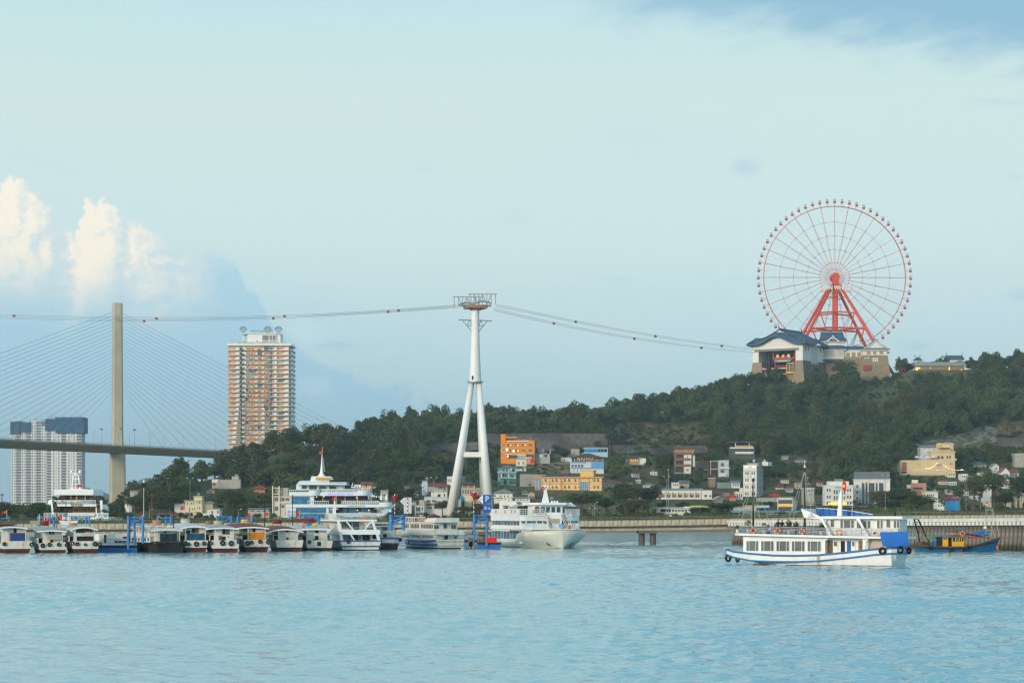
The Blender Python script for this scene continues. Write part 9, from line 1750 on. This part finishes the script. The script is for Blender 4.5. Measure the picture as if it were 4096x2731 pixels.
    railing('far_rail',t,[(X(2995),B_-.05,zde(2995)),(X(3306),B_-.05,zde(3306))],28*s,RAILS,4,1.3,.022);railing('bow_rail',t,[(X(2968),.9,zde(2968)),(X(2966),B_/2,zde(2968)),(X(2968),B_-.9,zde(2968))],28*s,RAILS,4,1.0,.022);railing('stern_deck_rail',t,[(X(3598),.02,zde(3600)),(X(3598),B_-.1,zde(3600))],28*s,RAILS,4,1.2,.022)
    # masts and rigging
    for sx,yt,yb in ((3013,1910,2128),(3209,1868,2130)):
        obj('mast',MB().tube((X(sx),B_/2,zde(sx)),(X(sx),B_/2,Zx(sx,yt)),.13,.09,8),mat('mast_black',(.02,.016,.014),rough=.6),t);obj('mast_cap',MB().tube((X(sx),B_/2,Zx(sx,yt)),(X(sx),B_/2,Zx(sx,yt-9)),.10,n=8),WHITE_C,t);obj('topmast',MB().tube((X(sx),B_/2,Zx(sx,yt-9)),(X(sx),B_/2,Zx(sx,yt-30)),.03,n=5),WHITE_C,t)
        ROPEW=mat('white_rope',(.62,.60,.55))
        for dx_,yy in ((-52,.1),(-40,B_-.1),(-28,.1),(38,.1),(48,B_-.1),(66,.1)): obj('shroud',MB().tube((X(sx),B_/2,Zx(sx,yt+12)),(X(sx+dx_),yy,zde(sx)+.05),.016,n=4,cap=False),ROPEW,t)
        if sx == 3209:
            for i in range(9): f_=.12+i*.085;a=Vector((X(sx+8),B_/2,Zx(sx,yt+12))).lerp(Vector((X(sx+38),.1,zde(sx))),f_);c=Vector((X(sx+14),B_/2,Zx(sx,yt+12))).lerp(Vector((X(sx+66),.1,zde(sx))),f_);obj('ratline',MB().tube(a,c,.02,n=4),ROPEW,t)
    q=MB();xm_=X(3342);q.loft([[(xm_-.32,B_/2-.2,zr0+.25),(xm_+.25,B_/2-.2,zr0+.25),(xm_+.25,B_/2+.2,zr0+.25),(xm_-.32,B_/2+.2,zr0+.25)],[(xm_-.02,B_/2-.1,Zx(3345,1962)),(xm_+.22,B_/2-.1,Zx(3345,1962)),(xm_+.22,B_/2+.1,Zx(3345,1962)),(xm_-.02,B_/2+.1,Zx(3345,1962))]],closed=True);q.box(xm_-.3,xm_+.75,B_/2-.06,B_/2+.06,Zx(3345,1998),Zx(3345,1996));obj('signal_mast',q,PWC,t)
    flagpart(t,X(3350),B_/2,Zx(3350,1923),.55,1.0,1.2,wave=1);q=MB();q.add([(X(3355),B_/2,Zx(3355,1980)),(X(3368),B_/2-.1,Zx(3368,1985)),(X(3355),B_/2,Zx(3355,1988))],[(0,1,2),(2,1,0)]);obj('yellow_pennant',q,FLAGY,t)
    q=MB();q.add([(X(3494),.0,zde(3500)+.15),(X(3512),-.06,zde(3500)+.42),(X(3496),-.02,zde(3500)+.5)],[(0,1,2),(2,1,0)]);obj('small_flag',q,FLAGR,t)
    obj('antenna',MB().tube((X(3405),1,zr0+.25),(X(3407),1,Zx(3405,2000)),.025,n=5),PWC,t);obj('roof_vent',MB().tube((X(3560),1.5,zr0+.25),(X(3560),1.5,zr0+.7),.1,n=8),DARK,t)
    # blue awning sheet at the stern
    n=10;b=MB();vs=[];A0=Vector((X(3540)+.1,-.1,Zx(3560,2127)));A1=Vector((X(3560)+.72,B_-1.6,Zx(3560,2122)))
    c00=Vector((X(3522),-.35,Zx(3520,2127.5)));c10=Vector((X(3600)+.75,-.25,Zx(3600,2125)));c01=Vector((X(3534),-.4,Zx(3530,2185)));c11=Vector((X(3600)+1.0,-.2,Zx(3600,2181)))
    for i in range(n+1):
        for j in range(5): u_,v_=i/n,j/4;pnt=c00.lerp(c10,u_).lerp(c01.lerp(c11,u_),v_);pnt.y += .05*math.sin(u_*16+v_)-.12*math.sin(v_*3.14);vs.append(tuple(pnt))
    b.add(vs,[(i*5+j,i*5+j+1,(i+1)*5+j+1,(i+1)*5+j) for i in range(n) for j in range(4)]);b.add([(x_,y_+.03,z_) for x_,y_,z_ in vs],[((i+1)*5+j,(i+1)*5+j+1,i*5+j+1,i*5+j) for i in range(n) for j in range(4)]);obj('stern_tarpaulin',b,T_BR,t,smooth=True)
    # loose things on and along the boat
    Wm=Matrix.Rotation(-th,4,'Z');b0=Vector((p.x,D,0));to=lambda x,y,z: b0+Wm @ Vector((x,y,z))
    for i,(a,y) in enumerate(((513,365),(752,370),(993,378),(1355,387))): sx=2850+a/2.613;lifebuoy(to(X(sx),-.08,Zx(sx,1980+y/2.613)),['leftmost lifebuoy on the upper rail of the passing boat','second lifebuoy on the upper rail of the passing boat','third lifebuoy on the upper rail of the passing boat','lifebuoy on the upper cabin rail of the passing boat'][i],-th,1.0)
    tyre(to(X(2922),B_*.42,Zx(2922,2233)),.46,'large tyre fender under the bow tip of the passing boat',-th-R(20));tyre(to(X(2966),B_*.30,Zx(2966,2237)),.38,'second tyre fender under the bow of the passing boat',-th-R(35))
    tyre(to(X(3530),-.25,Zx(3530,2202)),.44,'left tyre fender on the stern quarter of the passing boat',-th);tyre(to(xs+.75,1.0,Zx(3560,2199)),.46,'middle tyre fender on the stern of the passing boat',R(15));tyre(to(xs+.8,B_-1.3,Zx(3560,2203)),.44,'right tyre fender on the stern of the passing boat',R(50))
    q=MB()
    for dx_ in (-.09,.08): q.path([to(X(3291)+dx_,-.16,Zx(3291,2215)),to(X(3291)+dx_*1.3,-.2,Zx(3291,2240)),to(X(3291)+dx_,-.18,Zx(3291,2258)),to(X(3291),-.18,Zx(3291,2262))],.035,5)
    tag(obj('rope_loop',q,mat('old_rope',(.30,.24,.16))),'looped rope hanging amidships on the passing boat','rope');q=MB();q.path([to(X(2993),B_*.22-.12,Zx(2993,2207)),to(X(2992),B_*.22-.16,Zx(2993,2224)),to(X(2994),B_*.22-.12,Zx(2993,2236))],.08,6);tag(obj('rope_coil',q,mat('old_rope',(.30,.24,.16))),'rope wrapped round the bow rails of the passing boat','rope')
    for i,(a,h,kind) in enumerate(((340,.7,0),(432,1.5,1),(572,1.1,1),(645,.9,0),(705,1.0,0),(785,.8,0),(850,1.5,2),(905,1.3,2),(1145,1.2,2),(1165,.9,0))):
        sx=2850+a/2.613;pl=thing('potted_plant',ordn(i)+' pot plant from the bow on the upper deck of the passing boat','plant',to(X(sx),.5+.5*(i % 3),zde(sx)+.02),0,'pot plants on the passing boat');obj('pot',MB().tube((0,0,0),(0,0,.42),.17,.25,10),[WHITE_D,DARK][i % 4 == 3],pl);obj('foliage',[GREENCROWNS[0],OPENCROWNS[0],CROWNS[1]][kind],None,pl,(0,0,.45+h*.38),scale=(h*.36,h*.36,h*.5))
    person(to(X(3133),.55,zde(3133)+.02),1.7,(.02,.02,.022),(.03,.03,.04),'person in black on the upper deck, left of two',R(170));person(to(X(3146),.75,zde(3146)+.02),1.68,(.021,.02,.022),(.03,.03,.04),'person in black on the upper deck, right of two',R(160));person(to(X(2998),B_*.28,1.22),1.7,(.76,.76,.76),(.02,.03,.06),'person in a white shirt on the bow beside the cabin',R(-100))
    for i,sx in enumerate((3080,3110,3260)): c=thing('deck_chair','light chair on the upper deck of the passing boat','chair',to(X(sx),2.2,zde(sx)+.015),R(30*i),'chairs on the passing boat');obj('seat',MB().box(-.2,.2,-.2,.2,.42,.46),WHITE_C,c);obj('backrest',MB().box(-.2,.2,.18,.22,.46,.9),WHITE_C,c);[obj('leg',MB().tube((a,e,0),(a,e,.42),.018,n=4),RAILS,c) for a in (-.18,.18) for e in (-.18,.18)]
passing_boat()
# ================================================================== blue fishing boat
def fishing_boat():
    wl=2207.;D=EYE*F/(wl-HY);s=mpp(D);p=P(3815,wl,D);t=thing('fishing_boat','weathered blue fishing boat with yellow cabin by the pile wall','boat',(p.x,D,0),R(-10));X=lambda zx: (3500+zx/3.946-3815)*s;Z=lambda zy: (2207.-(1980+zy/3.946))*s
    FB=mat('fishing_blue',(.012,.12,.24),rough=.6,var=.25,scale=1.5,streak=.5,streakcol=(.02,.04,.06));YC=mat('cabin_yellow_wood',(.68,.34,.02),rough=.6,var=.15,scale=2);st=[]
    for zx,zy,nf,kf in ((645,785,.28,.8),(720,795,.1,.5),(900,815,.02,.3),(1150,822,0,.25),(1400,815,.0,.25),(1600,780,.06,.35),(1780,725,.2,.55),(1900,690,.36,.9),(1965,668,.47,1.0)):
        B_=4.2;x=X(zx);z=Z(zy);y0,y1=B_*nf,B_*(1-nf);w=(y1-y0);zk=-.4 if zx < 1880 else-.3+(zx-1880)/85*.6;xb=x if zx < 1700 else x-(zx-1700)/3.946*s*.28
        st.append([(x,y0,z),(xb,y0+w*kf*.3,max(z*.4,zk)),(xb,y0+w*min(.48,kf*.5),zk),(xb,y1-w*min(.48,kf*.5),zk),(xb,y1-w*kf*.3,max(z*.4,zk)),(x,y1,z)])
    q=MB();q.loft(st,closed=True);obj('hull',q,FB,t)
    for f_,r,m_ in ((0,.10,mat('gunwale_brown',(.10,.06,.04))),(.42,.07,BLACK)): q=MB();q.path([tuple(Vector(c[0]).lerp(Vector(c[1]),f_)+Vector((0,-.05,0))) for c in st],r,6);obj('gunwale' if f_ == 0 else 'rub_rail',q,m_,t)
    q=MB();q.box(X(1950),X(1990),1.9,2.3,Z(685),Z(645));obj('stem_post',q,RED,t);B=lambda nm,m_,a,c,y0,y1,d0,d1: obj(nm,MB().box(X(a),X(c),d0,d1,Z(y1),Z(y0)),m_,t)
    B('deck',WOODM,700,1700,806,818,.4,3.8);B('cabin',YC,1070,1160,700,805,.9,3.2);B('cabin',YC,1215,1405,730,805,.9,3.2);B('cabin_back',DARK,1161,1214,660,805,1.6,3.1);B('cabin_upper',YC,1085,1425,658,668,.9,3.2)
    for a in (1085,1115,1145,1215,1268,1330,1360,1395): B('cabin_post',YC,a,a+13,668,730,.92,1.05)
    B('cabin_rear',DARK,980,1068,660,800,1.0,3.0);B('cabin_glass',mat('green_pane',(.03,.20,.10)),1283,1328,668,728,1.0,1.06);B('cabin_inside',mat('cabin_inside',(.10,.08,.06)),1086,1425,668,729,1.8,3.0)
    q=MB();q.add([(X(950),.5,Z(655)),(X(1455),.5,Z(655)),(X(1455),3.6,Z(640)),(X(950),3.6,Z(640)),(X(950),.5,Z(645)),(X(1455),.5,Z(645)),(X(1455),3.6,Z(630)),(X(950),3.6,Z(630))],[(0,3,2,1),(4,5,6,7),(0,1,5,4),(1,2,6,5),(2,3,7,6),(3,0,4,7)]);obj('cabin_roof',q,mat('roof_blue_paint',(.04,.20,.40),var=.25),t)
    q=MB();q.quad((X(1250),1,Z(550)),(X(1400),1,Z(548)),(X(1480),2.5,Z(508)),(X(1310),2.5,Z(510)));q.quad((X(1310),2.5,Z(515)),(X(1480),2.5,Z(513)),(X(1400),1,Z(553)),(X(1250),1,Z(555)));obj('solar_sheet',q,ROOF_G,t)
    n=8;b=MB();vs=[]
    for i in range(n+1):
        for j in range(4): u_,v_=i/n,j/3;vs.append((X(1440+u_*335),.8+v_*2.2,Z(600+50*(1-v_)*u_*.9+12*math.sin(u_*6)-25*v_*u_*1.2+8*math.sin(v_*6))))
    b.add(vs,[(i*4+j,i*4+j+1,(i+1)*4+j+1,(i+1)*4+j) for i in range(n) for j in range(3)]);b.add([(a,c,e-.04) for a,c,e in vs],[((i+1)*4+j,(i+1)*4+j+1,i*4+j+1,i*4+j) for i in range(n) for j in range(3)]);obj('blue_tarpaulin',b,T_BR,t);B('red_valance',RED,1470,1625,652,680,1.4,1.5)
    for a,ya,c,yc,r,m_ in ((1095,560,1870,690,.07,WOODM),(1250,560,1750,660,.06,WOODM),(1240,570,1190,805,.05,WOODM),(1290,560,1245,805,.05,WOODM),(625,375,690,600,.13,DARK),(690,600,715,740,.1,DARK),(690,378,790,600,.13,DARK),(790,600,860,740,.1,DARK),(625,378,695,380,.05,WOODM),(780,475,1025,750,.03,WOODM),(650,400,860,640,.03,WOODM),(680,560,830,660,.05,WOODM),(640,745,760,745,.06,WOODM),(620,745,860,800,.04,WOODM)):
        obj('spar',MB().tube((X(a),1.6,Z(ya)),(X(c),1.6,Z(yc)),r,n=6),m_,t)
    q=MB()
    for a in (1745,1840): q.tube((X(a),1.4,Z(215)),(X(a),1.4,Z(680)),.05,n=5)
    for y in (215,240,385,545): q.tube((X(1735),1.4,Z(y)),(X(1850),1.4,Z(y)),.045,n=5)
    q.tube((X(1745),1.4,Z(240)),(X(1780),1.4,Z(330)),.035,n=4);q.tube((X(1850),1.4,Z(225)),(X(1955),1.4,Z(650)),.045,n=5);q.tube((X(1800),1.4,Z(400)),(X(1890),1.4,Z(680)),.035,n=4);q.tube((X(1850),1.4,Z(540)),(X(1925),1.4,Z(545)),.035,n=4);obj('pole_frame',q,mat('weathered_pole',(.38,.36,.31)),t)
    obj('white_box',MB().box(X(1708),X(1752),1.1,1.35,Z(528),Z(488)),WHITE_D,t);flagpart(t,X(1745),1.4,Z(95),.3,.95,1.0,wave=1);B('anchor_net',mat('orange_net',(.55,.14,.05)),1908,1942,795,865,1.9,2.1)
    Wm=Matrix.Rotation(R(-10),4,'Z');b0=Vector((p.x,D,0));to=lambda x,y,z: b0+Wm @ Vector((x,y,z))
    for i,(a,y,r) in enumerate(((880,825,33),(1203,870,33),(1415,868,40),(1478,825,28))): tyre(to(X(a),-.15,Z(y)),r/3.946*s,['leftmost tyre on the side of the blue fishing boat','second tyre on the side of the blue fishing boat','biggest tyre on the side of the blue fishing boat','rightmost tyre on the side of the blue fishing boat'][i],R(-10))
    for i,(a,c,y0,y1) in enumerate(((930,985,722,798),(882,922,738,795))): bb=thing('barrel',['taller blue plastic barrel on the fishing boat','shorter blue plastic barrel on the fishing boat'][i],'barrel',to((X(a)+X(c))/2,1.2,Z(y1)));r=(c-a)/2/3.946*s;h=(y1-y0)/3.946*s;obj('drum',MB().loft([[(r*f_*math.cos(k*.5236),r*f_*math.sin(k*.5236),h*z_) for k in range(12)] for z_,f_ in ((0,.92),(.1,1),(.45,.97),(.9,1),(1,.85))],closed=True),mat('barrel_blue',(.02,.14,.40)),bb,smooth=True);obj('drum_rim',MB().ring((0,0,h),r*.85,.03,'z',16,5),mat('barrel_blue',(.02,.14,.40)),bb)
    q=MB();q.loft([[(X(890)+r*math.cos(k*.628)*1.0,1.5+r*math.sin(k*.628)*.8,Z(682)+z_) for k in range(10)] for z_,r in ((0,.95),(.12,.9),(.3,.45),(.36,.05))],closed=True);q.tube((X(872),1.5,Z(800)),(X(872),1.5,Z(680)),.06,n=6);tag(obj('green_umbrella',q,mat('umbrella_green',(.03,.25,.10)),None,b0,rz=R(-10)),'green umbrella on the deck of the fishing boat','umbrella')
    q=MB();rr=random.Random(2)
    for k in range(26): a=(X(rr.uniform(760,880)),rr.uniform(.8,2.5),Z(rr.uniform(745,790)));q.path([a,(a[0]+rr.uniform(-.4,.4),a[1]+rr.uniform(-.3,.3),a[2]+rr.uniform(-.1,.2)),(a[0]+rr.uniform(-.7,.7),a[1],a[2]-.1)],rr.uniform(.07,.16),5)
    tag(obj('fishing_nets',q,mat('net_brown',(.11,.08,.055),var=.4,scale=4),None,b0,rz=R(-10)),'heap of brown fishing nets on the stern of the fishing boat','nets',kind='stuff')
    lifebuoy(to(X(1382),.9,Z(605)),'lifebuoy hanging on the spar of the fishing boat',R(-10),1.15)
    q=MB()
    for k in range(10): a=(X(1150+k*24),1+rr.uniform(0,1.5),Z(625));q.path([a,(a[0]+.3,a[1]+.2,a[2]+rr.uniform(.05,.35)),(a[0]+.6,a[1],a[2])],.14,6)
    tag(obj('orange_gear',q,mat('gear_orange',(.50,.25,.12),var=.4,scale=3),None,b0,rz=R(-10)),'heap of orange fishing gear on the yellow cabin roof','gear')
fishing_boat()
# ================================================================== lamps, poles, wires
def lamp(label,sx,ytop,ybot,D,arms=2,tall=False,glow=False):
    s=mpp(D);p=P(sx,ybot,D);t=thing('street_lamp',label,'street lamp',p,0,'street lamps along the shore');h=(ybot-ytop)*s
    obj('pole',MB().tube((0,0,0),(0,0,h*.9),max(.05,.9*s),max(.04,.55*s),8),POLE,t)
    for sg in ((-1,1) if arms == 2 else (arms,)):
        w=11*s;obj('arm',MB().path([(0,0,h*.86),(sg*w*.35,0,h*.95),(sg*w,0,h)],max(.03,.5*s),5),POLE,t);obj('lamp_head',MB().box(sg*w-3*s,sg*w+3*s,-.15,.15,h-.02,h+1.4*s),WHITE_D,t)
for a in [('double lamp above the teal tarpaulin boat',760,1911,2066,520,2),('double lamp behind the old cruiser',1735,1909,2060,520,2),('double lamp left of the white building with the orange globe',2666,1905,2072,500,2),('double lamp right of the passing boat',3541,1901,2060,480,2),('tall double lamp near the right edge',3864,1903,2046,520,2),('single lamp right of the big ferry',2378,2008,2066,620,1),('small double lamp right of the big ferry',2370,2033,2066,640,2),('first of three curved lamps behind the fishing boat',3784,2006,2046,600,-1),('second of three curved lamps behind the fishing boat',3826,1990,2044,600,-1),('third of three curved lamps behind the fishing boat',3840,1987,2044,620,-1),('lamp on the far right promenade',4084,1998,2045,620,2),('slim pole lamp behind the yellow flag',3952,1941,2042,600,2),('small lamp beside the slim pole lamp',3922,2000,2042,620,2),('lamp left of the yacht',216,1917,2070,500,1),('road lamp under the big stone wall',2296,1762,1800,1455,1),('road lamp above the low hillside restaurant',2502,1760,1810,1458,1),('road lamp right of the low hillside restaurant',2615,1758,1802,1460,1),('lamp among the red roofed shed left side',598,2037,2070,700,1),('lamp between the orange tarpaulin boat and trees',953,2036,2068,700,1)]: lamp(*a)
p=P(575,2068,560);t=thing('telecom_mast','slim concrete telecom mast with antenna head left of the hill','mast',p);s=mpp(560);obj('pole',MB().tube((0,0,0),(0,0,118*s),2.2*s,1.6*s,10),CONC_P,t);obj('antenna_tube',MB().tube((0,0,118*s),(0,0,145*s),1.5*s,n=8),DARK,t);obj('antenna_panel',MB().box(-3*s,3*s,-.2,.2,138*s,149*s),WHITE_D,t);obj('lightning_rod',MB().tube((0,0,145*s),(0,0,158*s),.04,n=4),POLE,t)
q=MB();rr=random.Random(9)
for k in range(40): a=rr.uniform(0,6.28);q.tube((0,0,rr.uniform(120,136)*s),(math.cos(a)*11*s,math.sin(a)*8*s,rr.uniform(122,138)*s),.025,n=4)
obj('bird_spikes',q,DARK,t)['kind']='stuff'
p=P(2666,2072,500);s=mpp(500);t=thing('globe_mast','pole with a golden globe on top above the double lamp','mast',p+Vector((.4,0,0)));obj('pole',MB().tube((0,0,0),(0,0,192*s),.09,.06,8),POLE,t);obj('globe',MB().loft([[(r*math.cos(k*.628),r*math.sin(k*.628),194*s+z_) for k in range(10)] for z_,r in ((-.16,.05),(-.1,.15),(0,.19),(.1,.15),(.16,.05))],closed=True),mat('gold_globe',(.75,.38,.05)),t,smooth=True)
for i,(sx,yt,yb,D,r) in enumerate(((8,1972,2080,420,.1),(608,1972,2070,520,.12),(227,2045,2100,430,.08),(264,2005,2085,420,.1),(3013+700,1990,2040,640,.06),(2475,2008,2064,760,.1),(2508,2038,2064,760,.08))):
    o=MB();p=P(sx,yb,D);h=(yb-yt)*mpp(D);o.tube((0,0,-.5),(0,0,h),r,r*.7,6);o.box(-.35,.35,-.05,.05,h*.93,h*.96);tag(obj('utility_pole',o,DARK if i in (0,3) else WOODM,None,p),['dark pole at the left edge above the boats','brown wooden pole behind the black sterned boat','short dark pole before the yacht stern','dark mast before the yacht','thin pole behind the fishing boat','wooden wire pole right of the yellow building','short wire pole right of the yellow building'][i],'pole','poles along the shore')
q=MB();q.path([P(2475-40+u_*8,2052+10*math.sin(u_/10*3.14) if u_ < 10 else 2052,760) for u_ in range(0,20)],.03,4);tag(obj('overhead_wire',q,DARK),'sagging wire between poles right of the yellow building','wire')
HAZE=1.05e-4
# ================================================================== air
m=bpy.data.materials.new('haze_air');m.use_nodes=True;n=m.node_tree.nodes;n.clear()
o_=n.new('ShaderNodeOutputMaterial');pv=n.new('ShaderNodeVolumePrincipled');m.node_tree.links.new(pv.outputs[0],o_.inputs['Volume'])
pv.inputs['Color'].default_value=(.84,.94,1.0,1);pv.inputs['Density'].default_value=HAZE;pv.inputs['Anisotropy'].default_value=.55
b=MB();b.box(-9100,9100,-310,7700,-3,260)
tag(obj('haze',b,m),'pale blue evening haze over the bay','haze',kind='stuff')
